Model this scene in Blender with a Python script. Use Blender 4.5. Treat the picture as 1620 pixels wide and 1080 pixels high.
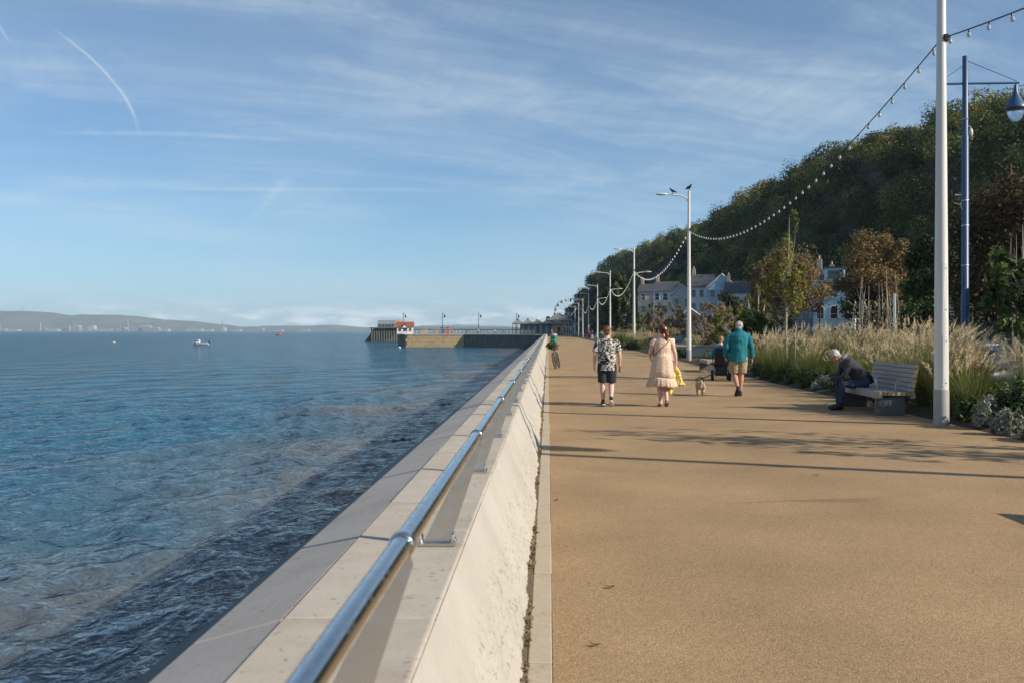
import bpy, bmesh, math, random
import numpy as np
from mathutils import Vector, Matrix, Euler

# ------------------------------------------------------------------ camera, sky, sun, exposure
scene = bpy.context.scene
for o in list(bpy.data.objects):
    bpy.data.objects.remove(o)
col = scene.collection
FPX, CAM_H, VPX, VPY = 1575.0, 1.64, 867.0, 523.0
cam_data = bpy.data.cameras.new('camera')
cam_data.lens = 35.0
cam_data.sensor_width = 36.0
cam_data.shift_x = -(VPX - 810) / 1620
cam_data.shift_y = -(540 - VPY) / 1620
cam_data.clip_start = 0.05
cam_data.clip_end = 40000
cam_data.dof.use_dof = True
cam_data.dof.focus_distance = 21.0
cam_data.dof.aperture_fstop = 5.0
cam = bpy.data.objects.new('camera', cam_data)
col.objects.link(cam)
cam.location = (0, 0, CAM_H)
cam.rotation_euler = (math.radians(90), 0, 0)
scene.camera = cam

SUN_EL = math.radians(28.5)
SUN_AZ = math.atan2(1.0, -0.39)          # clockwise from +Y
to_sun = Vector((math.sin(SUN_AZ) * math.cos(SUN_EL), math.cos(SUN_AZ) * math.cos(SUN_EL), math.sin(SUN_EL)))
sun_data = bpy.data.lights.new('sun', 'SUN')
sun_data.energy = 4.4
sun_data.angle = math.radians(0.53)
sun_data.color = (1.0, 0.90, 0.76)
sun = bpy.data.objects.new('sun', sun_data)
col.objects.link(sun)
sun.rotation_euler = to_sun.to_track_quat('Z', 'Y').to_euler()

world = bpy.data.worlds.new('World')
scene.world = world
world.use_nodes = True
WT = world.node_tree
for n in list(WT.nodes):
    WT.nodes.remove(n)
SKY_STRENGTH = 0.085
def wn(t, **kw):
    n = WT.nodes.new(t)
    for k, v in kw.items():
        setattr(n, k, v)
    return n
def wm(op, a, b=None, c=None, clamp=False):
    n = wn('ShaderNodeMath', operation=op, use_clamp=clamp)
    for i, v in enumerate((a, b, c)):
        if v is None:
            continue
        if isinstance(v, (int, float)):
            n.inputs[i].default_value = v
        else:
            WT.links.new(v, n.inputs[i])
    return n.outputs[0]
def wmap(v, f0, f1, t0=0.0, t1=1.0):
    n = wn('ShaderNodeMapRange', interpolation_type='SMOOTHSTEP')
    WT.links.new(v, n.inputs[0])
    for i, q in enumerate((f0, f1, t0, t1)):
        n.inputs[i + 1].default_value = q
    return n.outputs[0]
def wxyz(x, y, z):
    n = wn('ShaderNodeCombineXYZ')
    for i, v in enumerate((x, y, z)):
        if isinstance(v, (int, float)):
            n.inputs[i].default_value = v
        else:
            WT.links.new(v, n.inputs[i])
    return n.outputs[0]
def wnoise(vec, scale, detail=5, rough=0.55, dist=0.0):
    n = wn('ShaderNodeTexNoise')
    WT.links.new(vec, n.inputs['Vector'])
    n.inputs['Scale'].default_value = scale
    n.inputs['Detail'].default_value = detail
    n.inputs['Roughness'].default_value = rough
    n.inputs['Distortion'].default_value = dist
    return n.outputs['Fac']
sky = wn('ShaderNodeTexSky', sky_type='NISHITA')
sky.sun_disc = False
sky.sun_elevation = SUN_EL
sky.sun_rotation = SUN_AZ
sky.air_density = 0.75
sky.dust_density = 0.3
sky.ozone_density = 2.2
hsv = wn('ShaderNodeHueSaturation')
hsv.inputs['Saturation'].default_value = 0.99
WT.links.new(sky.outputs[0], hsv.inputs['Color'])
grade = wn('ShaderNodeMixRGB', blend_type='MULTIPLY')
grade.inputs[0].default_value = 1.0
WT.links.new(hsv.outputs[0], grade.inputs[1])
grade.inputs[2].default_value = (0.60, 0.85, 0.965, 1)
tc = wn('ShaderNodeTexCoord')
sp = wn('ShaderNodeSeparateXYZ')
WT.links.new(tc.outputs['Generated'], sp.inputs[0])
dx, dy, dz = sp.outputs
el = wm('MAXIMUM', dz, 0.0)
den = wm('ADD', el, 0.16)
u = wm('DIVIDE', dx, den)
v = wm('DIVIDE', dy, den)
# high cirrus in long thin streaks on a flat layer
rot_u = wm('ADD', wm('MULTIPLY', u, 0.93), wm('MULTIPLY', v, 0.36))
rot_v = wm('SUBTRACT', wm('MULTIPLY', v, 0.93), wm('MULTIPLY', u, 0.36))
warp = wnoise(wxyz(u, v, 0.0), 0.9, 3)
streak = wnoise(wxyz(wm('ADD', wm('MULTIPLY', rot_u, 0.55), wm('MULTIPLY', warp, 1.0)), wm('MULTIPLY', rot_v, 1.7), 3.1), 1.5, 9, 0.66, 0.35)
veil = wnoise(wxyz(u, v, 8.7), 0.62, 4, 0.5)
ripple = wnoise(wxyz(wm('MULTIPLY', rot_v, 3.0), wm('MULTIPLY', rot_u, 16.0), 1.3), 1.2, 6, 0.6, 0.5)
cir = wm('MULTIPLY', wmap(streak, 0.38, 0.76), wmap(veil, 0.27, 0.56))
cir = wm('MULTIPLY', cir, wmap(ripple, 0.15, 0.75, 0.55, 1.0))
cir = wm('MULTIPLY', cir, wmap(el, 0.02, 0.16, 0.35, 1.0))
thin = wm('MULTIPLY', wmap(veil, 0.3, 0.7), 0.17)
cir = wm('ADD', wm('MULTIPLY', cir, 0.44), thin)
cir = wm('ADD', cir, wmap(el, 0.0, 0.20, 0.17, 0.0))
# vapour trails: thin lines high up, given by their bearing and height
fy = wm('MAXIMUM', dy, 0.05)
br = wm('DIVIDE', dx, fy)
ht = wm('DIVIDE', dz, fy)
front = wmap(dy, 0.1, 0.3)
def trail(axis, other, coef, width, lo, hi, soft, amount):
    f = wm('ADD', wm('ADD', wm('MULTIPLY', wm('MULTIPLY', axis, axis), coef[0]), wm('MULTIPLY', axis, coef[1])), coef[2])
    wob = wm('MULTIPLY', wm('SUBTRACT', wnoise(wxyz(br, ht, 2.0), 24.0, 3), 0.5), width * 1.6)
    d = wm('DIVIDE', wm('ADD', wm('SUBTRACT', other, f), wob), width)
    g = wm('POWER', 2.718, wm('MULTIPLY', wm('MULTIPLY', d, d), -1.0))
    g = wm('MULTIPLY', g, wmap(axis, lo, lo + soft))
    g = wm('MULTIPLY', g, wmap(axis, hi - soft, hi, 1.0, 0.0))
    g = wm('MULTIPLY', g, wmap(wnoise(wxyz(br, ht, 5.0), 60.0, 4), 0.3, 0.6, 0.45, 1.0))
    return wm('MULTIPLY', wm('MULTIPLY', g, front), amount)
c1 = np.polyfit([.199, .257, .307], [-.411, -.4425, -.503], 2)
c2 = np.polyfit([-.48, -.36, -.23], [.1985, .1965, .189], 2)
tr = trail(ht, br, c1, 0.0017, .19, .312, .03, 0.40)
tr = wm('ADD', tr, trail(br, ht, c2, 0.0022, -.53, -.22, .09, 0.22))
tr = wm('ADD', tr, trail(br, ht, (0, -0.004, .1405), 0.0016, -.42, -.08, .08, 0.16))
tr = wm('ADD', tr, trail(ht, br, (0, -.60, -.3675), 0.0016, .288, .318, .008, 0.35))
tr = wm('ADD', tr, trail(ht, br, (0, 0.85, -.392), 0.006, .10, .165, .02, 0.16))
# low bank of small cumulus far away
az = wm('ARCTAN2', dx, dy)
cu_n = wnoise(wxyz(wm('MULTIPLY', az, 9.0), wm('MULTIPLY', dz, 38.0), 0.4), 2.2, 7, 0.58)
cu_h = wm('MULTIPLY', wmap(dz, -0.002, 0.006), wmap(dz, 0.010, 0.034, 1.0, 0.0))
cu = wm('MULTIPLY', wmap(cu_n, 0.44, 0.62), cu_h)
cu = wm('MULTIPLY', cu, 0.6)
mix1 = wn('ShaderNodeMixRGB', blend_type='MIX')
WT.links.new(wm('MINIMUM', wm('ADD', cir, tr), 0.85), mix1.inputs[0])
WT.links.new(grade.outputs[0], mix1.inputs[1])
mix1.inputs[2].default_value = (5.6, 6.5, 7.0, 1)
mix2 = wn('ShaderNodeMixRGB', blend_type='MIX')
WT.links.new(cu, mix2.inputs[0])
WT.links.new(mix1.outputs[0], mix2.inputs[1])
mix2.inputs[2].default_value = (10.0, 10.4, 10.6, 1)
bg = wn('ShaderNodeBackground')
bg.inputs['Strength'].default_value = SKY_STRENGTH
WT.links.new(mix2.outputs[0], bg.inputs['Color'])
wo = wn('ShaderNodeOutputWorld')
WT.links.new(bg.outputs[0], wo.inputs['Surface'])

scene.view_settings.view_transform = 'Standard'
scene.view_settings.look = 'None'
scene.view_settings.gamma = 1.0
scene.view_settings.use_curve_mapping = False
scene.view_settings.exposure = 0.55
scene.render.engine = 'CYCLES'
scene.cycles.use_denoising = True
try:
    scene.cycles.denoiser = 'OPENIMAGEDENOISE'
except Exception:
    pass
scene.cycles.use_adaptive_sampling = True
scene.cycles.adaptive_threshold = 0.01
scene.cycles.max_bounces = 7
scene.cycles.diffuse_bounces = 3
scene.cycles.glossy_bounces = 3
scene.cycles.transmission_bounces = 5
scene.cycles.transparent_max_bounces = 8
scene.cycles.volume_bounces = 0
scene.cycles.caustics_reflective = False
scene.cycles.caustics_refractive = False
scene.cycles.sample_clamp_indirect = 8.0

# ------------------------------------------------------------------ helpers
RNG = random.Random(11)
NR = np.random.default_rng(5)
def XW(px, Y): return (px - VPX) / FPX * Y           # where a sight line at bearing px meets depth Y
def ZW(py, Y): return CAM_H - (py - VPY) / FPX * Y
def W(px, py, Y): return Vector((XW(px, Y), Y, ZW(py, Y)))

MATS = {}
def material(name, color, rough=0.7, metal=0.0, spec=0.4, vary=None, bump=None, scale=None, leaf=0.0, tint=None, coat=0.0, coords='Object'):
    """vary=(noise scale, amount, second colour); bump=(noise scale, strength, distance); tint = ramp over the mesh attribute"""
    if name in MATS:
        return MATS[name]
    m = bpy.data.materials.new(name)
    m.use_nodes = True
    nt = m.node_tree
    b = nt.nodes['Principled BSDF']
    b.inputs['Roughness'].default_value = rough
    b.inputs['Metallic'].default_value = metal
    b.inputs['Specular IOR Level'].default_value = spec
    b.inputs['Coat Weight'].default_value = coat
    b.inputs['Base Color'].default_value = (*color, 1)
    c = nt.nodes.new('ShaderNodeTexCoord')
    out_col = None
    if tint:
        at = nt.nodes.new('ShaderNodeAttribute')
        at.attribute_name = 'tint'
        r = nt.nodes.new('ShaderNodeValToRGB')
        el_ = r.color_ramp.elements
        el_[0].position, el_[0].color = tint[0][0], (*tint[0][1], 1)
        el_[1].position, el_[1].color = tint[-1][0], (*tint[-1][1], 1)
        for p, q in tint[1:-1]:
            e = el_.new(p)
            e.color = (*q, 1)
        nt.links.new(at.outputs['Fac'], r.inputs[0])
        out_col = r.outputs[0]
    if vary:
        n = nt.nodes.new('ShaderNodeTexNoise')
        n.inputs['Scale'].default_value = vary[0]
        n.inputs['Detail'].default_value = 6
        n.inputs['Roughness'].default_value = 0.62
        nt.links.new(c.outputs[coords], n.inputs['Vector'])
        mr = nt.nodes.new('ShaderNodeMapRange')
        mr.inputs[1].default_value, mr.inputs[2].default_value = 0.32, 0.68
        mr.inputs[3].default_value, mr.inputs[4].default_value = 0.0, vary[1]
        nt.links.new(n.outputs['Fac'], mr.inputs[0])
        mx = nt.nodes.new('ShaderNodeMixRGB')
        nt.links.new(mr.outputs[0], mx.inputs[0])
        if out_col:
            nt.links.new(out_col, mx.inputs[1])
        else:
            mx.inputs[1].default_value = (*color, 1)
        mx.inputs[2].default_value = (*vary[2], 1)
        out_col = mx.outputs[0]
    if out_col:
        nt.links.new(out_col, b.inputs['Base Color'])
    if bump:
        n = nt.nodes.new('ShaderNodeTexNoise')
        n.inputs['Scale'].default_value = bump[0]
        n.inputs['Detail'].default_value = 5
        nt.links.new(c.outputs[coords], n.inputs['Vector'])
        bp = nt.nodes.new('ShaderNodeBump')
        bp.inputs['Strength'].default_value = bump[1]
        bp.inputs['Distance'].default_value = bump[2]
        nt.links.new(n.outputs['Fac'], bp.inputs['Height'])
        nt.links.new(bp.outputs[0], b.inputs['Normal'])
    if leaf:
        tl = nt.nodes.new('ShaderNodeBsdfTranslucent')
        if out_col:
            nt.links.new(out_col, tl.inputs['Color'])
        else:
            tl.inputs['Color'].default_value = (*color, 1)
        ms = nt.nodes.new('ShaderNodeMixShader')
        ms.inputs[0].default_value = leaf
        nt.links.new(b.outputs[0], ms.inputs[1])
        nt.links.new(tl.outputs[0], ms.inputs[2])
        nt.links.new(ms.outputs[0], nt.nodes['Material Output'].inputs['Surface'])
    MATS[name] = m
    return m

def tag(o, label=None, cat=None, group=None, kind=None):
    if label: o['label'] = label
    if cat: o['category'] = cat
    if group: o['group'] = group
    if kind: o['kind'] = kind
    return o
def empty(name, loc=(0, 0, 0), rz=0.0, label=None, cat=None, group=None, scale=1.0):
    o = bpy.data.objects.new(name, None)
    o.empty_display_size = 0.2
    col.objects.link(o)
    o.location = loc
    o.rotation_euler = (0, 0, rz)
    o.scale = (scale,) * 3
    return tag(o, label, cat, group)
def link_mesh(name, me, mat=None, parent=None):
    o = bpy.data.objects.new(name, me)
    col.objects.link(o)
    if mat is not None and not me.materials:
        me.materials.append(mat)
    if parent is not None:
        o.parent = parent
    return o
def copy_tree(o, parent=None, loc=None, rz=None, label=None, scale=None):
    c = o.copy()
    col.objects.link(c)
    c.parent = parent
    if loc is not None: c.location = loc
    if rz is not None: c.rotation_euler = (0, 0, rz)
    if label: c['label'] = label
    if scale is not None: c.scale = (scale,) * 3 if isinstance(scale, (int, float)) else scale
    for ch in list(o.children):
        copy_tree(ch, c)
    return c
def np_mesh(name, verts, quads, tint=None, smooth=False):
    me = bpy.data.meshes.new(name)
    verts = np.asarray(verts, dtype=np.float32)
    quads = np.asarray(quads, dtype=np.int32)
    k = quads.shape[1]
    me.vertices.add(len(verts))
    me.vertices.foreach_set('co', verts.ravel())
    me.loops.add(quads.size)
    me.loops.foreach_set('vertex_index', quads.ravel())
    me.polygons.add(len(quads))
    me.polygons.foreach_set('loop_start', np.arange(0, quads.size, k, dtype=np.int32))
    me.polygons.foreach_set('loop_total', np.full(len(quads), k, dtype=np.int32))
    if smooth:
        me.polygons.foreach_set('use_smooth', np.ones(len(quads), dtype=bool))
    me.update(calc_edges=True)
    if tint is not None:
        a = me.attributes.new('tint', 'FLOAT', 'FACE')
        a.data.foreach_set('value', np.asarray(tint, dtype=np.float32))
    return me

class MB:
    """collects shapes that become ONE mesh object"""
    def __init__(self):
        self.v, self.f = [], []
    def add(self, vs, fs):
        b = len(self.v)
        self.v += [Vector(p) for p in vs]
        self.f += [tuple(b + i for i in q) for q in fs]
        return self
    def box(self, c, s, rot=None):
        c = Vector(c)
        M = rot.to_matrix() if isinstance(rot, Euler) else (Matrix.Rotation(rot, 3, 'Z') if rot else None)
        vs = []
        for x in (-.5, .5):
            for y in (-.5, .5):
                for z in (-.5, .5):
                    p = Vector((x * s[0], y * s[1], z * s[2]))
                    vs.append(c + (M @ p if M else p))
        return self.add(vs, [(0, 1, 3, 2), (4, 6, 7, 5), (0, 4, 5, 1), (2, 3, 7, 6), (0, 2, 6, 4), (1, 5, 7, 3)])
    def span(self, a, b):
        a, b = Vector(a), Vector(b)
        return self.box((a + b) / 2, b - a)
    def loft(self, pts, rx, ry=None, n=12, lateral=(1, 0, 0), caps=True):
        pts = [Vector(p) for p in pts]
        m = len(pts)
        if not isinstance(rx, (list, tuple)): rx = [rx] * m
        if ry is None: ry = rx
        if not isinstance(ry, (list, tuple)): ry = [ry] * m
        vs = []
        lat0 = Vector(lateral)
        for i, p in enumerate(pts):
            t = (pts[min(i + 1, m - 1)] - pts[max(i - 1, 0)])
            t = t.normalized() if t.length > 1e-9 else Vector((0, 0, 1))
            lat = lat0 - t * lat0.dot(t)
            if lat.length < 1e-3:
                lat = Vector((0, 1, 0)) - t * t.y
                if lat.length < 1e-3: lat = Vector((0, 0, 1)) - t * t.z
            lat.normalize()
            dep = t.cross(lat)
            for k in range(n):
                a = 2 * math.pi * k / n
                vs.append(p + lat * (rx[i] * math.cos(a)) + dep * (ry[i] * math.sin(a)))
        fs = []
        for i in range(m - 1):
            for k in range(n):
                fs.append((i * n + k, i * n + (k + 1) % n, (i + 1) * n + (k + 1) % n, (i + 1) * n + k))
        if caps:
            fs.append(tuple(reversed(range(n))))
            fs.append(tuple((m - 1) * n + k for k in range(n)))
        return self.add(vs, fs)
    tube = loft
    def ell(self, c, r, n=14, m=9, rot=None):
        c = Vector(c)
        r = r if isinstance(r, (list, tuple)) else (r, r, r)
        M = rot.to_matrix() if rot else None
        vs, fs = [], []
        for i in range(m + 1):
            th = math.pi * i / m
            th = min(max(th, 0.02), math.pi - 0.02)
            for k in range(n):
                a = 2 * math.pi * k / n
                p = Vector((r[0] * math.sin(th) * math.cos(a), r[1] * math.sin(th) * math.sin(a), r[2] * math.cos(th)))
                vs.append(c + (M @ p if M else p))
        for i in range(m):
            for k in range(n):
                fs.append((i * n + k, (i + 1) * n + k, (i + 1) * n + (k + 1) % n, i * n + (k + 1) % n))
        fs.append(tuple(range(n)))
        fs.append(tuple(reversed([m * n + k for k in range(n)])))
        return self.add(vs, fs)
    def lathe(self, prof, c=(0, 0, 0), n=16, caps=True):
        c = Vector(c)
        vs, fs = [], []
        for r, z in prof:
            for k in range(n):
                a = 2 * math.pi * k / n
                vs.append(c + Vector((r * math.cos(a), r * math.sin(a), z)))
        for i in range(len(prof) - 1):
            for k in range(n):
                fs.append((i * n + k, i * n + (k + 1) % n, (i + 1) * n + (k + 1) % n, (i + 1) * n + k))
        if caps:
            fs.append(tuple(reversed(range(n))))
            fs.append(tuple((len(prof) - 1) * n + k for k in range(n)))
        return self.add(vs, fs)
    def prism(self, poly, axis, a, b):
        """poly of 2-D points in the plane across `axis`, from a to b"""
        def at(p, t):
            return {'x': (t, p[0], p[1]), 'y': (p[0], t, p[1]), 'z': (p[0], p[1], t)}[axis]
        n = len(poly)
        vs = [at(p, a) for p in poly] + [at(p, b) for p in poly]
        fs = [(i, (i + 1) % n, n + (i + 1) % n, n + i) for i in range(n)]
        fs += [tuple(reversed(range(n))), tuple(range(n, 2 * n))]
        return self.add(vs, fs)
    def mesh(self, name='mesh', smooth=False):
        me = bpy.data.meshes.new(name)
        me.from_pydata([tuple(p) for p in self.v], [], self.f)
        bm = bmesh.new()
        bm.from_mesh(me)
        bmesh.ops.recalc_face_normals(bm, faces=bm.faces)
        bm.to_mesh(me)
        bm.free()
        if smooth:
            me.shade_smooth()
        return me
    def build(self, name, mat, parent=None, smooth=False, bevel=0.0, seg=2):
        o = link_mesh(name, self.mesh(name), mat, parent)
        if bevel:
            md = o.modifiers.new('bevel', 'BEVEL')
            md.width, md.segments, md.limit_method = bevel, seg, 'ANGLE'
        if smooth:
            try:
                o.data.shade_smooth()
                if smooth == 'auto':
                    o.data.set_sharp_from_angle(angle=math.radians(40))
            except Exception:
                pass
        return o
    def solid(self, name, mat, parent=None, voxel=0.009, smooth=4, wobble=0.0, wscale=9.0):
        """fuse everything collected into one continuous skin"""
        me = self.mesh(name)
        t = bpy.data.objects.new('tmp', me)
        ws = bpy.data.scenes.get('workbench') or bpy.data.scenes.new('workbench')
        ws.collection.objects.link(t)
        md = t.modifiers.new('r', 'REMESH')
        md.mode, md.voxel_size = 'VOXEL', voxel
        if smooth:
            s = t.modifiers.new('s', 'SMOOTH')
            s.factor, s.iterations = 0.5, smooth
        with bpy.context.temp_override(scene=ws, view_layer=ws.view_layers[0]):
            dg = bpy.context.evaluated_depsgraph_get()
            out = bpy.data.meshes.new_from_object(t.evaluated_get(dg))
        bpy.data.objects.remove(t)
        bpy.data.meshes.remove(me)
        if wobble:
            nv = len(out.vertices)
            co = np.empty(nv * 3, np.float32); out.vertices.foreach_get('co', co); co = co.reshape(-1, 3)
            no = np.empty(nv * 3, np.float32); out.vertex_normals.foreach_get('vector', no); no = no.reshape(-1, 3)
            f = wscale * 2.2
            q = grid_noise(co[:, 0] + .35 * co[:, 1], co[:, 2] * .5 + .6 * co[:, 1], nv % 97, 3, f)
            q = q + .5 * grid_noise(co[:, 1] + .5 * co[:, 0], co[:, 2], nv % 89, 2, f * 1.7)
            out.vertices.foreach_set('co', (co + no * (q * wobble * .8)[:, None]).astype(np.float32).ravel())
            out.update()
        out.shade_smooth()
        out.name = name
        out.materials.clear()
        return link_mesh(name, out, mat, parent)

def grid_noise(x, y, seed=0, octs=4, f0=1.0, gain=0.5):
    """cheap smooth noise from summed rotated sines (vectorised)"""
    r = np.random.default_rng(seed)
    out = np.zeros(np.broadcast(x, y).shape)
    amp, tot = 1.0, 0.0
    f = f0
    for o in range(octs):
        for k in range(4):
            a, ph, ph2 = r.uniform(0, 2 * np.pi, 3)
            q = x * np.cos(a) + y * np.sin(a)
            out = out + amp * np.sin(q * f * r.uniform(.8, 1.25) + ph + 1.3 * np.sin((y * np.cos(a) - x * np.sin(a)) * f * .6 + ph2))
        tot += amp * 4 * 0.5
        amp *= gain
        f *= 2.03
    return out / tot

def leaf_quads(cent, size, rng, elong=1.7, flat=0.0, outward=None, facing=None, jitter=.55):
    """one diamond per centre, random way round or roughly facing a direction"""
    n = len(cent)
    if facing is not None:
        nn = facing + rng.normal(0, jitter, (n, 3))
        nn /= np.linalg.norm(nn, axis=1)[:, None] + 1e-9
        d = rng.normal(size=(n, 3)); d -= nn * np.sum(nn * d, axis=1)[:, None]
        d /= np.linalg.norm(d, axis=1)[:, None] + 1e-9
        e = np.cross(nn, d)
        s = size * rng.uniform(0.6, 1.35, size=(n, 1))
        a, b = d * s * elong / 2, e * s / 2
        v = np.stack([cent - a, cent + b - nn * s * .12, cent + a, cent - b - nn * s * .12], axis=1).reshape(-1, 3)
        return v, np.arange(4 * n).reshape(n, 4)
    d = rng.normal(size=(n, 3))
    if outward is not None:
        d = d * 0.8 + outward
    d[:, 2] *= (1 - flat)
    d /= np.linalg.norm(d, axis=1)[:, None] + 1e-9
    e = rng.normal(size=(n, 3))
    e -= d * np.sum(d * e, axis=1)[:, None]
    e /= np.linalg.norm(e, axis=1)[:, None] + 1e-9
    s = size * rng.uniform(0.6, 1.35, size=(n, 1))
    a, b = d * s * elong / 2, e * s / 2
    nrm = np.cross(d, e) * s * 0.16
    v = np.stack([cent - a, cent + b + nrm, cent + a, cent - b + nrm], axis=1).reshape(-1, 3)
    q = np.arange(4 * n).reshape(n, 4)
    return v, q
# ------------------------------------------------------------------ the setting
SEA_Z = -3.5
def axis_steps(start, fine, n_fine, growth, end):
    xs = [start + fine * i for i in range(n_fine)]
    s = fine
    while xs[-1] < end:
        s *= growth
        xs.append(xs[-1] + s)
    return np.array(xs)

def sea_material():
    m = bpy.data.materials.new('sea_water')
    m.use_nodes = True
    nt = m.node_tree
    L = nt.links.new
    b = nt.nodes['Principled BSDF']
    tcn = nt.nodes.new('ShaderNodeTexCoord')
    sx = nt.nodes.new('ShaderNodeSeparateXYZ')
    L(tcn.outputs['Object'], sx.inputs[0])
    n1 = nt.nodes.new('ShaderNodeTexNoise')
    n1.inputs['Scale'].default_value = 0.06
    n1.inputs['Detail'].default_value = 5
    L(tcn.outputs['Object'], n1.inputs['Vector'])
    ad = nt.nodes.new('ShaderNodeMath'); ad.operation = 'MULTIPLY_ADD'
    L(n1.outputs['Fac'], ad.inputs[0]); ad.inputs[1].default_value = 26; L(sx.outputs[0], ad.inputs[2])
    mr = nt.nodes.new('ShaderNodeMapRange'); mr.interpolation_type = 'SMOOTHSTEP'
    L(ad.outputs[0], mr.inputs[0])
    mr.inputs[1].default_value, mr.inputs[2].default_value = -9.0, 15.0
    mx = nt.nodes.new('ShaderNodeMixRGB')
    L(mr.outputs[0], mx.inputs[0])
    mx.inputs[1].default_value = (0.011, 0.088, 0.148, 1)
    mx.inputs[2].default_value = (0.155, 0.108, 0.060, 1)
    # chop at two sizes
    # crests lie along the shore: every layer is drawn out that way
    prev = None
    for sc, stretch, turn, det, dist_, depth, st in ((.085, .22, .2, 3, .3, 3.4, .8), (.26, .20, .20, 2, .3, 1.3, .8), (.75, .32, .10, 1.5, .3, .52, .85), (1.8, .55, -.25, 1.2, .4, .27, .9), (4.2, .75, .2, 1.0, .5, .11, .9), (10.0, .9, .1, 1, .3, .022, .8)):
        mp = nt.nodes.new('ShaderNodeMapping')
        mp.vector_type = 'TEXTURE'
        mp.inputs['Rotation'].default_value = (0, 0, turn)
        mp.inputs['Scale'].default_value = (1.0, 1.0 / stretch, 1.0)
        L(tcn.outputs['Object'], mp.inputs['Vector'])
        n = nt.nodes.new('ShaderNodeTexNoise')
        n.inputs['Scale'].default_value = sc
        n.inputs['Detail'].default_value = det
        n.inputs['Distortion'].default_value = dist_
        L(mp.outputs[0], n.inputs['Vector'])
        bp = nt.nodes.new('ShaderNodeBump')
        bp.inputs['Strength'].default_value = st
        bp.inputs['Distance'].default_value = depth
        L(n.outputs['Fac'], bp.inputs['Height'])
        if prev: L(prev, bp.inputs['Normal'])
        prev = bp.outputs[0]
    nt.nodes.remove(b)
    df = nt.nodes.new('ShaderNodeBsdfDiffuse'); L(mx.outputs[0], df.inputs['Color']); L(prev, df.inputs['Normal'])
    gl = nt.nodes.new('ShaderNodeBsdfGlossy'); gl.inputs['Roughness'].default_value = .06; L(prev, gl.inputs['Normal'])
    fr = nt.nodes.new('ShaderNodeFresnel'); fr.inputs['IOR'].default_value = 1.42; L(prev, fr.inputs['Normal'])
    dv = nt.nodes.new('ShaderNodeMath'); dv.operation = 'MULTIPLY_ADD'; L(fr.outputs[0], dv.inputs[0]); dv.inputs[1].default_value = 1.3; dv.inputs[2].default_value = .52
    mi = nt.nodes.new('ShaderNodeMath'); mi.operation = 'DIVIDE'; L(fr.outputs[0], mi.inputs[0]); L(dv.outputs[0], mi.inputs[1])
    ms = nt.nodes.new('ShaderNodeMixShader'); L(mi.outputs[0], ms.inputs[0]); L(df.outputs[0], ms.inputs[1]); L(gl.outputs[0], ms.inputs[2])
    L(ms.outputs[0], nt.nodes['Material Output'].inputs['Surface'])
    return m

gx = -axis_steps(-2.0, 0.21, 210, 1.022, 15000)[::-1]
gy = axis_steps(4.0, 0.21, 260, 1.022, 15000)
gy = np.concatenate([[-300, -60, -20, -6, 0, 2.5], gy])
GX, GY = np.meshgrid(gx, gy)
sp_x = np.gradient(gx)[None, :] * np.ones_like(GX)
sp_y = np.gradient(gy)[:, None] * np.ones_like(GX)
spc = np.maximum(np.abs(sp_x), np.abs(sp_y))
Z = np.zeros_like(GX)
wr = np.random.default_rng(3)
for lam, amp, spread, cnt in ((6.5, .030, .35, 3), (3.6, .030, .5, 5), (2.0, .026, .9, 7), (1.15, .022, 1.4, 9), (.85, .012, 1.6, 8), (10.5, .055, .6, 5)):
    for k in range(cnt):
        a = wr.normal(-.28, spread)
        l = lam * wr.uniform(.75, 1.3)
        q = (GX * math.cos(a) + GY * math.sin(a)) * 2 * np.pi / l + wr.uniform(0, 6.3)
        q = q + 0.8 * grid_noise(GX, GY, int(lam * 100) + k, 2, .25)
        fade = np.clip((l / spc - 3.0) / 3.0, 0, 1)
        s = np.sin(q)
        Z += amp / math.sqrt(cnt) * 1.35 * fade * (s + 0.35 * (s * s - .5))
shore = np.exp(-((GX + 7) / 9.0) ** 2)
for lam_, a_, ph_, am_ in ((5.6, -.26, .6, .075), (4.1, -.34, 2.2, .05)):
    q = (GX * math.cos(a_) + GY * math.sin(a_)) * 2 * np.pi / lam_ + ph_ + 1.1 * grid_noise(GX, GY, int(lam_ * 31), 2, .16)
    s_ = (.5 + .5 * np.sin(q)) ** 3
    env = np.exp(-((GX + 13) / 7.0) ** 2) * (.35 + .65 * np.clip(.5 + grid_noise(GX, GY, int(lam_ * 57), 2, .10), 0, 1)) * np.clip((lam_ / spc - 3) / 3, 0, 1)
    Z += am_ * 2.4 * env * (s_ - .3)
Z *= (0.85 + 0.5 * np.exp(-((GX + 14) / 12.0) ** 2)) * (0.8 + .35 * grid_noise(GX, GY, 77, 2, .12))
V = np.stack([GX, GY, SEA_Z + Z], -1).reshape(-1, 3)
ny, nx = GX.shape
idx = np.arange(nx * ny).reshape(ny, nx)
Q = np.stack([idx[:-1, :-1], idx[:-1, 1:], idx[1:, 1:], idx[1:, :-1]], -1).reshape(-1, 4)
sea = link_mesh('sea', np_mesh('sea', V, Q, smooth=True), sea_material())
tag(sea, kind='structure')

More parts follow.
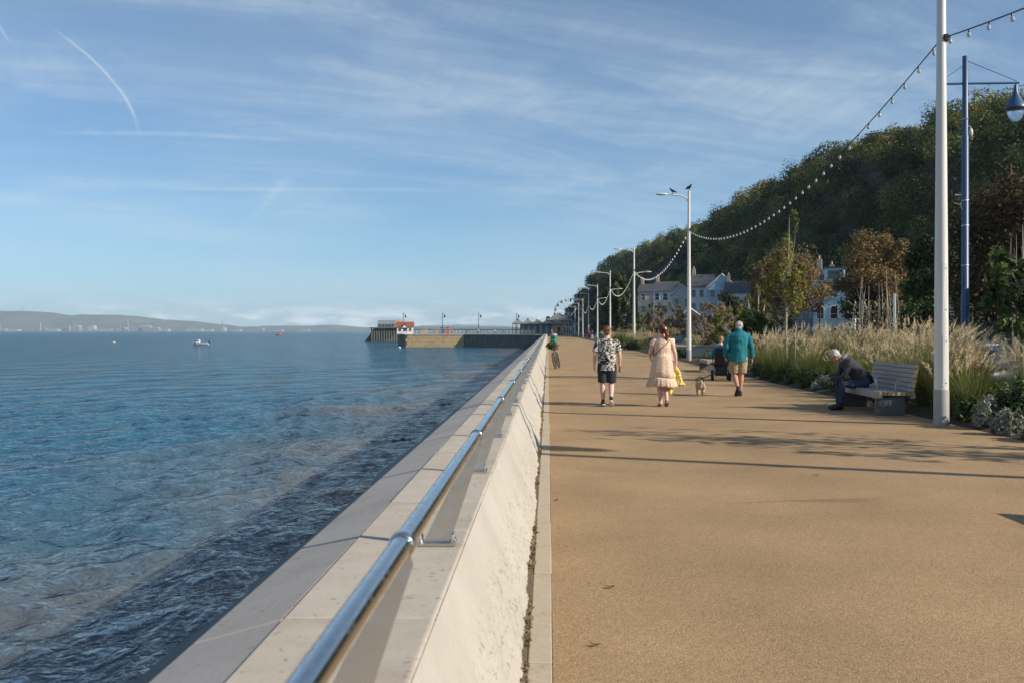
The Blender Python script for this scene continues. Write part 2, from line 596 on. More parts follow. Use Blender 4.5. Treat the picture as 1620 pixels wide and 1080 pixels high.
# --- land
M_ground = material('ground_earth', (.055, .06, .035), .95, vary=(.08, .8, (.10, .085, .05)))
M_tarmac = material('tarmac', (.05, .05, .052), .85, vary=(2.0, .5, (.075, .072, .07)))
g = MB()
gp = [(-1.0, -300), (3000, -300), (3000, 900), (300, 900), (60, 885), (12, 875), (-6, 860), (-8, 345), (-1.0, 300)]
g.v = [Vector((x, y, -.55)) for x, y in gp] + [Vector((x, y, -7)) for x, y in gp]
n_ = len(gp)
g.f = [tuple(range(n_))] + [(i, n_ + i, n_ + (i + 1) % n_, (i + 1) % n_) for i in range(n_)]
tag(g.build('ground', M_ground), kind='structure')
tag(MB().span((13.8, -40, -.546), (36, 330, -.470)).build('car_park', M_tarmac), kind='structure')

def resin_material():
    m = bpy.data.materials.new('resin_gravel')
    m.use_nodes = True
    nt = m.node_tree; L = nt.links.new
    b = nt.nodes['Principled BSDF']
    b.inputs['Roughness'].default_value = .88
    b.inputs['Specular IOR Level'].default_value = .25
    t = nt.nodes.new('ShaderNodeTexCoord')
    vo = nt.nodes.new('ShaderNodeTexVoronoi'); vo.inputs['Scale'].default_value = 165
    L(t.outputs['Object'], vo.inputs['Vector'])
    sp_ = nt.nodes.new('ShaderNodeSeparateColor'); L(vo.outputs['Color'], sp_.inputs[0])
    rp = nt.nodes.new('ShaderNodeValToRGB')
    e = rp.color_ramp.elements
    e[0].position, e[0].color = 0.0, (.21, .127, .058, 1)
    e[1].position, e[1].color = 1.0, (.56, .39, .215, 1)
    for p, c in ((.3, (.335, .222, .117, 1)), (.75, (.40, .268, .145, 1))):
        q = e.new(p); q.color = c
    L(sp_.outputs[0], rp.inputs[0])
    n = nt.nodes.new('ShaderNodeTexNoise'); n.inputs['Scale'].default_value = .55; n.inputs['Detail'].default_value = 7
    L(t.outputs['Object'], n.inputs['Vector'])
    mr = nt.nodes.new('ShaderNodeMapRange')
    mr.inputs[1].default_value, mr.inputs[2].default_value, mr.inputs[3].default_value, mr.inputs[4].default_value = .3, .7, .80, 1.10
    L(n.outputs['Fac'], mr.inputs[0])
    mu = nt.nodes.new('ShaderNodeMixRGB'); mu.blend_type = 'MULTIPLY'; mu.inputs[0].default_value = 1
    L(rp.outputs[0], mu.inputs[1]); L(mr.outputs[0], mu.inputs[2])
    # old damp stains
    n2 = nt.nodes.new('ShaderNodeTexNoise'); n2.inputs['Scale'].default_value = .35; n2.inputs['Detail'].default_value = 3; n2.inputs['Distortion'].default_value = 1.5
    L(t.outputs['Object'], n2.inputs['Vector'])
    mr2 = nt.nodes.new('ShaderNodeMapRange')
    mr2.inputs[1].default_value, mr2.inputs[2].default_value, mr2.inputs[3].default_value, mr2.inputs[4].default_value = .62, .72, 0, .22
    L(n2.outputs['Fac'], mr2.inputs[0])
    m3 = nt.nodes.new('ShaderNodeMixRGB'); L(mr2.outputs[0], m3.inputs[0]); L(mu.outputs[0], m3.inputs[1]); m3.inputs[2].default_value = (.17, .105, .055, 1)
    sx = nt.nodes.new('ShaderNodeSeparateXYZ'); L(t.outputs['Object'], sx.inputs[0])
    def mth(op, a, b_=None, c=None):
        q = nt.nodes.new('ShaderNodeMath'); q.operation = op
        for i, v_ in enumerate((a, b_, c)):
            if v_ is None: continue
            if isinstance(v_, (int, float)): q.inputs[i].default_value = v_
            else: L(v_, q.inputs[i])
        return q.outputs[0]
    def rng_(v_, a, b_, c, d):
        q = nt.nodes.new('ShaderNodeMapRange'); q.interpolation_type = 'SMOOTHSTEP'; L(v_, q.inputs[0])
        for i, w_ in enumerate((a, b_, c, d)): q.inputs[i + 1].default_value = w_
        return q.outputs[0]
    line = mth('ADD', mth('MULTIPLY', mth('SUBTRACT', sx.outputs[0], 1.7), .22), 9.45)
    off = mth('ABSOLUTE', mth('ADD', mth('SUBTRACT', sx.outputs[1], line), mth('MULTIPLY', mth('SUBTRACT', n2.outputs['Fac'], .5), .5)))
    wide = rng_(sx.outputs[0], 2.2, 3.0, .03, .16)
    streak = mth('MULTIPLY', rng_(mth('DIVIDE', off, wide), .3, 1.0, .42, 0.0), mth('MULTIPLY', rng_(sx.outputs[0], 1.6, 1.9, 0, 1), rng_(sx.outputs[0], 2.9, 3.3, 1, 0)))
    m4 = nt.nodes.new('ShaderNodeMixRGB'); L(streak, m4.inputs[0]); L(m3.outputs[0], m4.inputs[1]); m4.inputs[2].default_value = (.14, .09, .05, 1)
    L(m4.outputs[0], b.inputs['Base Color'])
    bp = nt.nodes.new('ShaderNodeBump'); bp.inputs['Strength'].default_value = .5; bp.inputs['Distance'].default_value = .006
    L(vo.outputs['Distance'], bp.inputs['Height']); bp.invert = True
    L(bp.outputs[0], b.inputs['Normal'])
    return m
pr = MB()
pr.span((.0236, -40, -.5), (7.10, 330, 0.0))
prom = pr.build('promenade', resin_material())
tag(prom, kind='structure')

# --- planting bed soil, mounded, running down to the car park
bed_v, bed_q = [], []
bys = np.concatenate([np.arange(-30, 40, .8), np.arange(40, 330, 4.0)])
bxs = np.array([7.104, 7.3, 7.8, 8.8, 10, 11.2, 12.2, 13.0, 13.9])
bzs = np.array([-.02, .05, .12, .16, .16, .12, -.02, -.30, -.54])
BX, BY = np.meshgrid(bxs, bys)
BZ = np.broadcast_to(bzs, BX.shape) + .03 * grid_noise(BX, BY, 9, 3, 2.0)
bi = np.arange(BX.size).reshape(BX.shape)
bed = link_mesh('planting_bed', np_mesh('planting_bed', np.stack([BX, BY, BZ], -1).reshape(-1, 3), np.stack([bi[:-1, :-1], bi[:-1, 1:], bi[1:, 1:], bi[1:, :-1]], -1).reshape(-1, 4), smooth=True),
                material('bed_soil', (.045, .032, .02), .98, vary=(6, .7, (.09, .07, .045)), bump=(40, .6, .02)))
tag(bed, kind='structure')

# --- sea wall: rough rendered face, coping slabs, weathered slope, lower apron
def concrete(name, c1, c2, scale=3.0, rough=.85, bump=(30, .25, .006), stain=(.2, .16, .1)):
    m = material(name, c1, rough, spec=.3, vary=(scale, .9, c2), bump=bump)
    nt = m.node_tree
    b = nt.nodes['Principled BSDF']
    src = b.inputs['Base Color'].links[0].from_socket
    t = nt.nodes.new('ShaderNodeTexCoord')
    n = nt.nodes.new('ShaderNodeTexNoise'); n.inputs['Scale'].default_value = 1.1; n.inputs['Detail'].default_value = 9; n.inputs['Roughness'].default_value = .7
    nt.links.new(t.outputs['Object'], n.inputs['Vector'])
    mr = nt.nodes.new('ShaderNodeMapRange'); mr.inputs[1].default_value, mr.inputs[2].default_value, mr.inputs[4].default_value = .50, .70, .62
    nt.links.new(n.outputs['Fac'], mr.inputs[0])
    mx = nt.nodes.new('ShaderNodeMixRGB'); mx.inputs[2].default_value = (*stain, 1)
    nt.links.new(mr.outputs[0], mx.inputs[0]); nt.links.new(src, mx.inputs[1])
    # lichen and grit specks
    n3 = nt.nodes.new('ShaderNodeTexNoise'); n3.inputs['Scale'].default_value = 26; n3.inputs['Detail'].default_value = 3
    nt.links.new(t.outputs['Object'], n3.inputs['Vector'])
    r3 = nt.nodes.new('ShaderNodeMapRange'); r3.inputs[1].default_value, r3.inputs[2].default_value, r3.inputs[4].default_value = .64, .70, .5
    nt.links.new(n3.outputs['Fac'], r3.inputs[0])
    m3 = nt.nodes.new('ShaderNodeMixRGB'); m3.inputs[2].default_value = (stain[0] * .55, stain[1] * .55, stain[2] * .55, 1)
    nt.links.new(r3.outputs[0], m3.inputs[0]); nt.links.new(mx.outputs[0], m3.inputs[1]); nt.links.new(m3.outputs[0], b.inputs['Base Color'])
    return m
def render_coat():
    m = material('rough_render', (.365, .338, .295), .9, spec=.2, vary=(1.6, .9, (.43, .402, .355)), bump=(38, .6, .015))
    nt = m.node_tree; L = nt.links.new
    b = nt.nodes['Principled BSDF']
    src = b.inputs['Base Color'].links[0].from_socket
    t = nt.nodes.new('ShaderNodeTexCoord')
    mp = nt.nodes.new('ShaderNodeMapping'); mp.inputs['Scale'].default_value = (1, .8, 1.6)
    L(t.outputs['Object'], mp.inputs['Vector'])
    n = nt.nodes.new('ShaderNodeTexNoise'); n.inputs['Scale'].default_value = 13; n.inputs['Detail'].default_value = 8; n.inputs['Roughness'].default_value = .75; n.inputs['Distortion'].default_value = 1.6
    L(mp.outputs[0], n.inputs['Vector'])
    r = nt.nodes.new('ShaderNodeValToRGB')
    e = r.color_ramp.elements
    e[0].position, e[0].color = .40, (1, 1, 1, 1)
    e[1].position, e[1].color = .455, (0, 0, 0, 1)
    L(n.outputs['Fac'], r.inputs[0])
    sx = nt.nodes.new('ShaderNodeSeparateXYZ'); L(t.outputs['Object'], sx.inputs[0])
    low = nt.nodes.new('ShaderNodeMapRange'); low.inputs[1].default_value, low.inputs[2].default_value, low.inputs[3].default_value, low.inputs[4].default_value = .34, .46, .85, .0
    L(sx.outputs[2], low.inputs[0])
    mu = nt.nodes.new('ShaderNodeMath'); mu.operation = 'MULTIPLY'; L(r.outputs[0], mu.inputs[0]); L(low.outputs[0], mu.inputs[1])
    mx = nt.nodes.new('ShaderNodeMixRGB'); mx.inputs[2].default_value = (.25, .19, .12, 1)
    L(mu.outputs[0], mx.inputs[0]); L(src, mx.inputs[1]); L(mx.outputs[0], b.inputs['Base Color'])
    return m
WALL_END = 300.0
wall = empty('sea_wall', (-.6, 0, 0), label='long pale concrete sea wall with rough rendered face beside the promenade', cat='wall')
def under(o, root):           # parent without moving
    o.parent = root
    o.matrix_parent_inverse = Matrix.Translation(-root.location)
    return o
wy = axis_steps(-4.0, .03, 780, 1.03, WALL_END)
wt = np.concatenate([np.linspace(0, .66, 30), np.linspace(.68, 1, 8)])
WT_, WY_ = np.meshgrid(wt, wy)
rough_w = np.clip((.68 - WT_ + .10 * grid_noise(WY_, WT_ * 0, 31, 3, 1.3)) / .12, 0, 1)
bulge = .018 * grid_noise(WY_, WT_ * 2.2, 21, 3, 1.9) + .011 * grid_noise(WY_, WT_ * .7, 22, 4, 9.0, .7) + .009 * np.abs(grid_noise(WY_, WT_ * .8, 23, 3, 26.0, .7)) + .012
WX_ = -.135 - .255 * WT_ + rough_w * bulge
WZ_ = -.02 + .655 * WT_
wi = np.arange(WX_.size).reshape(WX_.shape)
face = link_mesh('rendered_face', np_mesh('rendered_face', np.stack([WX_, WY_, WZ_], -1).reshape(-1, 3), np.stack([wi[:-1, :-1], wi[:-1, 1:], wi[1:, 1:], wi[1:, :-1]], -1).reshape(-1, 4), smooth=True), render_coat())
under(face, wall)
M_cope = concrete('coping_concrete', (.42, .37, .305), (.50, .445, .375), 2.4, stain=(.27, .225, .17))
M_slope = concrete('slope_concrete', (.36, .33, .30), (.43, .395, .36), 1.6, stain=(.26, .235, .205))
M_dark = concrete('wet_wall', (.022, .027, .028), (.04, .046, .045), 1.2, rough=.5, stain=(.03, .035, .025))
under(MB().prism([(-.395, -.3), (-.395, .52), (-1.21, .45), (-1.21, -.3)], 'y', -4, WALL_END).build('wall_core', M_slope), wall)
POST_DY = 2.37
POST_Y0 = 2.29
def slab_mesh(name, poly, length, mat):
    m = MB().prism(poly, 'y', .004, length - .004)
    o = m.build(name, mat, bevel=.008)
    return o
cap_poly = [(-.388, .50), (-.388, .628), (-.400, .640), (-.925, .640), (-.925, .50)]
slope_poly = [(-.927, .50), (-.927, .634), (-1.246, .547), (-1.246, .40)]
cap0 = slab_mesh('coping_slab', cap_poly, POST_DY, M_cope)
slo0 = slab_mesh('slope_slab', slope_poly, POST_DY * 2, M_slope)
y = POST_Y0 - POST_DY * 1.5
k = 0
while y < 95:
    c = cap0 if k == 0 else cap0.copy()
    if k: col.objects.link(c)
    c.location = (0, y, .0015 * math.sin(k * 2.7))
    under(c, wall)
    if k % 2 == 0:
        s = slo0 if k == 0 else slo0.copy()
        if k: col.objects.link(s)
        s.location = (0, y, 0)
        under(s, wall)
    y += POST_DY
    k += 1
if k % 2: ys = y + POST_DY
else: ys = y
under(MB().prism(cap_poly, 'y', y, WALL_END).build('coping_run', M_cope), wall)
under(MB().prism(slope_poly, 'y', ys, WALL_END).build('slope_run', M_slope), wall)
ap = MB()
ap.prism([(-1.20, .30), (-1.248, .38), (-1.40, .30), (-1.62, -1.3), (-2.0, -1.5), (-6.02, -3.5), (-8.0, -4.6), (-1.2, -4.6)], 'y', -4, 303)
apron = under(ap.build('sea_apron', M_dark), wall)

kerb = empty('kerb', (0, 0, 0))
tag(kerb, kind='structure')
M_kerb = concrete('kerb_concrete', (.40, .335, .24), (.48, .41, .31), 5, stain=(.22, .17, .11))
ks0 = MB().span((-.098, .004, -.2), (.0215, .906, .004)).build('kerb_stone', M_kerb, kerb, bevel=.006)
yy, k = -1.0 + .45, 0
while yy < 52:
    c = ks0 if k == 0 else ks0.copy()
    if k: col.objects.link(c)
    c.parent = kerb
    c.location = (RNG.uniform(-.002, .002), yy, RNG.uniform(-.003, .003))
    yy += .91
    k += 1
MB().span((-.098, yy, -.2), (.0215, 330, .004)).build('kerb_run', M_kerb, kerb)
MB().span((-.30, -4, -.2), (-.098, 330, .0)).build('grit_strip', material('grit', (.22, .16, .10), .95, vary=(45, .8, (.07, .055, .035)), bump=(60, .8, .02)), kerb)

# --- wooded headland
rY = np.array([60, 120, 190, 255, 275, 340, 395, 470, 540, 655, 730, 790, 812, 832, 852, 872])
rX = np.array([150, 140, 130, 122, 109, 100, 96, 96.5, 90, 76, 61.6, 54, 43, 31, 18, 8])
rZ = np.array([14, 52, 58, 62, 62.4, 62, 62.5, 62, 61, 61, 61, 61, 51, 30, 17, 6]) - 8.5
fX = np.array([70, 62, 56, 52, 50, 50, 52, 52, 50, 42, 34, 26, 20, 12, 4, -2])
hy = np.concatenate([np.arange(62, 400, 5.0), np.arange(400, 874, 8.0)])
hc = np.linspace(0, 2, 33)                        # 0 foot, 1 ridge, 2 landward
HC, HY = np.meshgrid(hc, hy)
RX, RZ, FX = (np.interp(HY, rY, a) for a in (rX, rZ, fX))
prof = np.where(HC < 1, 1 - (1 - np.clip(HC, 0, 1)) ** 2.1, 1 - .25 * np.clip(HC - 1, 0, 1) ** 1.5)
HX = np.where(HC < 1, FX + (RX - FX) * HC, RX + (HC - 1) * 160)
edge = np.clip(np.minimum(HC, 1) * 4, 0, 1)
HZ = RZ * prof + edge * (2.2 * grid_noise(HX * .9, HY * .9, 41, 4, .07) + .8 * grid_noise(HX, HY, 42, 3, .35)) - .6
hi_ = np.arange(HX.size).reshape(HX.shape)
hill = link_mesh('headland', np_mesh('headland', np.stack([HX, HY, HZ], -1).reshape(-1, 3), np.stack([hi_[:-1, :-1], hi_[:-1, 1:], hi_[1:, 1:], hi_[1:, :-1]], -1).reshape(-1, 4), smooth=True),
                 material('headland_rock', (.028, .032, .018), .95, vary=(.25, .8, (.11, .105, .095)), bump=(.6, .8, .8)))
tag(hill, kind='structure')

def crown_leaves(cent, radii, n, size, rng, lumps=9):
    """leaf faces over a lumpy ellipsoid crown: clumps with gaps between"""
    lc = rng.normal(size=(lumps, 3)); lc /= np.linalg.norm(lc, axis=1)[:, None]
    lc[:, 2] = np.abs(lc[:, 2]) * 1.0 - .25
    lc *= rng.uniform(.35, .70, size=(lumps, 1))
    lr = rng.uniform(.30, .50, size=lumps)
    which = rng.integers(0, lumps, n)
    d = rng.normal(size=(n, 3)); d /= np.linalg.norm(d, axis=1)[:, None]
    p = lc[which] + d * (lr[which] * rng.uniform(.72, 1.05, n))[:, None]
    t = (lr[which] * 0 + rng.uniform(0, 1, lumps)[which]) * .6 + rng.uniform(0, .4, n)
    P = np.asarray(cent) + p * np.asarray(radii)
    up = p / (np.linalg.norm(p, axis=1)[:, None] + 1e-6)
    v, q = leaf_quads(P, size, rng, 1.3, facing=d * .8 + up * .5, jitter=.28)
    return v, q, t

wood_v, wood_q, wood_t, nb = [], [], [], 0
wr = np.random.default_rng(17)
def rock_here(px, py):
    def seg(a, b, w):
        ax, ay = a; bx, by = b
        tt = max(0, min(1, ((px - ax) * (bx - ax) + (py - ay) * (by - ay)) / ((bx - ax) ** 2 + (by - ay) ** 2)))
        return math.hypot(px - ax - tt * (bx - ax), py - ay - tt * (by - ay)) < w
    return seg((1078, 402), (1030, 452), 13) or seg((1283, 345), (1255, 395), 9)
placed = []
cell = {}
for k in range(9000):
    Yc = 75 + 790 * (wr.uniform() ** 1.1)
    cpos = wr.uniform(.02, 1.30)
    ry_, rz_, fx_ = np.interp(Yc, rY, rX), np.interp(Yc, rY, rZ), np.interp(Yc, rY, fX)
    x_ = fx_ + (ry_ - fx_) * cpos if cpos < 1 else ry_ + (cpos - 1) * 40
    pz = rz_ * (1 - (1 - min(cpos, 1)) ** 2.1)
    pxl, pyl = VPX + x_ / Yc * FPX, VPY - (pz + 3 - CAM_H) / Yc * FPX
    if pxl > 1800 or rock_here(pxl, pyl):
        continue
    big = wr.uniform(4.0, 9.2)
    key = (int(x_ // 12), int(Yc // 12), int(pz // 12))
    near_ = [o for dx_ in (-1, 0, 1) for dy_ in (-1, 0, 1) for dz_ in (-1, 0, 1) for o in cell.get((key[0] + dx_, key[1] + dy_, key[2] + dz_), ())]
    if any((o[0] - x_) ** 2 + (o[1] - Yc) ** 2 + (o[2] - pz) ** 2 < (.62 * (o[3] + big)) ** 2 for o in near_):
        continue
    cell.setdefault(key, []).append((x_, Yc, pz, big))
    n = int(np.clip(1050 * (300 / max(Yc, 150)) ** .9 * (big / 6) ** 1.6, 260, 1900))
    sz = np.clip(.44 * (Yc / 260) ** .55, .36, .9)
    v, q, t = crown_leaves((x_, Yc, pz + big * .62), (big, big, big * wr.uniform(.85, 1.25)), n, sz, wr, 12)
    wood_v.append(v); wood_q.append(q + nb); nb += len(v)
    wood_t.append(np.clip(t * .30 + wr.uniform(0, 1) ** 1.7 * .85, 0, 1))
M_wood = material('wood_leaves', (.06, .08, .025), .75, spec=.15, leaf=.12, tint=[(0, (.026, .040, .013)), (.4, (.075, .096, .026)), (.75, (.19, .19, .048)), (1, (.28, .235, .065))])
wood = link_mesh('hillside_wood', np_mesh('hillside_wood', np.concatenate(wood_v), np.concatenate(wood_q), np.concatenate(wood_t)), M_wood)
tag(wood, 'dense dark green wood covering the headland above the houses', 'wood', kind='stuff')

# --- far shore across the bay
M_far = material('far_hill_cover', (.05, .07, .035), .95, vary=(.0022, .9, (.13, .12, .06)))
def far_range(name, pts, Y, depth, seed):
    pxs = np.arange(pts[0][0], pts[-1][0] + 1, 6.0)
    tops = np.interp(pxs, [p[0] for p in pts], [p[1] for p in pts]) + 1.0 * grid_noise(pxs, pxs * 0, seed, 3, .05)
    rows = 9
    vs, qs = [], []
    for j in range(rows):
        c = j / (rows - 1)
        yy_ = Y + depth * c
        zt = (VPY - tops) / FPX * (Y + depth) + CAM_H
        z = SEA_Z + (np.maximum(zt, 2) - SEA_Z) * (math.sin(c * math.pi / 2) ** 1.1) + (12 * grid_noise(pxs * 3, pxs * 0 + j * 9, seed + 5, 3, .06) * math.sin(c * math.pi))
        vs.append(np.stack([(pxs - VPX) / FPX * (Y + depth * .5 + (c - .5) * depth * .3), np.full_like(pxs, yy_), np.maximum(z, SEA_Z + c)], -1))
    vs = np.concatenate(vs); n = len(pxs)
    ii = np.arange(rows * n).reshape(rows, n)
    qs = np.stack([ii[:-1, :-1], ii[:-1, 1:], ii[1:, 1:], ii[1:, :-1]], -1).reshape(-1, 4)
    o = link_mesh(name, np_mesh(name, vs, qs, smooth=True), M_far)
    return tag(o, kind='structure')
far_range('far_hills', [(-700, 505), (-400, 496), (-150, 488), (0, 493), (40, 495), (75, 498), (150, 498), (190, 501), (230, 506), (290, 510), (340, 515), (370, 519), (420, 521), (640, 522.2)], 8600, 1500, 61)
far_range('far_coast', [(300, 522), (360, 518.5), (420, 515.5), (470, 515.2), (520, 514.5), (560, 517.5), (600, 519), (660, 516.5), (720, 513.5), (790, 517), (860, 520), (940, 521)], 10300, 1200, 66)
M_pinkb = material('far_pink_cladding', (.27, .19, .17), .8, vary=(.02, .4, (.22, .17, .16)))
M_whiteb = material('far_white_cladding', (.36, .36, .36), .8, vary=(.02, .3, (.28, .28, .28)))
M_greyb = material('far_grey_steel', (.35, .36, .38), .7, vary=(.02, .3, (.3, .3, .32)))
FB = [(2, 12, 4, 0), (22, 12, 3, 1), (64, 16, 5, 0), (80, 22, 4, 1), (108, 18, 6, 0), (120, 10, 9, 0), (144, 9, 9, 2), (160, 26, 3, 1), (180, 12, 4, 2), (192, 10, 6, 0), (214, 22, 7, 0), (228, 18, 9, 0), (244, 14, 6, 0), (262, 8, 4, 1), (300, 12, 5, 1), (312, 14, 4, 1), (330, 10, 3, 2), (352, 6, 6, 2), (374, 12, 3, 1), (410, 12, 5, 0), (440, 12, 2.5, 1), (482, 12, 3, 2)]
fb_names = {0: 'pinkish works hall', 1: 'long white shed', 2: 'grey steel plant block'}
Yb = 8450.0
for i, (px, wpx, hpx, kind) in enumerate(FB):
    w_, h_ = wpx / FPX * Yb, hpx / FPX * Yb
    root = empty('shore_building', (XW(px, Yb), Yb, SEA_Z - 1), label=f'{fb_names[kind]} on the far shore, {["first", "second", "third", "fourth", "fifth", "sixth", "seventh", "eighth", "ninth", "tenth", "eleventh"][sum(1 for q in FB[:i] if q[3] == kind)]} of its colour from left', cat='building', group='works along the far shore')
    m_ = (M_pinkb, M_whiteb, M_greyb)[kind]
    MB().span((-w_ / 2, 0, 0), (w_ / 2, 60, h_ * .8)).build('wall', m_, root)
    MB().prism([(-w_ / 2 - 1, h_ * .8), (w_ / 2 + 1, h_ * .8), (w_ * .3, h_), (-w_ * .3, h_)], 'y', -2, 62).build('roof', M_greyb if kind != 1 else m_, root)
for i, (px, top) in enumerate([(118, 508), (66, 510), (192, 509), (204, 505), (353, 507), (112, 514), (3, 511)]):
    root = empty('works_chimney', (XW(px, Yb), Yb - 20, SEA_Z - 1), label=f'thin works chimney on the far shore, {["fourth", "second", "fifth", "sixth", "seventh", "third", "first"][i]} of seven from left', cat='chimney', group='works chimneys across the bay')
    hh = ZW(top, Yb) - SEA_Z
    MB().tube([(0, 0, 0), (0, 0, hh)], [5, 3.2], n=8).build('stack', M_greyb if i % 2 else M_pinkb, root)
    MB().lathe([(3.8, hh - 3), (4.0, hh), (3.2, hh + .4)], n=8).build('rim', M_whiteb, root)
for i, px in enumerate((8, 37)):
    Yt = 9900
    root = empty('wind_turbine', (XW(px, Yt), Yt, ZW(497, Yt) - 12), label=f'white wind turbine on the far ridge, {["nearer the picture edge", "the one further right"][i]}', cat='turbine', group='wind turbines on the far ridge')
    MB().tube([(0, 0, 0), (0, 0, 62)], [3.2, 1.9], n=8).build('tower', M_whiteb, root)
    MB().box((0, -3, 63), (4, 10, 4)).build('nacelle', M_whiteb, root)
    for b in range(3):
        a = .5 + i * .8 + b * 2.094
        MB().loft([(0, -9, 63), (math.sin(a) * 14, -9, 63 + math.cos(a) * 14), (math.sin(a) * 38, -9, 63 + math.cos(a) * 38)], [1.4, 2.0, .5], [1, .6, .3], n=6).build('blade', M_whiteb, root)
# ------------------------------------------------------------------ handrail on the wall
M_steel = material('brushed_steel', (.62, .61, .59), .16, metal=1.0, vary=(14, .5, (.52, .51, .49)))
M_steel2 = material('satin_steel_plate', (.60, .57, .53), .34, metal=1.0, vary=(9, .5, (.50, .47, .44)))
for _m, _lo, _hi, _sc in ((M_steel, .10, .30, 30), (M_steel2, .26, .48, 18)):
    _nt = _m.node_tree
    _n = _nt.nodes.new('ShaderNodeTexNoise'); _n.inputs['Scale'].default_value = _sc; _n.inputs['Detail'].default_value = 6
    _t = _nt.nodes.new('ShaderNodeTexCoord'); _nt.links.new(_t.outputs['Object'], _n.inputs['Vector'])
    _r = _nt.nodes.new('ShaderNodeMapRange'); _r.inputs[1].default_value, _r.inputs[2].default_value, _r.inputs[3].default_value, _r.inputs[4].default_value = .42, .68, _lo, _hi
    _nt.links.new(_n.outputs['Fac'], _r.inputs[0]); _nt.links.new(_r.outputs[0], _nt.nodes['Principled BSDF'].inputs['Roughness'])
RAIL_X, RAIL_Z = -.335, 1.15
rail = empty('handrail', (RAIL_X, 0, 0), label='stainless steel handrail on leaning plate posts along the sea wall', cat='handrail')
under(MB().tube([(RAIL_X, -4, RAIL_Z), (RAIL_X, 60, RAIL_Z), (RAIL_X, WALL_END, RAIL_Z)], .0255, n=20).build('rail', M_steel, smooth='auto'), rail)
ring_me = MB().lathe([(.0258, -.026), (.0300, -.024), (.0312, -.016), (.0312, .016), (.0300, .024), (.0258, .026)], n=20, caps=False).mesh('collar', smooth=True)
post_mb = MB()
px0, px1, z0, z1 = -.520, -.337, .655, 1.13
prof_post = [(px0 - .062, z0), (px0 + .062, z0), (px1 + .026, z1 - .03), (px1 + .018, z1), (px1 - .018, z1), (px1 - .026, z1 - .03)]
post_me = post_mb.prism(prof_post, 'y', -.006, .006).mesh('post')
plate_me = MB().box((px0, 0, .648), (.178, .085, .012)).mesh('base_plate')
def bolt_mesh():
    b = MB()
    b.lathe([(.0165, .0), (.0165, .004)], n=12).lathe([(.0125, .004), (.0125, .017)], n=6).lathe([(.0095, .017), (.0095, .022), (.007, .040), (.002, .044)], n=10)
    return b.mesh('bolt')
bolt_me = bolt_mesh()
def rail_joint(y, full):
    r = link_mesh('collar', ring_me, M_steel)
    r.location = (RAIL_X, y, RAIL_Z); r.rotation_euler = (math.radians(90), 0, 0)
    under(r, rail)
    p = link_mesh('post', post_me, M_steel2)
    p.location = (0, y, 0)
    under(p, rail)
    if full:
        link_mesh('base_plate', plate_me, M_steel2, p)
        for bx_ in (-.076, .076):
            for by_ in (-.028, .028):
                b = link_mesh('bolt', bolt_me, M_steel, p)
                b.location = (px0 + bx_, by_, .654)
y = POST_Y0 - POST_DY
while y < 190:
    rail_joint(y, y < 45)
    y += POST_DY

# ------------------------------------------------------------------ white lamp columns with festoon lights
M_white = material('white_column_paint', (.70, .68, .645), .38, spec=.5, vary=(1.2, .7, (.56, .54, .50)), bump=(60, .05, .002))
_nt = M_white.node_tree
_n = [q for q in _nt.nodes if q.type == 'TEX_NOISE'][0]
_t = [q for q in _nt.nodes if q.type == 'TEX_COORD'][0]
_mp = _nt.nodes.new('ShaderNodeMapping'); _mp.inputs['Scale'].default_value = (9, 9, .5)
_nt.links.new(_t.outputs['Object'], _mp.inputs['Vector']); _nt.links.new(_mp.outputs[0], _n.inputs['Vector'])
M_grey_base = material('grey_column_base', (.36, .35, .34), .6, vary=(6, .6, (.28, .27, .25)))
M_lamp_glass = material('lamp_lens', (.75, .77, .78), .12, spec=.6, vary=(8, .2, (.6, .62, .64)))
M_black = material('black_plastic', (.012, .012, .013), .45, vary=(20, .4, (.02, .02, .022)))
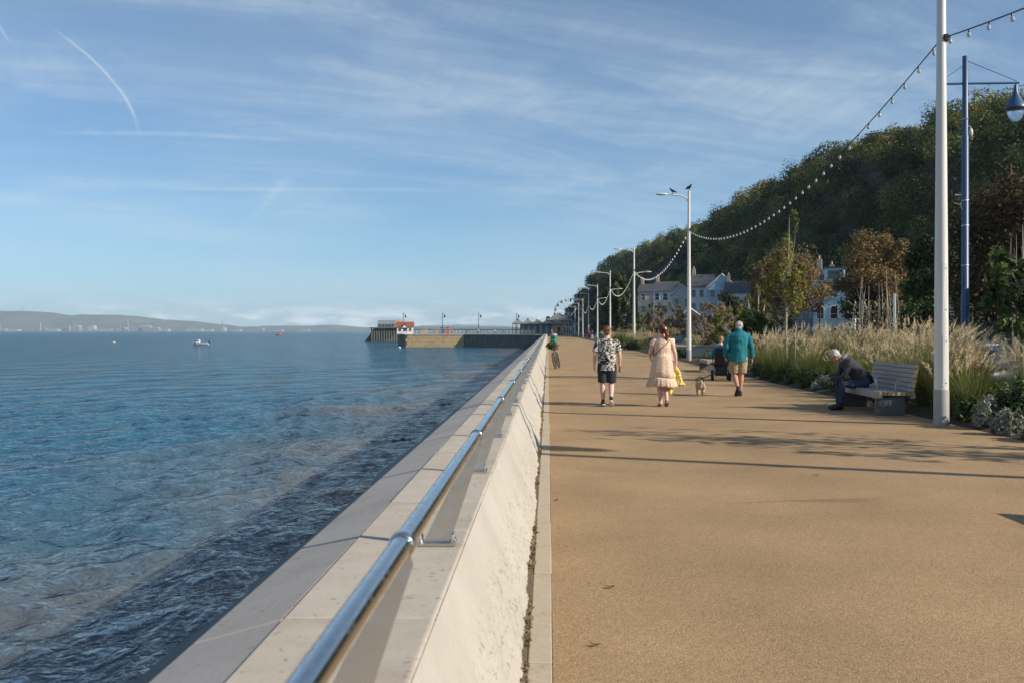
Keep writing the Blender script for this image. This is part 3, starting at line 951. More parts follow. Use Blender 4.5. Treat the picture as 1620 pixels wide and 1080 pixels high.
def lamp_column(x, y, arm_up=True, arm_low=False, near=False, label='', base_z=0.0, hgt=9.0):
    root = empty('lamp_post', (x, y, base_z), label=label, cat='lamp post', group='white lamp columns along the promenade')
    n = 24 if near else 12
    col_ = MB().tube([(0, 0, .62), (0, 0, 3.0), (0, 0, hgt * .7), (0, 0, hgt)], [.124, .108, .082, .066], n=n).build('column', M_white, root, smooth='auto')
    MB().tube([(0, 0, -.05), (0, 0, .60), (0, 0, .625)], [.131, .131, .125], n=n).build('base_sleeve', M_grey_base, root, smooth='auto')
    MB().lathe([(.068, hgt), (.070, hgt + .02), (.02, hgt + .05)], n=12).build('cap', M_white, root)
    if near:
        for zc in (1.10, 2.36):
            d = MB()
            for s_ in (0, 1):
                poly = []
                h2, w2 = (.46, .062) if s_ == 0 else (.445, .052)
                for k in range(24):
                    a = math.pi * 2 * k / 24
                    poly.append((w2 * math.cos(a), math.copysign(h2 - w2, math.sin(a)) + w2 * math.sin(a) if abs(math.sin(a)) > 1e-6 else 0))
                if s_ == 0: outer = poly
                else: inner = poly
            def wrap(p, r):
                ang = -math.pi / 2 + .22 + p[0] / r
                return (r * math.cos(ang), r * math.sin(ang), zc + p[1])
            rr = .122 if zc < 2 else .1135
            vs = [wrap(p, rr) for p in outer] + [wrap(p, rr + .003) for p in inner]
            d.add(vs, [(i, (i + 1) % 24, 24 + (i + 1) % 24, 24 + i) for i in range(24)] + [tuple(range(24, 48))])
            door = d.build('access_door', M_white, col_)
            for zz in (.36, -.36):
                MB().lathe([(.010, 0), (.010, .006), (.004, .008)], n=8).build('lock', M_black, door)
                lk = door.children[-1]
                ang = -math.pi / 2 + .22 + .012 / rr
                lk.location = (math.cos(ang) * (rr + .001), math.sin(ang) * (rr + .001), zc + zz)
                lk.rotation_euler = Vector((math.cos(ang), math.sin(ang), 0)).to_track_quat('Z', 'Y').to_euler()
    def arm(side, z, length, parent):
        pts = [(0, 0, z - .32), (side * .16, 0, z - .12), (side * .42, 0, z), (side * (length - .55), 0, z + .06)]
        a = MB().tube(pts, [.05, .045, .038, .032], n=10).build('bracket_arm', M_white, parent, smooth='auto')
        L0 = side * (length - .58)
        L1 = side * length
        hd = MB().loft([(L0, 0, z + .07), (L0 + side * .14, 0, z + .08), (L0 + side * .36, 0, z + .08), (L1 - side * .02, 0, z + .06), (L1 + side * .05, 0, z + .05)],
                       [.035, .10, .145, .10, .02], [.035, .05, .06, .04, .012], n=12, lateral=(0, 1, 0)).build('lantern', M_white, a, smooth=True)
        MB().ell((L0 + side * .32, 0, z + .035), (.18, .10, .035), 10, 6).build('lens', M_lamp_glass, a)
    if arm_up:
        arm(-1, hgt - .22, 1.72, root)
    if arm_low:
        arm(1, 6.75, 1.5, root)
    zc_ = 6.72 if near else 6.98
    MB().box((.06, -.05, zc_), (.09, .09, .12)).build('festoon_clamp', M_black, root, bevel=.01)
    return root
cols = [(6.85, 17.34), (7.46, 52.7), (7.6, 88), (7.7, 123.5), (7.9, 159), (7.9, 194), (8.0, 229), (8.1, 264), (8.1, 299)]
names = ['tall white lamp column standing beside the wooden bench, nearest of the row', 'white lamp column with two crows perched on top', 'white double arm lamp column, third of the row, above the auburn-haired woman\'s left',
         'white double arm lamp column, fourth of the row', 'white lamp column, fifth of the row', 'white lamp column, sixth of the row', 'white lamp column, seventh of the row', 'white lamp column, eighth of the row', 'farthest white lamp column, by the pavilion']
for i, (x, y) in enumerate(cols):
    lamp_column(x, y, True, i in (2, 3, 4), i == 0, names[i])
# off-picture neighbour that carries the string on this side
lamp_column(6.85, -18.0, True, False, False, 'white lamp column behind the viewer carrying the near string of bulbs')

M_cable = material('black_cable', (.015, .015, .016), .6, vary=(30, .3, (.025, .025, .025)))
M_bulb = bpy.data.materials.new('clear_bulb_glass')
M_bulb.use_nodes = True
_nt = M_bulb.node_tree
_b = _nt.nodes['Principled BSDF']
_b.inputs['Base Color'].default_value = (.82, .84, .84, 1)
_b.inputs['Roughness'].default_value = .06
_b.inputs['Transmission Weight'].default_value = .55
_b.inputs['IOR'].default_value = 1.25
M_bulb_far = material('frosted_bulb', (.80, .79, .75), .25, spec=.6, vary=(5, .1, (.7, .7, .68)))
bulb_me = MB().lathe([(.016, -.07), (.030, -.085), (.048, -.115), (.052, -.145), (.042, -.180), (.018, -.198), (.003, -.203)], n=12).mesh('bulb', smooth=True)
cap_me = MB().lathe([(.012, .012), (.020, .0), (.022, -.05), (.019, -.075)], n=8).mesh('socket')
def festoon(a, b, sag, step, label, sub=True, y_min=-1e9, rad=.011, glass=True, bscale=1.0):
    a, b = Vector(a), Vector(b)
    root = empty('string_light', b, label=label, cat='string light', group='strings of bulbs between the lamp columns')
    def at(t): return a.lerp(b, t) + Vector((0, 0, -4 * sag * t * (1 - t)))
    n = 40
    under(MB().tube([at(i / n) for i in range(n + 1)], rad, n=6).build('cable', M_cable), root)
    L = (b - a).length
    m = int(L / step)
    for i in range(m):
        p = at((i + .5) / m)
        if p.y < y_min: continue
        o = link_mesh('bulb', bulb_me if glass else bulb_me_far, M_bulb if glass else M_bulb_far)
        o.location = p
        o.rotation_euler = (RNG.uniform(-.12, .12), RNG.uniform(-.12, .12), 0)
        o.scale = (bscale,) * 3
        under(o, root)
        if sub:
            link_mesh('socket', cap_me, M_black, o)
bulb_me_far = MB().lathe([(.016, -.02), (.030, -.085), (.055, -.115), (.06, -.145), (.045, -.185), (.003, -.203)], n=8).mesh('bulb_far', smooth=True)
ZS = 6.98
festoon((6.85, -18, ZS), (6.85, 17.34, 6.72), 1.5, .74, 'string of clear bulbs running overhead to the nearest white column', y_min=9, bscale=.66)
festoon((6.85, 17.34, 6.72), (7.46, 52.7, ZS), 1.55, .74, 'long sagging string of bulbs against the wooded hill, between first and second columns', bscale=.66)
festoon((7.46, 52.7, ZS), (7.6, 88, ZS), 1.55, .95, 'string of bulbs hanging from the column with the crows to the next one', glass=False, sub=False, bscale=.7)
festoon((7.6, 88, ZS), (7.7, 123.5, ZS), 1.55, 1.1, 'string of bulbs between the third and fourth columns', glass=False, sub=False, bscale=.7)
festoon((7.7, 123.5, ZS), (7.9, 159, ZS), 1.55, 1.3, 'string of bulbs between the fourth and fifth columns', glass=False, sub=False, bscale=.75)
festoon((7.9, 159, ZS), (7.9, 194, ZS), 1.55, 1.5, 'string of bulbs between the fifth and sixth columns', glass=False, sub=False, bscale=.8)
festoon((7.9, 194, ZS), (8.0, 229, ZS), 1.55, 1.6, 'string of bulbs between the sixth and seventh columns', glass=False, sub=False, bscale=.8)

# ------------------------------------------------------------------ crows on the second column
M_crow = material('crow_feathers', (.008, .008, .010), .45, spec=.5, vary=(30, .5, (.02, .02, .026)))
def crow(loc, rz, label):
    root = empty('crow', loc, rz, label, 'bird', 'crows on the lamp column')
    b = MB()
    b.loft([(0, -.22, .08), (0, -.10, .11), (0, .0, .15), (0, .08, .20), (0, .12, .25), (0, .13, .29)], [.025, .05, .075, .065, .042, .02], [.012, .04, .065, .06, .042, .02], n=10)
    b.ell((0, .14, .285), (.042, .048, .042))
    b.loft([(0, .17, .285), (0, .25, .27)], [.018, .003], n=6)
    b.solid('body', M_crow, root, voxel=.012, smooth=2)
    for s in (-1, 1):
        MB().loft([(s * .055, .06, .19), (s * .078, -.02, .15), (s * .05, -.20, .09)], [.02, .02, .006], [.055, .06, .01], n=8).build('wing', M_crow, root, smooth=True)
        MB().tube([(s * .025, .02, .11), (s * .03, .025, 0), (s * .03, .07, .004)], [.012, .007, .006], n=6).build('leg', M_black, root)
crow((7.46 - .84, 52.7, 8.86), math.radians(70), 'black crow perched on the lamp arm facing the sea')
crow((7.46, 52.7, 9.05), math.radians(-140), 'black crow perched on the very top of the lamp column')

# ------------------------------------------------------------------ blue lamp posts
M_blue = material('blue_post_paint', (.035, .078, .175), .42, spec=.5, vary=(3, .6, (.055, .105, .21)))
M_clear = bpy.data.materials.new('clear_lantern_bowl')
M_clear.use_nodes = True
_b = M_clear.node_tree.nodes['Principled BSDF']
_b.inputs['Base Color'].default_value = (.80, .82, .84, 1); _b.inputs['Roughness'].default_value = .04; _b.inputs['Transmission Weight'].default_value = .96; _b.inputs['IOR'].default_value = 1.2
M_paper = material('white_notice', (.75, .74, .70), .6, vary=(20, .2, (.66, .65, .62)))
M_ink = material('notice_ink', (.02, .02, .02), .7, vary=(40, .2, (.04, .04, .04)))
def blue_post(loc, label, rz=0.0):
    root = empty('lamp_post', loc, rz, label, 'lamp post', 'blue lamp posts by the car park')
    H_ = 10.2
    pole = MB().tube([(0, 0, 0), (0, 0, 3.0), (0, 0, 3.02), (0, 0, 7.8), (0, 0, 7.82), (0, 0, H_)], [.125, .12, .105, .10, .085, .082], n=16).build('pole', M_blue, root, smooth='auto')
    for z in (3.9, 5.1, 5.85, 8.3):
        MB().lathe([(.100 if z > 8 else .108, z - .015), (.112 if z < 8 else .092, z), (.100 if z > 8 else .108, z + .015)], n=16).build('band', M_steel2, pole)
    MB().tube([(-.85, 0, 9.36), (1.62, 0, 9.40)], .034, n=10).build('cross_arm', M_blue, root, smooth='auto')
    MB().tube([(.08, 0, 10.05), (1.55, 0, 9.45)], .010, n=6).build('stay_wire', M_cable, root)
    MB().tube([(-.08, 0, 9.9), (-.78, 0, 9.42)], .007, n=6).build('stay_wire', M_cable, root)
    lan = MB().lathe([(.02, 9.36), (.05, 9.30), (.06, 9.16), (.10, 9.04), (.17, 8.90), (.27, 8.74), (.315, 8.66), (.31, 8.62), (.25, 8.62)], (1.52, 0, 0), 20).build('lantern', M_blue, root, smooth='auto')
    MB().lathe([(.24, 8.62), (.235, 8.50), (.20, 8.34), (.12, 8.24), (.01, 8.21)], (1.52, 0, 0), 18, caps=False).build('glass_bowl', M_clear, lan, smooth=True)
    MB().tube([(-.30, 0, 6.02), (0, 0, 6.0)], .03, n=8).build('side_bracket', M_steel2, root)
    MB().tube([(-.34, -.02, 5.78), (-.15, -.02, 5.72), (-.08, -.02, 5.55)], .012, n=6).build('bracket_stay', M_steel2, root)
    cam_ = MB().ell((.16, -.03, 7.9), (.06, .06, .13)).build('camera_dome', M_white, root, smooth=True)
    MB().tube([(.05, 0, 8.1), (.15, -.02, 8.08), (.16, -.03, 8.0)], .015, n=6).build('camera_arm', M_white, cam_)
    bx_ = MB()
    for z in (2.22, 2.36, 2.50, 2.62): bx_.lathe([(.118, z - .012), (.124, z), (.118, z + .012)], n=14, caps=False)
    bx_.build('strap', M_black, root)
    sg = MB().box((0, -.14, 1.78), (.27, .012, .36)).build('notice', M_paper, root)
    t = MB().box((-.02, -.148, 1.92), (.14, .004, .035))
    for k in range(5):
        t.box((RNG.uniform(-.01, .01), -.148, 1.855 - k * .045), (RNG.uniform(.16, .21), .004, .014))
    t.build('print', M_ink, sg)
    return root
blue_post((XW(1527, 30), 30, -.3), 'tall blue lamp post with a bell lantern and white notice, behind the bench')
blue_post((12.9, 8.2, -.3), 'blue lamp post standing by the car park beside the viewer', .1)

# ------------------------------------------------------------------ benches
def timber(name, c1, c2):
    m = material(name, c1, .75, spec=.3, vary=(5, .9, c2))
    nt = m.node_tree
    n = [q for q in nt.nodes if q.type == 'TEX_NOISE'][0]
    t = [q for q in nt.nodes if q.type == 'TEX_COORD'][0]
    mp = nt.nodes.new('ShaderNodeMapping'); mp.inputs['Scale'].default_value = (7, .5, 7)
    nt.links.new(t.outputs['Object'], mp.inputs['Vector']); nt.links.new(mp.outputs[0], n.inputs['Vector'])
    return m
M_timber = timber('weathered_timber', (.40, .365, .32), (.27, .245, .22))
M_timber_end = material('timber_end_grain', (.46, .35, .22), .8, vary=(40, .6, (.33, .25, .16)))
M_bench_metal = material('bench_grey_metal', (.10, .115, .12), .5, spec=.4, vary=(5, .5, (.14, .15, .15)))
M_arm = material('armrest_alloy', (.42, .42, .42), .45, metal=.6, vary=(10, .3, (.35, .35, .35)))
def bench(name, loc, label, back=True, length=2.5, rz=0.0, group='timber benches along the promenade'):
    root = empty(name, loc, rz, label, 'bench', group)
    # front edge at x=0 facing the sea, seat runs back to x=.66, near end at y=0
    MB().span((0, 0, .335), (.105, length, .475)).build('front_rail', M_timber, root, bevel=.008)
    MB().span((.001, -.002, .337), (.104, .012, .473)).build('end_grain', M_timber_end, root)
    for k in range(6):
        x0 = .115 + k * .092
        s = MB().span((x0, .0, .39), (x0 + .080, length, .472 - .004 * k)).build('seat_slat', M_timber, root, bevel=.006)
        MB().span((x0 + .003, -.003, .393), (x0 + .077, .012, .469 - .004 * k)).build('end_grain', M_timber_end, s)
    for y0 in (.06, length - .10 - .05):
        MB().prism([(.06, 0), (.56, 0), (.56, .385), (.02, .33), (.02, 0)], 'y', y0, y0 + .05).build('leg_panel', M_bench_metal, root, bevel=.004)
        MB().span((.0, y0 - .01, 0), (.045, y0 + .06, .334)).build('leg', M_bench_metal, root)
    for yb in (.45, length - .5):
        MB().prism([(.10, .30), (.60, .34), (.60, .385), (.10, .385)], 'y', yb, yb + .06).build('bearer', M_bench_metal, root)
    if back:
        prof = [(.645, .455), (.668, .545), (.690, .635), (.705, .725), (.718, .815), (.738, .905), (.765, .99)]
        for k in range(len(prof) - 1):
            (xa, za), (xb, zb) = prof[k], prof[k + 1]
            d = Vector((xb - xa, 0, zb - za)).normalized()
            nrm = Vector((d.z, 0, -d.x))
            a = Vector((xa, 0, za)) + d * .006
            b = Vector((xb, 0, zb)) - d * .003
            poly = [(a.x, a.z), (b.x, b.z), (b.x + nrm.x * .07, b.z + nrm.z * .07), (a.x + nrm.x * .07, a.z + nrm.z * .07)]
            s = MB().prism(poly, 'y', .0, length).build('back_slat', M_timber, root, bevel=.006)
            c_ = Vector((sum(p[0] for p in poly) / 4, 0, sum(p[1] for p in poly) / 4))
            MB().prism([(c_.x + (p[0] - c_.x) * .93, c_.z + (p[1] - c_.z) * .93) for p in poly], 'y', -.003, .012).build('end_grain', M_timber_end, s)
        MB().span((.66, 0, .33), (.74, length, .45)).build('rear_rail', M_timber, root, bevel=.006)
        for yb in (.3, length - .35):
            MB().prism([(.60, .10), (.66, .10), (.78, .55), (.84, .93), (.81, .94), (.72, .50)], 'y', yb, yb + .05).build('back_support', M_bench_metal, root)
    for ya in ((.42, ) if back else ()):
        ar = MB().tube([(.16, ya, .475), (.10, ya, .69), (.12, ya, .715), (.52, ya, .715), (.55, ya, .70), (.50, ya, .465)], [.017] * 6, n=8)
        ar.build('armrest', M_arm, root, smooth='auto')
    return root
bench('bench', (6.36, 19.25, 0), 'weathered timber bench with a slatted back, the seated man on its far end')
bench('bench', (6.28, 39.2, 0), 'backless timber bench beside the wheelchair, farther along the bed', back=False, length=2.2)
bench('bench', (4.95, 6.4, 0), 'timber bench just right of the viewer whose shadow crosses the path', length=1.9)
# ------------------------------------------------------------------ people
def skin(name, c): return material(name, c, .55, spec=.35, vary=(14, .5, (c[0] * .86, c[1] * .76, c[2] * .72)))
M_skin_a = skin('skin_tanned', (.46, .27, .19))
M_skin_b = skin('skin_fair', (.62, .40, .32))
M_skin_c = skin('skin_ruddy', (.50, .28, .20))
def cloth(name, c1, c2, scale=10, bump=.35):
    return material(name, c1, .9, spec=.12, vary=(scale, .8, c2), bump=(30, bump, .008))
def print_cloth(name, stops, scale, base=None, stretch=(1, 1, 1), voronoi=False):
    m = bpy.data.materials.new(name); m.use_nodes = True
    nt = m.node_tree; L = nt.links.new
    b = nt.nodes['Principled BSDF']; b.inputs['Roughness'].default_value = .9; b.inputs['Specular IOR Level'].default_value = .1
    t = nt.nodes.new('ShaderNodeTexCoord'); mp = nt.nodes.new('ShaderNodeMapping'); mp.inputs['Scale'].default_value = stretch
    L(t.outputs['Object'], mp.inputs['Vector'])
    if voronoi:
        n = nt.nodes.new('ShaderNodeTexVoronoi'); n.inputs['Scale'].default_value = scale; out = n.outputs['Distance']
    else:
        n = nt.nodes.new('ShaderNodeTexNoise'); n.inputs['Scale'].default_value = scale; n.inputs['Detail'].default_value = 1.5; n.inputs['Distortion'].default_value = 1.2; out = n.outputs['Fac']
    L(mp.outputs[0], n.inputs['Vector'])
    r = nt.nodes.new('ShaderNodeValToRGB'); e = r.color_ramp.elements
    e[0].position, e[0].color = stops[0][0], (*stops[0][1], 1)
    e[1].position, e[1].color = stops[-1][0], (*stops[-1][1], 1)
    for p, c in stops[1:-1]:
        q = e.new(p); q.color = (*c, 1)
    L(out, r.inputs[0]); L(r.outputs[0], b.inputs['Base Color'])
    return m
M_hair_ginger = material('ginger_hair', (.20, .075, .028), .6, vary=(60, .8, (.11, .04, .015)), bump=(90, .6, .01))
M_hair_auburn = material('auburn_hair', (.17, .035, .012), .45, vary=(50, .8, (.07, .014, .006)), bump=(80, .6, .012))
M_hair_grey = material('grey_hair', (.50, .46, .42), .7, vary=(50, .8, (.32, .29, .26)), bump=(80, .6, .012))
M_eye = material('eye_dark', (.02, .015, .012), .2, vary=(60, .3, (.05, .04, .03)))
M_denim = cloth('dark_denim', (.030, .045, .075), (.055, .075, .115), 14)
M_shoe = material('black_shoe', (.015, .014, .014), .6, vary=(20, .5, (.035, .033, .03)))
M_sole = material('white_sole', (.62, .60, .56), .7, vary=(20, .4, (.5, .48, .44)))

def hand(mb, wrist, d, n, side, curl=.5, s=1.0):
    wrist, d, n = Vector(wrist), Vector(d).normalized(), Vector(n)
    n = (n - d * n.dot(d)).normalized()
    lat = d.cross(n)
    mb.loft([wrist - d * .02, wrist + d * .02 * s, wrist + d * .055 * s, wrist + d * .092 * s], [.026, .032 * s, .041 * s, .038 * s], [.020, .017, .016, .013], n=10, lateral=lat)
    for i, (off, ln) in enumerate(((-.030, .85), (-.010, 1.0), (.010, .95), (.029, .76))):
        p = wrist + d * .086 * s + lat * off * s
        a1, a2, a3 = curl * .5, curl * 1.2, curl * 1.7
        pts = [p]
        for a, l in ((a1, .042), (a2, .027), (a3, .022)):
            p = p + (d * math.cos(a) + n * math.sin(a)) * l * ln * s
            pts.append(p)
        mb.tube(pts, [.0105, .0098, .009, .0075], n=8)
    p = wrist + d * .025 * s + lat * side * .030 * s
    q = p + (d * .62 + lat * side * .62 + n * .35).normalized() * .042 * s
    r = q + (d * .9 + lat * side * .1 + n * .45).normalized() * .034 * s
    mb.tube([p - lat * side * .008, q, r], [.015, .0115, .0085], n=8)

def head(mb, c, face, up=(0, 0, 1), s=1.0):
    """skull, jaw, nose, ears and brow facing along `face`"""
    c, f = Vector(c), Vector(face).normalized()
    u = Vector(up); u = (u - f * u.dot(f)).normalized()
    r = f.cross(u)
    rot = Matrix((r, f, u)).transposed().to_euler()
    def P(x, y_, z): return c + (r * x + f * y_ + u * z) * s
    mb.ell(P(0, -.008, .025), (.076 * s, .096 * s, .092 * s), 16, 10, rot)
    mb.ell(P(0, .018, -.045), (.060 * s, .070 * s, .075 * s), 14, 9, rot)
    mb.ell(P(0, .062, -.085), (.028 * s, .024 * s, .024 * s), 10, 7, rot)
    mb.loft([P(0, .085, .02), P(0, .108, -.018), P(0, .092, -.032)], [.011 * s, .017 * s, .012 * s], n=8, lateral=r)
    mb.ell(P(0, .086, -.056), (.024 * s, .012 * s, .009 * s), 10, 6, rot)
    mb.ell(P(0, .080, .030), (.050 * s, .018 * s, .012 * s), 10, 6, rot)
    for e in (-1, 1):
        mb.ell(P(e * .078, -.004, -.004), (.010 * s, .022 * s, .034 * s), 8, 7, rot)
    return [P(-.031, .086, .006), P(.031, .086, .006)], rot, P

def figure(name, label, loc, rz, scale, J, look, mats, hair, cut, group=None, hands=None, female=False):
    """J: joints by name; one continuous body plus clothing shells as children"""
    root = empty(name, loc, rz, label, 'person', group, scale)
    b = MB()
    T = J['spine']                                    # list of (point, rx, ry) pelvis -> neck base
    b.loft([t[0] for t in T], [t[1] for t in T], [t[2] for t in T], n=20)
    nb_, hc_ = Vector(J['neck']), Vector(J['head'])
    b.loft([Vector(T[-1][0]) - (hc_ - nb_) * .2, nb_, hc_ - (hc_ - nb_).normalized() * .04], [.07, .058, .055], n=12)
    eyes, hrot, HP = head(b, hc_, look, J.get('up', (0, 0, 1)))
    fat = J.get('fat', 1.0)
    for s in 'lr':
        sh, el_, wr_ = Vector(J['sh' + s]), Vector(J['el' + s]), Vector(J['wr' + s])
        b.ell(sh.lerp(Vector(T[-3][0]), .25), .058 * fat)
        b.loft([sh, sh.lerp(el_, .35), el_, el_.lerp(wr_, .3), wr_], [.054 * fat, .052 * fat, .041 * fat, .042 * fat, .027], n=12)
        hh = (hands or {}).get(s, {})
        sd = -1 if s == 'l' else 1
        hand(b, wr_, hh.get('d', wr_ - el_), hh.get('n', (-sd, .2, 0)), hh.get('side', 1), hh.get('curl', .55))
        hp, kn, an, to = (Vector(J[q + s]) for q in ('hp', 'kn', 'an', 'to'))
        b.loft([hp, hp.lerp(kn, .3), hp.lerp(kn, .8), kn, kn.lerp(an, .3), kn.lerp(an, .75), an], [.088 * fat, .086 * fat, .062 * fat, .056 * fat, .060 * fat, .044, .038], n=14)
        ft = (to - an); ft.z *= 1
        b.loft([an - ft.normalized() * .045 + Vector((0, 0, -.02)), an + Vector((0, 0, -.03)), an.lerp(to, .55) + Vector((0, 0, -.01)), to], [.032, .038, .044, .030], [.035, .038, .028, .018], n=10)
    body = b.solid('body', mats['skin'], root, voxel=.0085, smooth=3)
    for e in eyes:
        MB().ell(e, .011, 8, 6).build('eye', M_eye, root)
    hair_mb = hair(HP, hrot)
    if hair_mb is not None:
        hair_mb.solid('hair', mats['hair'], root, voxel=.008, smooth=2, wobble=.010, wscale=28)
    cut(J, T, root, mats)
    return root

def top_shell(J, T, root, mat, sleeve, hem_extra, puff=.014, nm='shirt', flare=1.0, voxel=.009, wob=.010, cuff=None, rstart=0):
    m = MB()
    pts = [Vector(t[0]) for t in T]
    d = (pts[0] - pts[1]).normalized()
    P0 = pts[0] + d * hem_extra
    P_ = [P0] + pts[rstart:] if hem_extra > 0 else pts[rstart:]
    rx = ([T[0][1] * flare + puff] if hem_extra > 0 else []) + [t[1] + puff for t in T[rstart:]]
    ry = ([T[0][2] * flare + puff] if hem_extra > 0 else []) + [t[2] + puff for t in T[rstart:]]
    m.loft(P_, rx, ry, n=22)
    fat = J.get('fat', 1.0)
    for s in 'lr':
        sh, el_, wr_ = Vector(J['sh' + s]), Vector(J['el' + s]), Vector(J['wr' + s])
        base = Vector(T[-3][0]).lerp(sh, .5)
        if sleeve <= 1:
            e = sh.lerp(el_, sleeve)
            m.ell(sh.lerp(base, .35), (.085 * fat, .072 * fat, .066 * fat))
            m.loft([sh.lerp(el_, .02), sh.lerp(e, .5), e], [.066 * fat, .070 * fat, .073 * fat], n=12)
        else:
            e = el_.lerp(wr_, min(sleeve - 1, .96))
            m.ell(sh.lerp(base, .35), (.088 * fat, .075 * fat, .070 * fat))
            m.loft([sh.lerp(el_, .02), sh.lerp(el_, .5), el_, el_.lerp(e, .5), e], [.070 * fat, .068 * fat, .060 * fat, .056 * fat, .044 * fat], n=12)
    return m.solid(nm, mat, root, voxel=voxel, smooth=3, wobble=wob, wscale=7)
def leg_shell(J, T, root, mat, reach, nm='shorts', top=2, puff=.016, wob=.008, loose=1.0):
    m = MB()
    m.loft([Vector(t[0]) for t in T[:top + 1]], [t[1] + puff * .6 for t in T[:top + 1]], [t[2] + puff * .6 for t in T[:top + 1]], n=18)
    fat = J.get('fat', 1.0)
    for s in 'lr':
        hp, kn, an = (Vector(J[q + s]) for q in ('hp', 'kn', 'an'))
        if reach <= 1:
            e = hp.lerp(kn, reach)
            m.loft([hp + (hp - kn).normalized() * .04, hp, hp.lerp(e, .5), e], [.098 * fat, .108 * fat, .104 * fat * loose, .098 * fat * loose], n=14)
        else:
            e = kn.lerp(an, min(reach - 1, .97))
            m.loft([hp + (hp - kn).normalized() * .04, hp, hp.lerp(kn, .6), kn, kn.lerp(e, .5), e], [.098 * fat, .105 * fat, .085 * fat, .074 * fat, .070, .068], n=14)
    return m.solid(nm, mat, root, voxel=.009, smooth=3, wobble=wob, wscale=9)
def shoe(J, s, root, mat, sole, open_heel=False):
    an, to = Vector(J['an' + s]), Vector(J['to' + s])
    f = (to - an).normalized()
    m = MB()
    a = an + Vector((0, 0, -.035))
    heel = a - f * .055
    m.loft([heel + Vector((0, 0, .01)), a + Vector((0, 0, .02)), a.lerp(to, .5) + Vector((0, 0, .012)), to + f * .0, to + f * .03], [.036, .044, .050, .042, .018], [.042, .052, .040, .026, .012], n=12)
    m.loft([an + Vector((0, 0, .06)), an, a], [.040, .046, .046], n=12)
    sh = m.solid('shoe', mat, root, voxel=.009, smooth=2)
    lat = f.cross(Vector((0, 0, 1)))
    lat = lat.normalized() if lat.length > .05 else Vector((1, 0, 0))
    dn = lat.cross(f)
    dn = dn if dn.z < 0 else -dn
    MB().loft([heel + dn * .040, a + dn * .046, a.lerp(to, .5) + dn * .036, to + f * .02 + dn * .022], [.040, .046, .050, .034], [.012, .013, .012, .010], n=12, lateral=lat).build('sole', sole, sh, smooth=True)

def short_hair(extra=0.0, full=1.0):
    def fn(P, rot):
        m = MB()
        m.ell(P(0, -.022, .038), (.082 + extra, .094 + extra, .088 + extra), 16, 10, rot)
        m.ell(P(0, -.055, -.025 * full), (.068 + extra, .052 + extra, .062), 14, 9, rot)
        return m
    return fn

# --- man in the patterned shirt
M_shirt = print_cloth('leaf_print_shirt', [(.0, (.018, .018, .022)), (.49, (.022, .022, .026)), (.52, (.56, .53, .48)), (1, (.62, .58, .52))], 23, stretch=(1, 1, 1.15))
M_shorts_dark = cloth('charcoal_shorts', (.028, .030, .038), (.045, .047, .056))
JA = dict(spine=[((0, 0, .90), .165, .125), ((0, 0, 1.0), .178, .135), ((0, 0, 1.12), .178, .138), ((0, 0, 1.27), .192, .135), ((0, -.005, 1.38), .190, .118), ((0, -.01, 1.435), .150, .098), ((0, -.01, 1.475), .085, .07)],
          neck=(0, 0, 1.50), head=(0, .03, 1.615), fat=1.06,
          shl=(-.205, 0, 1.385), ell=(-.268, -.04, 1.13), wrl=(-.282, .02, .895), shr=(.205, 0, 1.385), elr=(.268, -.03, 1.13), wrr=(.278, .05, .90),
          hpl=(-.092, 0, .90), knl=(-.10, .04, .50), anl=(-.085, -.03, .095), tol=(-.095, .14, .035),
          hpr=(.092, 0, .90), knr=(.095, .05, .49), anr=(.075, -.24, .165), tor=(.085, -.125, .035))
def cut_a(J, T, root, mats):
    top_shell(J, T, root, mats['top'], .78, .13, .020, 'shirt', 1.08, wob=.012)
    leg_shell(J, T, root, mats['low'], .93, 'shorts', 1, .022, loose=1.05)
    for s in 'lr': shoe(J, s, root, M_shoe, M_sole)
pa = figure('person', 'man in a black and white leaf print shirt and dark shorts walking away', (1.29, 21.75, 0), 0, 1.0, JA, (0, 1, -.05), dict(skin=M_skin_b, hair=M_hair_ginger, top=M_shirt, low=M_shorts_dark), short_hair(.002), cut_a)
ph = empty('phone', (1.29 + .285, 21.75 + .06, .80), 0, 'dark phone in the right hand of the man in the printed shirt', 'phone')
MB().box((0, 0, 0), (.012, .07, .145)).build('case', M_black, ph, bevel=.004)
MB().box((.007, 0, 0), (.002, .062, .130)).build('screen', material('phone_glass', (.02, .022, .025), .08, vary=(20, .2, (.03, .03, .03))), ph)

# --- woman in the dotted dress
M_dress = print_cloth('dotted_dress', [(.0, (.20, .10, .055)), (.20, (.22, .11, .06)), (.30, (.62, .46, .34)), (1, (.66, .50, .38))], 34, voronoi=True)
JB = dict(spine=[((0, 0, .88), .180, .145), ((0, 0, .99), .190, .150), ((0, 0, 1.11), .165, .130), ((0, 0, 1.26), .180, .140), ((0, -.01, 1.37), .172, .112), ((0, -.01, 1.425), .135, .09), ((0, -.01, 1.465), .075, .062)],
          neck=(0, 0, 1.49), head=(-.01, .035, 1.61), fat=1.02,
          shl=(-.185, 0, 1.385), ell=(-.262, .0, 1.14), wrl=(-.235, .19, 1.03), shr=(.185, 0, 1.385), elr=(.272, -.02, 1.12), wrr=(.298, .03, .90),
          hpl=(-.09, 0, .88), knl=(-.055, .03, .49), anl=(-.035, -.02, .085), tol=(-.05, .14, .03),
          hpr=(.09, 0, .88), knr=(.06, .06, .48), anr=(.075, -.19, .15), tor=(.075, -.085, .03))
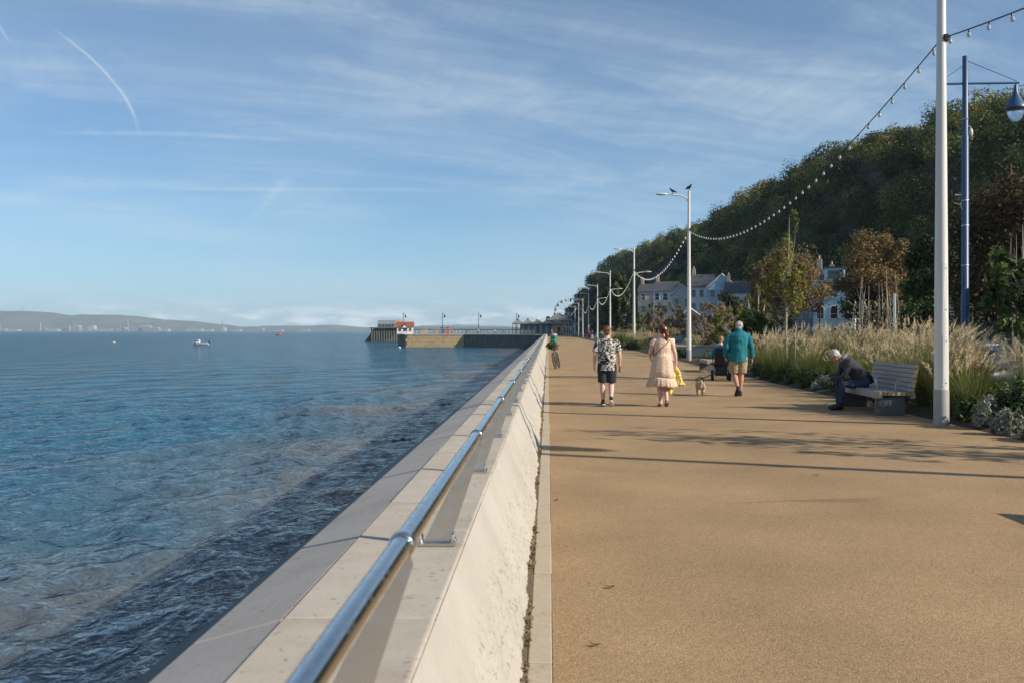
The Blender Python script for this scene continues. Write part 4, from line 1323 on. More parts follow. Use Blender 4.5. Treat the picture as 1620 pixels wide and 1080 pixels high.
def hair_pony(P, rot):
    m = short_hair(.004)(P, rot)
    m.loft([P(.02, -.09, .05), P(.05, -.15, -.01), P(.06, -.155, -.10), P(.05, -.13, -.21), P(.03, -.12, -.30), P(.02, -.12, -.35)], [.030, .044, .046, .038, .024, .006], [.03, .035, .033, .028, .02, .005], n=12)
    return m
def cut_b(J, T, root, mats):
    top_shell(J, T, root, mats['top'], .42, 0, .012, 'bodice', wob=.008, rstart=2)
    m = MB()
    n = 72
    rings = [(1.13, .180, .145, 0.0), (1.04, .200, .165, .008), (.90, .220, .185, .016), (.74, .236, .20, .024), (.605, .250, .215, .022)]
    tier = [(.612, .254, .218, .012), (.55, .268, .235, .045), (.47, .285, .252, .055), (.42, .295, .262, .058)]
    for part, rr, fr in (('skirt', rings, 11), ('skirt_ruffle', tier, 23)):
        mm = MB()
        for z, rx_, ry_, am in rr:
            for k in range(n):
                a = 2 * math.pi * k / n
                w_ = 1 + am * (math.sin(fr * a + .8 * math.sin(3 * a)) + .4 * math.sin(fr * 1.7 * a + 1)) * 1.1
                sway = .05 * max(0, (1.1 - z)) * (-1 if math.cos(a) < 0 else .35)
                mm.v.append(Vector((rx_ * w_ * math.cos(a) + sway, ry_ * w_ * math.sin(a) + .01 * math.sin(a * 2), z + .012 * math.sin(3 * a + 1))))
        R_ = len(rr)
        for i in range(R_ - 1):
            for k in range(n):
                mm.f.append((i * n + k, i * n + (k + 1) % n, (i + 1) * n + (k + 1) % n, (i + 1) * n + k))
        o = mm.build(part, mats['top'], root, smooth=True)
        sd = o.modifiers.new('thick', 'SOLIDIFY'); sd.thickness = .004
    MB().loft([(0, 0, 1.115), (0, 0, 1.145)], [.182, .182], [.147, .147], n=24).build('waistband', mats['top'], root, smooth=True)
    st = MB()
    st.tube([(.15, -.10, 1.41), (.02, -.155, 1.28), (-.12, -.135, 1.16), (-.20, -.02, 1.07)], .008, n=6)
    st.build('strap', material('tan_strap', (.16, .08, .04), .6, vary=(20, .4, (.1, .05, .03))), root)
    for s in 'lr':
        an, to = Vector(J['an' + s]), Vector(J['to' + s])
        f = (to - an).normalized()
        m = MB().loft([an - f * .05 + Vector((0, 0, -.055)), an.lerp(to, .5) + Vector((0, 0, -.04)), to + f * .02 + Vector((0, 0, -.022))], [.036, .044, .036], [.010, .010, .009], n=10)
        sa = m.build('sandal', material('sandal_leather', (.16, .08, .05), .7, vary=(20, .4, (.1, .05, .03))), root)
        MB().tube([an.lerp(to, .75) + Vector((-.05, 0, -.02)), an.lerp(to, .72) + Vector((0, 0, .022)), an.lerp(to, .75) + Vector((.05, 0, -.02))], .007, n=6).build('strap', material('tan_strap', (.16, .08, .04)), sa)
    cl = MB().loft([(.045, -.118, 1.655), (.075, -.098, 1.650)], [.012, .012], [.022, .022], n=8)
    cl.build('hair_clip', material('pale_clip', (.72, .58, .36), .35, vary=(30, .3, (.6, .45, .25))), root)
pb = figure('person', 'auburn-haired woman with a ponytail in a dotted cream dress walking away', (2.49, 21.7, 0), 0, 1.02, JB, (-.25, 1, -.05), dict(skin=M_skin_b, hair=M_hair_auburn, top=M_dress), hair_pony, cut_b)
# yellow cardigan hanging from her right hand
M_yellow = cloth('yellow_knit', (.72, .58, .20), (.62, .48, .14), 22)
yc = empty('yellow_cardigan', (2.49 + .31, 21.70, .80), 0, 'pale yellow cardigan hanging from the auburn-haired woman\'s right hand', 'cardigan')
m = MB()
m.loft([(0, .02, .06), (.0, .01, .0), (.035, 0, -.10), (.06, 0, -.22), (.085, -.01, -.33), (.075, 0, -.37)], [.02, .035, .055, .075, .085, .05], [.02, .03, .045, .05, .05, .03], n=18)
m.loft([(-.01, .0, .02), (-.06, -.02, -.16), (-.10, -.02, -.34), (-.13, -.01, -.47), (-.11, 0, -.53)], [.025, .045, .07, .075, .03], [.02, .035, .04, .04, .02], n=16)
m.solid('knit', M_yellow, yc, voxel=.010, smooth=2, wobble=.03, wscale=16)
# flat white and black bag carried in front of her
bg_ = empty('tote_bag', (2.49 + .02, 21.7 + .30, 1.10), 0, 'wide white and black bag carried in front of the auburn-haired woman', 'bag')
MB().box((.21, 0, .12), (.16, .10, .50)).build('white_side', material('canvas_white', (.70, .69, .66), .85, vary=(9, .4, (.58, .57, .55)), bump=(20, .4, .01)), bg_, bevel=.03, seg=3)
MB().box((-.205, 0, .22), (.17, .10, .32)).build('black_side', M_black, bg_, bevel=.03, seg=3)
MB().box((.01, 0, .10), (.20, .095, .40)).build('middle_panel', material('canvas_white', (.7, .69, .66)), bg_, bevel=.02)
MB().tube([(-.22, 0, .10), (-.30, -.03, .06), (-.29, -.05, .0), (-.22, 0, -.02)], .012, n=8).build('handle', M_black, bg_, smooth=True)

# --- man in the teal jacket with the dog
M_teal = cloth('teal_fleece', (.018, .145, .175), (.030, .19, .22), 8, .4)
M_khaki = cloth('khaki_shorts', (.40, .31, .19), (.30, .23, .14), 10)
JC = dict(spine=[((0, 0, .90), .160, .125), ((0, 0, 1.0), .172, .135), ((0, 0, 1.12), .175, .140), ((0, -.01, 1.28), .195, .140), ((0, -.015, 1.39), .192, .122), ((0, -.01, 1.44), .155, .10), ((0, -.01, 1.48), .09, .075)],
          neck=(.01, .01, 1.50), head=(.03, .05, 1.60), fat=1.08,
          shl=(-.21, -.01, 1.385), ell=(-.29, -.05, 1.13), wrl=(-.285, .04, .90), shr=(.21, -.01, 1.385), elr=(.285, -.06, 1.13), wrr=(.315, .0, .87),
          hpl=(-.092, 0, .90), knl=(-.085, .06, .50), anl=(-.055, -.26, .185), tol=(-.085, -.155, .035),
          hpr=(.092, 0, .90), knr=(.075, .05, .50), anr=(.055, .08, .09), tor=(.06, .25, .035))
def cut_c(J, T, root, mats):
    top_shell(J, T, root, mats['top'], 1.96, .11, .040, 'jacket', 1.06, wob=.013)
    MB().loft([(.005, -.01, 1.455), (.01, .0, 1.50), (.012, .005, 1.545)], [.092, .086, .082], [.085, .082, .080], n=18).build('collar', mats['top'], root, smooth=True)
    leg_shell(J, T, root, mats['low'], .90, 'shorts', 1, .024, loose=1.12)
    for s in 'lr': shoe(J, s, root, M_shoe, M_shoe)
pc = figure('person', 'grey-haired man in a teal jacket and khaki shorts walking a small dog', (4.80, 25.1, 0), 0, 1.09, JC, (.35, 1, -.02), dict(skin=M_skin_c, hair=M_hair_grey, top=M_teal, low=M_khaki), short_hair(.0, .8), cut_c)
M_dog = material('cream_dog_fur', (.52, .41, .28), .95, vary=(22, .8, (.36, .27, .17)), bump=(60, .9, .03))
dg_ = empty('dog', (3.86, 25.2, 0), math.radians(-6), 'small fluffy cream dog on a lead, seen from behind', 'dog')
d = MB()
d.loft([(0, -.19, .27), (0, -.13, .275), (0, .0, .265), (0, .12, .275), (0, .19, .29), (0, .24, .34), (0, .27, .38)], [.07, .105, .100, .108, .095, .070, .06], [.07, .095, .092, .105, .09, .07, .06], n=14)
d.ell((0, .30, .405), (.075, .085, .072)); d.loft([(0, .34, .39), (0, .40, .375)], [.045, .030], n=8)
for s in (-1, 1):
    d.loft([(s * .075, .33 - .04, .44), (s * .095, .30, .39), (s * .095, .31, .34)], [.02, .03, .015], [.02, .02, .01], n=8)
    d.loft([(s * .060, .13, .24), (s * .062, .12, .13), (s * .062, .13, .03), (s * .062, .15, .012)], [.045, .034, .030, .028], n=8)
    d.loft([(s * .062, -.12, .25), (s * .066, -.09, .17), (s * .064, -.17 + s * .02, .11), (s * .064, -.15 + s * .05, .03), (s * .064, -.12 + s * .05, .012)], [.065, .048, .034, .030, .028], n=8)
d.loft([(0, -.19, .30), (.01, -.235, .355), (.02, -.215, .42)], [.026, .034, .022], n=8)
d.solid('body', M_dog, dg_, voxel=.010, smooth=2, wobble=.022, wscale=26)
MB().lathe([(.082, -.008), (.086, 0), (.082, .008)], n=16, caps=False).build('collar', M_black, dg_)
dg_.children[-1].location = (0, .225, .33); dg_.children[-1].rotation_euler = (math.radians(-50), 0, 0)
MB().ell((0, .405, .385), (.016, .012, .012)).build('nose', M_black, dg_)
ld = empty('dog_lead', (4.80 - .29 * 1.09, 25.16, .93), 0, 'black lead from the teal-jacketed man\'s hand to the dog', 'lead')
under(MB().tube([(4.80 - .31, 25.17, .86), (4.38, 25.2, .66), (4.08, 25.28, .50), (3.90, 25.40, .42)], .012, n=6).build('strap', M_black), ld)
under(MB().box((4.80 - .315, 25.17, .88), (.05, .035, .10)).build('grip', M_black, bevel=.01), ld)

# --- seated man on the bench, leaning forward over his hands
M_jacket = cloth('grey_purple_jacket', (.044, .043, .056), (.075, .073, .090), 7)
M_jacket_dark = cloth('black_vest', (.012, .012, .014), (.02, .02, .023), 7)
M_hood = cloth('pale_hood_lining', (.24, .26, .30), (.16, .18, .21), 10)
JD = dict(spine=[((0, -.03, .53), .165, .130), ((0, .05, .65), .172, .140), ((0, .16, .78), .168, .135), ((0, .29, .90), .185, .132), ((0, .37, .975), .170, .110), ((0, .43, 1.02), .11, .078)],
          neck=(0, .475, 1.05), head=(0, .585, 1.085), up=(0, .55, .8), fat=1.04,
          shl=(-.19, .36, .945), ell=(-.235, .46, .68), wrl=(-.06, .70, .64), shr=(.19, .36, .945), elr=(.235, .44, .68), wrr=(.06, .71, .64),
          hpl=(-.10, 0, .53), knl=(-.155, .48, .52), anl=(-.16, .52, .10), tol=(-.20, .71, .04),
          hpr=(.10, 0, .53), knr=(.150, .47, .52), anr=(.135, .46, .10), tor=(.17, .65, .04))
def cut_d(J, T, root, mats):
    top_shell(J, T, root, mats['top'], 1.93, 0, .022, 'jacket', wob=.014)
    m = MB()
    m.loft([(0, -.06, .52), (0, -.035, .60), (0, .03, .69)], [.185, .188, .186], [.15, .155, .15], n=18)
    m.solid('jacket_hem', M_jacket_dark, root, voxel=.01, smooth=3)
    m = MB()
    m.loft([(-.09, .46, 1.04), (-.06, .40, 1.07), (0, .37, 1.08), (.06, .40, 1.07), (.09, .46, 1.04)], [.030, .045, .050, .045, .030], n=10, lateral=(0, 0, 1))
    m.solid('hood', M_hood, root, voxel=.009, smooth=3)
    for s in (-1, 1):
        MB().tube([(s * .06, .53, 1.0), (s * .065, .535, .90), (s * .06, .53, .80)], .007, n=6).build('drawstring', M_hood, root)
    leg_shell(J, T, root, mats['low'], 1.93, 'jeans', 1, .016, wob=.008)
    for s in 'lr': shoe(J, s, root, M_shoe, M_shoe)
pd = figure('person', 'white-haired man in a dark jacket and jeans hunched forward on the bench', (6.58, 20.75, 0), math.radians(90), 1.03, JD, (0, .75, -.66), dict(skin=M_skin_c, hair=material('white_hair', (.60, .56, .50), .7, vary=(50, .8, (.38, .35, .31)), bump=(80, .6, .012)), top=M_jacket, low=M_denim), short_hair(.006, 1.1), cut_d,
            hands=dict(l=dict(d=(.6, .75, -.15), n=(0, -.2, 1), curl=1.0), r=dict(d=(-.6, .75, -.15), n=(0, -.2, 1), side=-1, curl=1.0)))

# --- person in the powered wheelchair ahead
M_blue_top = cloth('bright_blue_top', (.025, .20, .34), (.04, .27, .42), 8)
M_tyre = material('tyre_rubber', (.018, .018, .018), .85, vary=(20, .5, (.03, .03, .03)))
wc = empty('wheelchair', (5.72, 33.0, 0), math.radians(-6), 'black powered wheelchair rolling ahead of the man in teal', 'wheelchair')
MB().span((-.24, -.22, .46), (.24, .26, .54)).build('seat', M_black, wc, bevel=.02)
MB().prism([(-.30, .52), (-.22, .52), (-.30, 1.08), (-.37, 1.08)], 'x', -.22, .22).build('backrest', M_black, wc, bevel=.02)
MB().span((-.19, -.26, .16), (.19, .28, .44)).build('motor_base', material('chair_grey', (.05, .05, .055), .5, vary=(8, .5, (.09, .09, .09))), wc, bevel=.02)
for s in (-1, 1):
    w = MB().lathe([(.115, -.04), (.165, -.042), (.178, -.02), (.178, .02), (.165, .042), (.115, .04)], n=24, caps=False).build('rear_wheel', M_tyre, wc, smooth='auto')
    w.location = (s * .28, -.16, .178); w.rotation_euler = (0, math.radians(90), 0)
    MB().lathe([(.03, -.03), (.115, -.025), (.115, .025), (.03, .03)], n=16).build('rim', M_steel2, w)
    w = MB().lathe([(.06, -.03), (.095, -.03), (.105, 0), (.095, .03), (.06, .03)], n=18).build('front_wheel', M_tyre, wc, smooth='auto')
    w.location = (s * .25, .38, .105); w.rotation_euler = (0, math.radians(90), 0)
    MB().tube([(s * .26, -.25, .50), (s * .27, -.25, .72), (s * .27, .16, .74)], .018, n=8).build('armrest_frame', M_black, wc)
    MB().box((s * .27, 0, .765), (.07, .34, .045)).build('arm_pad', M_black, wc, bevel=.012)
    MB().tube([(s * .18, -.34, 1.02), (s * .19, -.42, 1.03), (s * .19, -.50, 1.03)], .016, n=8).build('push_handle', M_black, wc)
    MB().tube([(s * .12, .26, .42), (s * .12, .46, .16), (s * .12, .60, .12)], .016, n=8).build('leg_rest', M_steel2, wc)
MB().box((.27, .20, .83), (.06, .10, .06)).build('joystick_box', M_black, wc, bevel=.01)
MB().span((-.20, -.34, .20), (.20, -.27, .46)).build('rear_bag', M_black, wc, bevel=.03)
JE = dict(spine=[((0, -.10, .62), .170, .130), ((0, -.10, .72), .175, .135), ((0, -.12, .84), .17, .135), ((0, -.14, .98), .185, .135), ((0, -.15, 1.09), .17, .11), ((0, -.14, 1.16), .11, .078)],
          neck=(0, -.12, 1.21), head=(0, -.08, 1.335), fat=1.05,
          shl=(-.19, -.14, 1.08), ell=(-.27, -.10, .83), wrl=(-.25, .12, .82), shr=(.19, -.14, 1.08), elr=(.27, -.10, .83), wrr=(.26, .12, .84),
          hpl=(-.09, -.05, .63), knl=(-.11, .38, .62), anl=(-.12, .52, .26), tol=(-.12, .66, .19), hpr=(.09, -.05, .63), knr=(.11, .38, .62), anr=(.12, .52, .26), tor=(.12, .66, .19))
def cut_e(J, T, root, mats):
    top_shell(J, T, root, mats['top'], 1.9, 0, .022, 'jumper', wob=.010)
    leg_shell(J, T, root, mats['low'], 1.9, 'trousers', 1, .016)
    for s in 'lr': shoe(J, s, root, M_shoe, M_sole)
figure('person', 'person in a bright blue top riding the powered wheelchair', (5.72, 33.0, 0), math.radians(-6), 1.0, JE, (.1, 1, 0), dict(skin=M_skin_b, hair=material('sandy_hair', (.36, .20, .09), .7, vary=(50, .7, (.25, .14, .06))), top=M_blue_top, low=M_denim), short_hair(.004), cut_e)

# --- small far-off people
def far_person(loc, top_c, low_c, label, rz=0.0, h=1.7, group='people by the pavilion and on the jetty', voxel=.022):
    s = h / 1.75
    root = empty('person', loc, rz, label, 'person', group, s)
    key = 'far_body'
    if key not in FARP:
        b = MB()
        T = JA['spine']
        b.loft([t[0] for t in T], [t[1] for t in T], [t[2] for t in T], n=12)
        b.ell((0, .02, 1.635), (.078, .095, .115)); b.tube([(0, 0, 1.44), (0, .01, 1.56)], .055)
        for q in 'lr':
            b.tube([JA['sh' + q], JA['el' + q], JA['wr' + q], Vector(JA['wr' + q]) + Vector((0, .02, -.12))], [.06, .045, .03, .03], n=8)
            b.tube([JA['hp' + q], JA['kn' + q], JA['an' + q], JA['to' + q]], [.09, .06, .04, .03], n=8)
        o = b.solid('body', M_skin_b, None, voxel=voxel, smooth=2)
        t = MB().loft([(0, 0, .86)] + [x[0] for x in T], [.19] + [x[1] + .02 for x in T], [.15] + [x[2] + .02 for x in T], n=12)
        for q in 'lr': t.tube([JA['sh' + q], JA['el' + q], Vector(JA['el' + q]).lerp(Vector(JA['wr' + q]), .8)], [.078, .06, .05], n=8)
        t = t.solid('top', M_skin_b, None, voxel=voxel, smooth=2)
        l = MB().loft([x[0] for x in T[:2]], [x[1] + .016 for x in T[:2]], [x[2] + .016 for x in T[:2]], n=12)
        for q in 'lr': l.tube([JA['hp' + q], JA['kn' + q], Vector(JA['kn' + q]).lerp(Vector(JA['an' + q]), .85)], [.105, .08, .06], n=8)
        l = l.solid('trousers', M_skin_b, None, voxel=voxel, smooth=2)
        hr = MB().ell((0, -.01, 1.665), (.083, .10, .10)).solid('hair', M_skin_b, None, voxel=voxel, smooth=1)
        FARP[key] = [x.data for x in (o, t, l, hr)]
        for x in (o, t, l, hr): bpy.data.objects.remove(x)
        for me in FARP[key][1:]: me.materials.clear()
    names_ = ('body', 'top', 'trousers', 'hair')
    cols_ = (None, top_c, low_c, (.06, .04, .025))
    for nm, me, c in zip(names_, FARP[key], cols_):
        if c is None:
            link_mesh(nm, me, None, root)
        else:
            me2 = me.copy()
            nm_ = 'far_cloth_%d_%d_%d' % tuple(int(q * 100) for q in c)
            link_mesh(nm, me2, material(nm_, c, .9, vary=(6, .4, tuple(q * .7 for q in c))), root)
    return root
FARP = {}
# ------------------------------------------------------------------ planting
M_dkpole = material('dark_pole_paint', (.02, .021, .022), .5, vary=(5, .4, (.035, .035, .036)))
M_blade = material('grass_blades', (.12, .14, .035), .7, spec=.2, leaf=.35, tint=[(0, (.060, .100, .024)), (.55, (.140, .165, .042)), (1, (.30, .27, .10))])
M_plume = material('grass_plumes', (.45, .33, .2), .9, spec=.1, leaf=.45, tint=[(0, (.46, .37, .21)), (.6, (.63, .52, .33)), (1, (.78, .68, .48))])
def grass_meshes(seed, n_blades, n_plumes, h, spread, plume_len=.30):
    r = np.random.default_rng(seed)
    V_, Q_, T_ = [], [], []
    b0 = 0
    for i in range(n_blades):
        a = r.uniform(0, 6.283); rr = abs(r.normal(0, .16)) * spread
        base = np.array([math.cos(a) * rr, math.sin(a) * rr, 0])
        ln = h * r.uniform(.55, .95); lean = r.uniform(.1, .75) * spread
        a2 = a + r.normal(0, .5)
        dirv = np.array([math.cos(a2), math.sin(a2), 0])
        side = np.array([-math.sin(a2), math.cos(a2), 0]) * r.uniform(.0035, .006)
        if r.uniform() < .5: side = np.array([math.cos(a2 + 1), math.sin(a2 + 1), 0]) * r.uniform(.0035, .006)
        K = 5
        for k in range(K):
            t = k / (K - 1)
            p = base + dirv * lean * t ** 2 * .9 + np.array([0, 0, ln * (t - .28 * lean * t ** 3)])
            w = side * (1 - t * .8)
            V_ += [p - w, p + w]
        t0 = r.uniform(0, .5)
        for k in range(K - 1):
            Q_.append((b0 + 2 * k, b0 + 2 * k + 1, b0 + 2 * k + 3, b0 + 2 * k + 2)); T_.append(min(1, t0 + .45 * k / K))
        b0 += 2 * K
    bm_ = np_mesh('grass_blades', V_, Q_, T_)
    V_, Q_, T_ = [], [], []
    b0 = 0
    for i in range(n_plumes):
        a = r.uniform(0, 6.283); rr = abs(r.normal(0, .12)) * spread
        base = np.array([math.cos(a) * rr, math.sin(a) * rr, h * .25])
        ln = h * r.uniform(.55, .85); lean = r.uniform(.05, .55) * spread
        wind = np.array([.16, 0, 0]) * r.uniform(.3, 1.3)
        dirv = np.array([math.cos(a), math.sin(a), 0])
        pl = plume_len * r.uniform(.7, 1.25)
        def at(t): return base + dirv * lean * t ** 1.6 + wind * max(0, t - .3) ** 2 * 1.6 + np.array([0, 0, ln * t * (1 - .10 * t)])
        sd = np.array([-dirv[1], dirv[0], 0]) * .0022
        for k in range(4):
            p = at(k / 3 * .8)
            V_ += [p - sd, p + sd]
        for k in range(3):
            Q_.append((b0 + 2 * k, b0 + 2 * k + 1, b0 + 2 * k + 3, b0 + 2 * k + 2)); T_.append(.3)
        b0 += 8
        p0 = at(.8); ax = at(1.0) - at(.8); ax /= np.linalg.norm(ax); ax = ax + wind * .9; ax /= np.linalg.norm(ax)
        tcol = r.uniform(.1, 1)
        nb = 34
        for k in range(nb):
            t = r.uniform(0, 1)
            c = p0 + ax * pl * t + np.array([0, 0, -.05 * pl * t * t])
            wd = .042 * math.sin(min(1, t * 1.15 + .1) * math.pi) ** .7 + .003
            d = r.normal(size=3); d /= np.linalg.norm(d)
            tip = c + ax * .055 + d * wd
            w = np.cross(ax, d); w = w / (np.linalg.norm(w) + 1e-6) * .0085
            V_ += [c - w * .5, c + w * .5, tip + w, tip - w]
            Q_.append((b0, b0 + 1, b0 + 2, b0 + 3)); T_.append(min(1, tcol * .7 + r.uniform(0, .35)))
            b0 += 4
    return bm_, np_mesh('grass_plumes', V_, Q_, T_)
GR = [grass_meshes(101 + i, 560, 40, 1.52 + .14 * i, 1.15, .33) for i in range(4)]
GG = [grass_meshes(201 + i, 460, 14, 1.15, 1.15) for i in range(2)]
def grass(kind, loc, label, group, s=1.0):
    bl, pl = kind
    root = empty('ornamental_grass', loc, RNG.uniform(-.6, .6), label, 'grass', group, s)
    link_mesh('blades', bl, M_blade, root)
    link_mesh('plumes', pl, M_plume, root)
    return root
gl = 'tall feathery grass clump with straw plumes in the bed behind the bench'
spots = []
r_ = random.Random(4)
for Yc in np.arange(21.5, 38, 1.25):
    for Xc in np.arange(8.1, 11.9, 1.2):
        spots.append((Xc + r_.uniform(-.45, .45), Yc + r_.uniform(-.45, .45)))
for i, (x, y) in enumerate(spots):
    px_ = VPX + x / y * FPX
    if px_ > 1522: continue
    if i % 5 == 2:
        grass(GG[i % 2], (x, y, .08), 'low green grass clump among the feathery ones behind the bench', 'green grasses among the feathery ones', r_.uniform(.75, 1.05))
    else:
        grass(GR[(i * 7) % 4], (x, y, .08), gl, 'feathery grasses behind the bench', r_.uniform(.66, .98))
for i, (x, y, s) in enumerate([(7.75, 18.9, .95), (8.05, 19.5, 1.0), (7.85, 20.6, .95), (8.3, 21.2, 1.0), (8.45, 20.0, 1.0)]):
    grass(GR[i % 4], (x, y, .08), 'plumed grass clump just behind the nearest white lamp column', 'grasses around the nearest column', s * .93)
for i, (x, y, s) in enumerate([(7.62, 17.9, 1.0), (7.95, 18.4, 1.0), (7.55, 18.6, .9), (8.25, 18.9, .9)]):
    grass(GG[i % 2], (x, y, .08), 'arching fresh green grass clump right of the nearest white column', 'green grasses right of the column', s)
for i, (x, y, s) in enumerate([(8.95, 18.6, .80), (9.4, 19.4, .82), (9.1, 18.0, .78)]):
    grass(GR[(i + 1) % 4], (x, y, .05), 'straw plumed grass clump at the right edge in front of the cars', 'grasses at the right edge', s)
r_ = random.Random(8)
for i in range(46):
    y = r_.uniform(60, 150); x = r_.uniform(7.5, 11.5)
    grass(GR[i % 4], (x, y, .08), 'distant grass clump in the long bed beyond the second lamp column', 'grasses in the far bed', r_.uniform(.55, .95))

M_leaf = {
    'dark': material('dark_shrub_leaves', (.04, .07, .02), .6, spec=.3, leaf=.25, tint=[(0, (.022, .042, .014)), (.6, (.050, .085, .024)), (1, (.10, .14, .04))]),
    'mid': material('mid_shrub_leaves', (.07, .1, .03), .6, spec=.3, leaf=.3, tint=[(0, (.04, .065, .018)), (.6, (.085, .12, .032)), (1, (.17, .20, .055))]),
    'silver': material('silver_shrub_leaves', (.28, .29, .24), .75, spec=.2, leaf=.2, tint=[(0, (.15, .16, .12)), (.6, (.28, .29, .23)), (1, (.42, .43, .36))]),
    'purple': material('purple_flower_petals', (.2, .12, .22), .7, leaf=.3, tint=[(0, (.11, .065, .10)), (.6, (.22, .13, .23)), (1, (.36, .24, .36))]),
    'copper': material('copper_autumn_leaves', (.2, .1, .03), .65, spec=.25, leaf=.3, tint=[(0, (.09, .075, .030)), (.5, (.20, .135, .055)), (.85, (.32, .20, .080)), (1, (.24, .23, .085))]),
    'brown': material('shaded_brown_leaves', (.07, .045, .02), .65, spec=.25, leaf=.25, tint=[(0, (.028, .022, .012)), (.6, (.075, .048, .022)), (1, (.14, .085, .034))]),  # brown leaf tones darkened to stand for shade over the right-hand trees
    'lime': material('young_yellow_green_leaves', (.16, .18, .04), .6, spec=.25, leaf=.4, tint=[(0, (.09, .115, .025)), (.5, (.19, .20, .045)), (1, (.32, .27, .075))]),
    'tan': material('dry_tan_leaves', (.26, .19, .1), .75, leaf=.3, tint=[(0, (.12, .10, .05)), (.5, (.24, .18, .095)), (1, (.36, .28, .16))]),
    'pine': material('pine_needles', (.03, .05, .02), .6, leaf=.2, tint=[(0, (.018, .032, .012)), (.6, (.045, .068, .020)), (1, (.09, .11, .03))]),
}
M_bark = material('grey_brown_bark', (.14, .11, .085), .9, vary=(8, .8, (.07, .055, .045)), bump=(30, .6, .02))
M_pale_bark = material('pale_twig_bark', (.36, .31, .25), .85, vary=(10, .7, (.22, .18, .14)), bump=(30, .4, .01))
def shrub(name, loc, rx, ry, h, n, leaf, size, label, cat='shrub', group=None, seed=1, flowers=None, elong=2.2):
    r = np.random.default_rng(seed)
    root = empty(name, loc, 0, label, cat, group)
    lumps = 26
    lc = r.normal(size=(lumps, 3)); lc /= np.linalg.norm(lc, axis=1)[:, None]; lc[:, 2] = np.abs(lc[:, 2])
    lc *= r.uniform(.4, .82, (lumps, 1))
    w = r.integers(0, lumps, n)
    d = r.normal(size=(n, 3)); d /= np.linalg.norm(d, axis=1)[:, None]
    P = lc[w] + d * (r.uniform(.16, .30, lumps)[w] * r.uniform(.35, 1.1, n) ** .7)[:, None]
    P[:, 2] = np.abs(P[:, 2])
    P *= np.array([rx, ry, h])
    v, q = leaf_quads(P, size, r, elong, facing=d * .6 + lc[w] * .5 + np.array([0, 0, .3]), jitter=.6)
    t = np.clip(r.uniform(0, .55, lumps)[w] + r.uniform(0, .5, n), 0, 1)
    link_mesh('foliage', np_mesh('foliage', v, q, t), M_leaf[leaf], root)
    st = MB()
    for i in range(9):
        p = lc[i] * np.array([rx, ry, h])
        st.tube([(p[0] * .1, p[1] * .1, -.03), (p[0] * .5, p[1] * .5, p[2] * .55), tuple(p)], [.012, .008, .004], n=5)
    so = st.build('stem', M_bark, root)
    so['kind'] = 'stuff'
    if flowers:
        m_ = int(n * .35)
        w = r.integers(0, lumps, m_)
        P = (lc[w] * 1.12 + r.normal(0, .10, (m_, 3)))
        P[:, 2] = np.abs(P[:, 2]) + .12
        P *= np.array([rx, ry, h])
        v, q = leaf_quads(P, size * .55, r, 1.6, 0)
        o = link_mesh('flowers', np_mesh('flowers', v, q, r.uniform(0, 1, m_)), M_leaf[flowers], root)
        o['kind'] = 'stuff'
    return root
# front edge of the bed, near to far
shrub('silver_shrub', (7.26, 15.7, .02), .33, .32, .50, 1500, 'silver', .032, 'silvery leaved shrub at the bed edge right of the white column', seed=3, elong=2.6)
shrub('silver_shrub', (7.36, 16.6, .04), .36, .40, .66, 1500, 'silver', .030, 'larger grey leaved shrub close behind the silvery one', seed=4, elong=2.6)
shrub('green_shrub', (7.95, 16.7, .04), .50, .55, .92, 3400, 'dark', .046, 'dark green leafy shrub at the right edge of the picture', seed=5)
shrub('green_shrub', (7.35, 14.8, .0), .30, .40, .40, 1900, 'dark', .045, 'low dark shrub at the bottom right corner of the bed', seed=6)
shrub('green_shrub', (8.15, 17.9, .05), .5, .5, .80, 2400, 'mid', .045, 'pale green bushy shrub in front of the parked cars', seed=7)
shrub('green_shrub', (7.42, 17.6, .03), .28, .4, .55, 1500, 'dark', .04, 'dark low shrub at the foot of the nearest white column', seed=8)
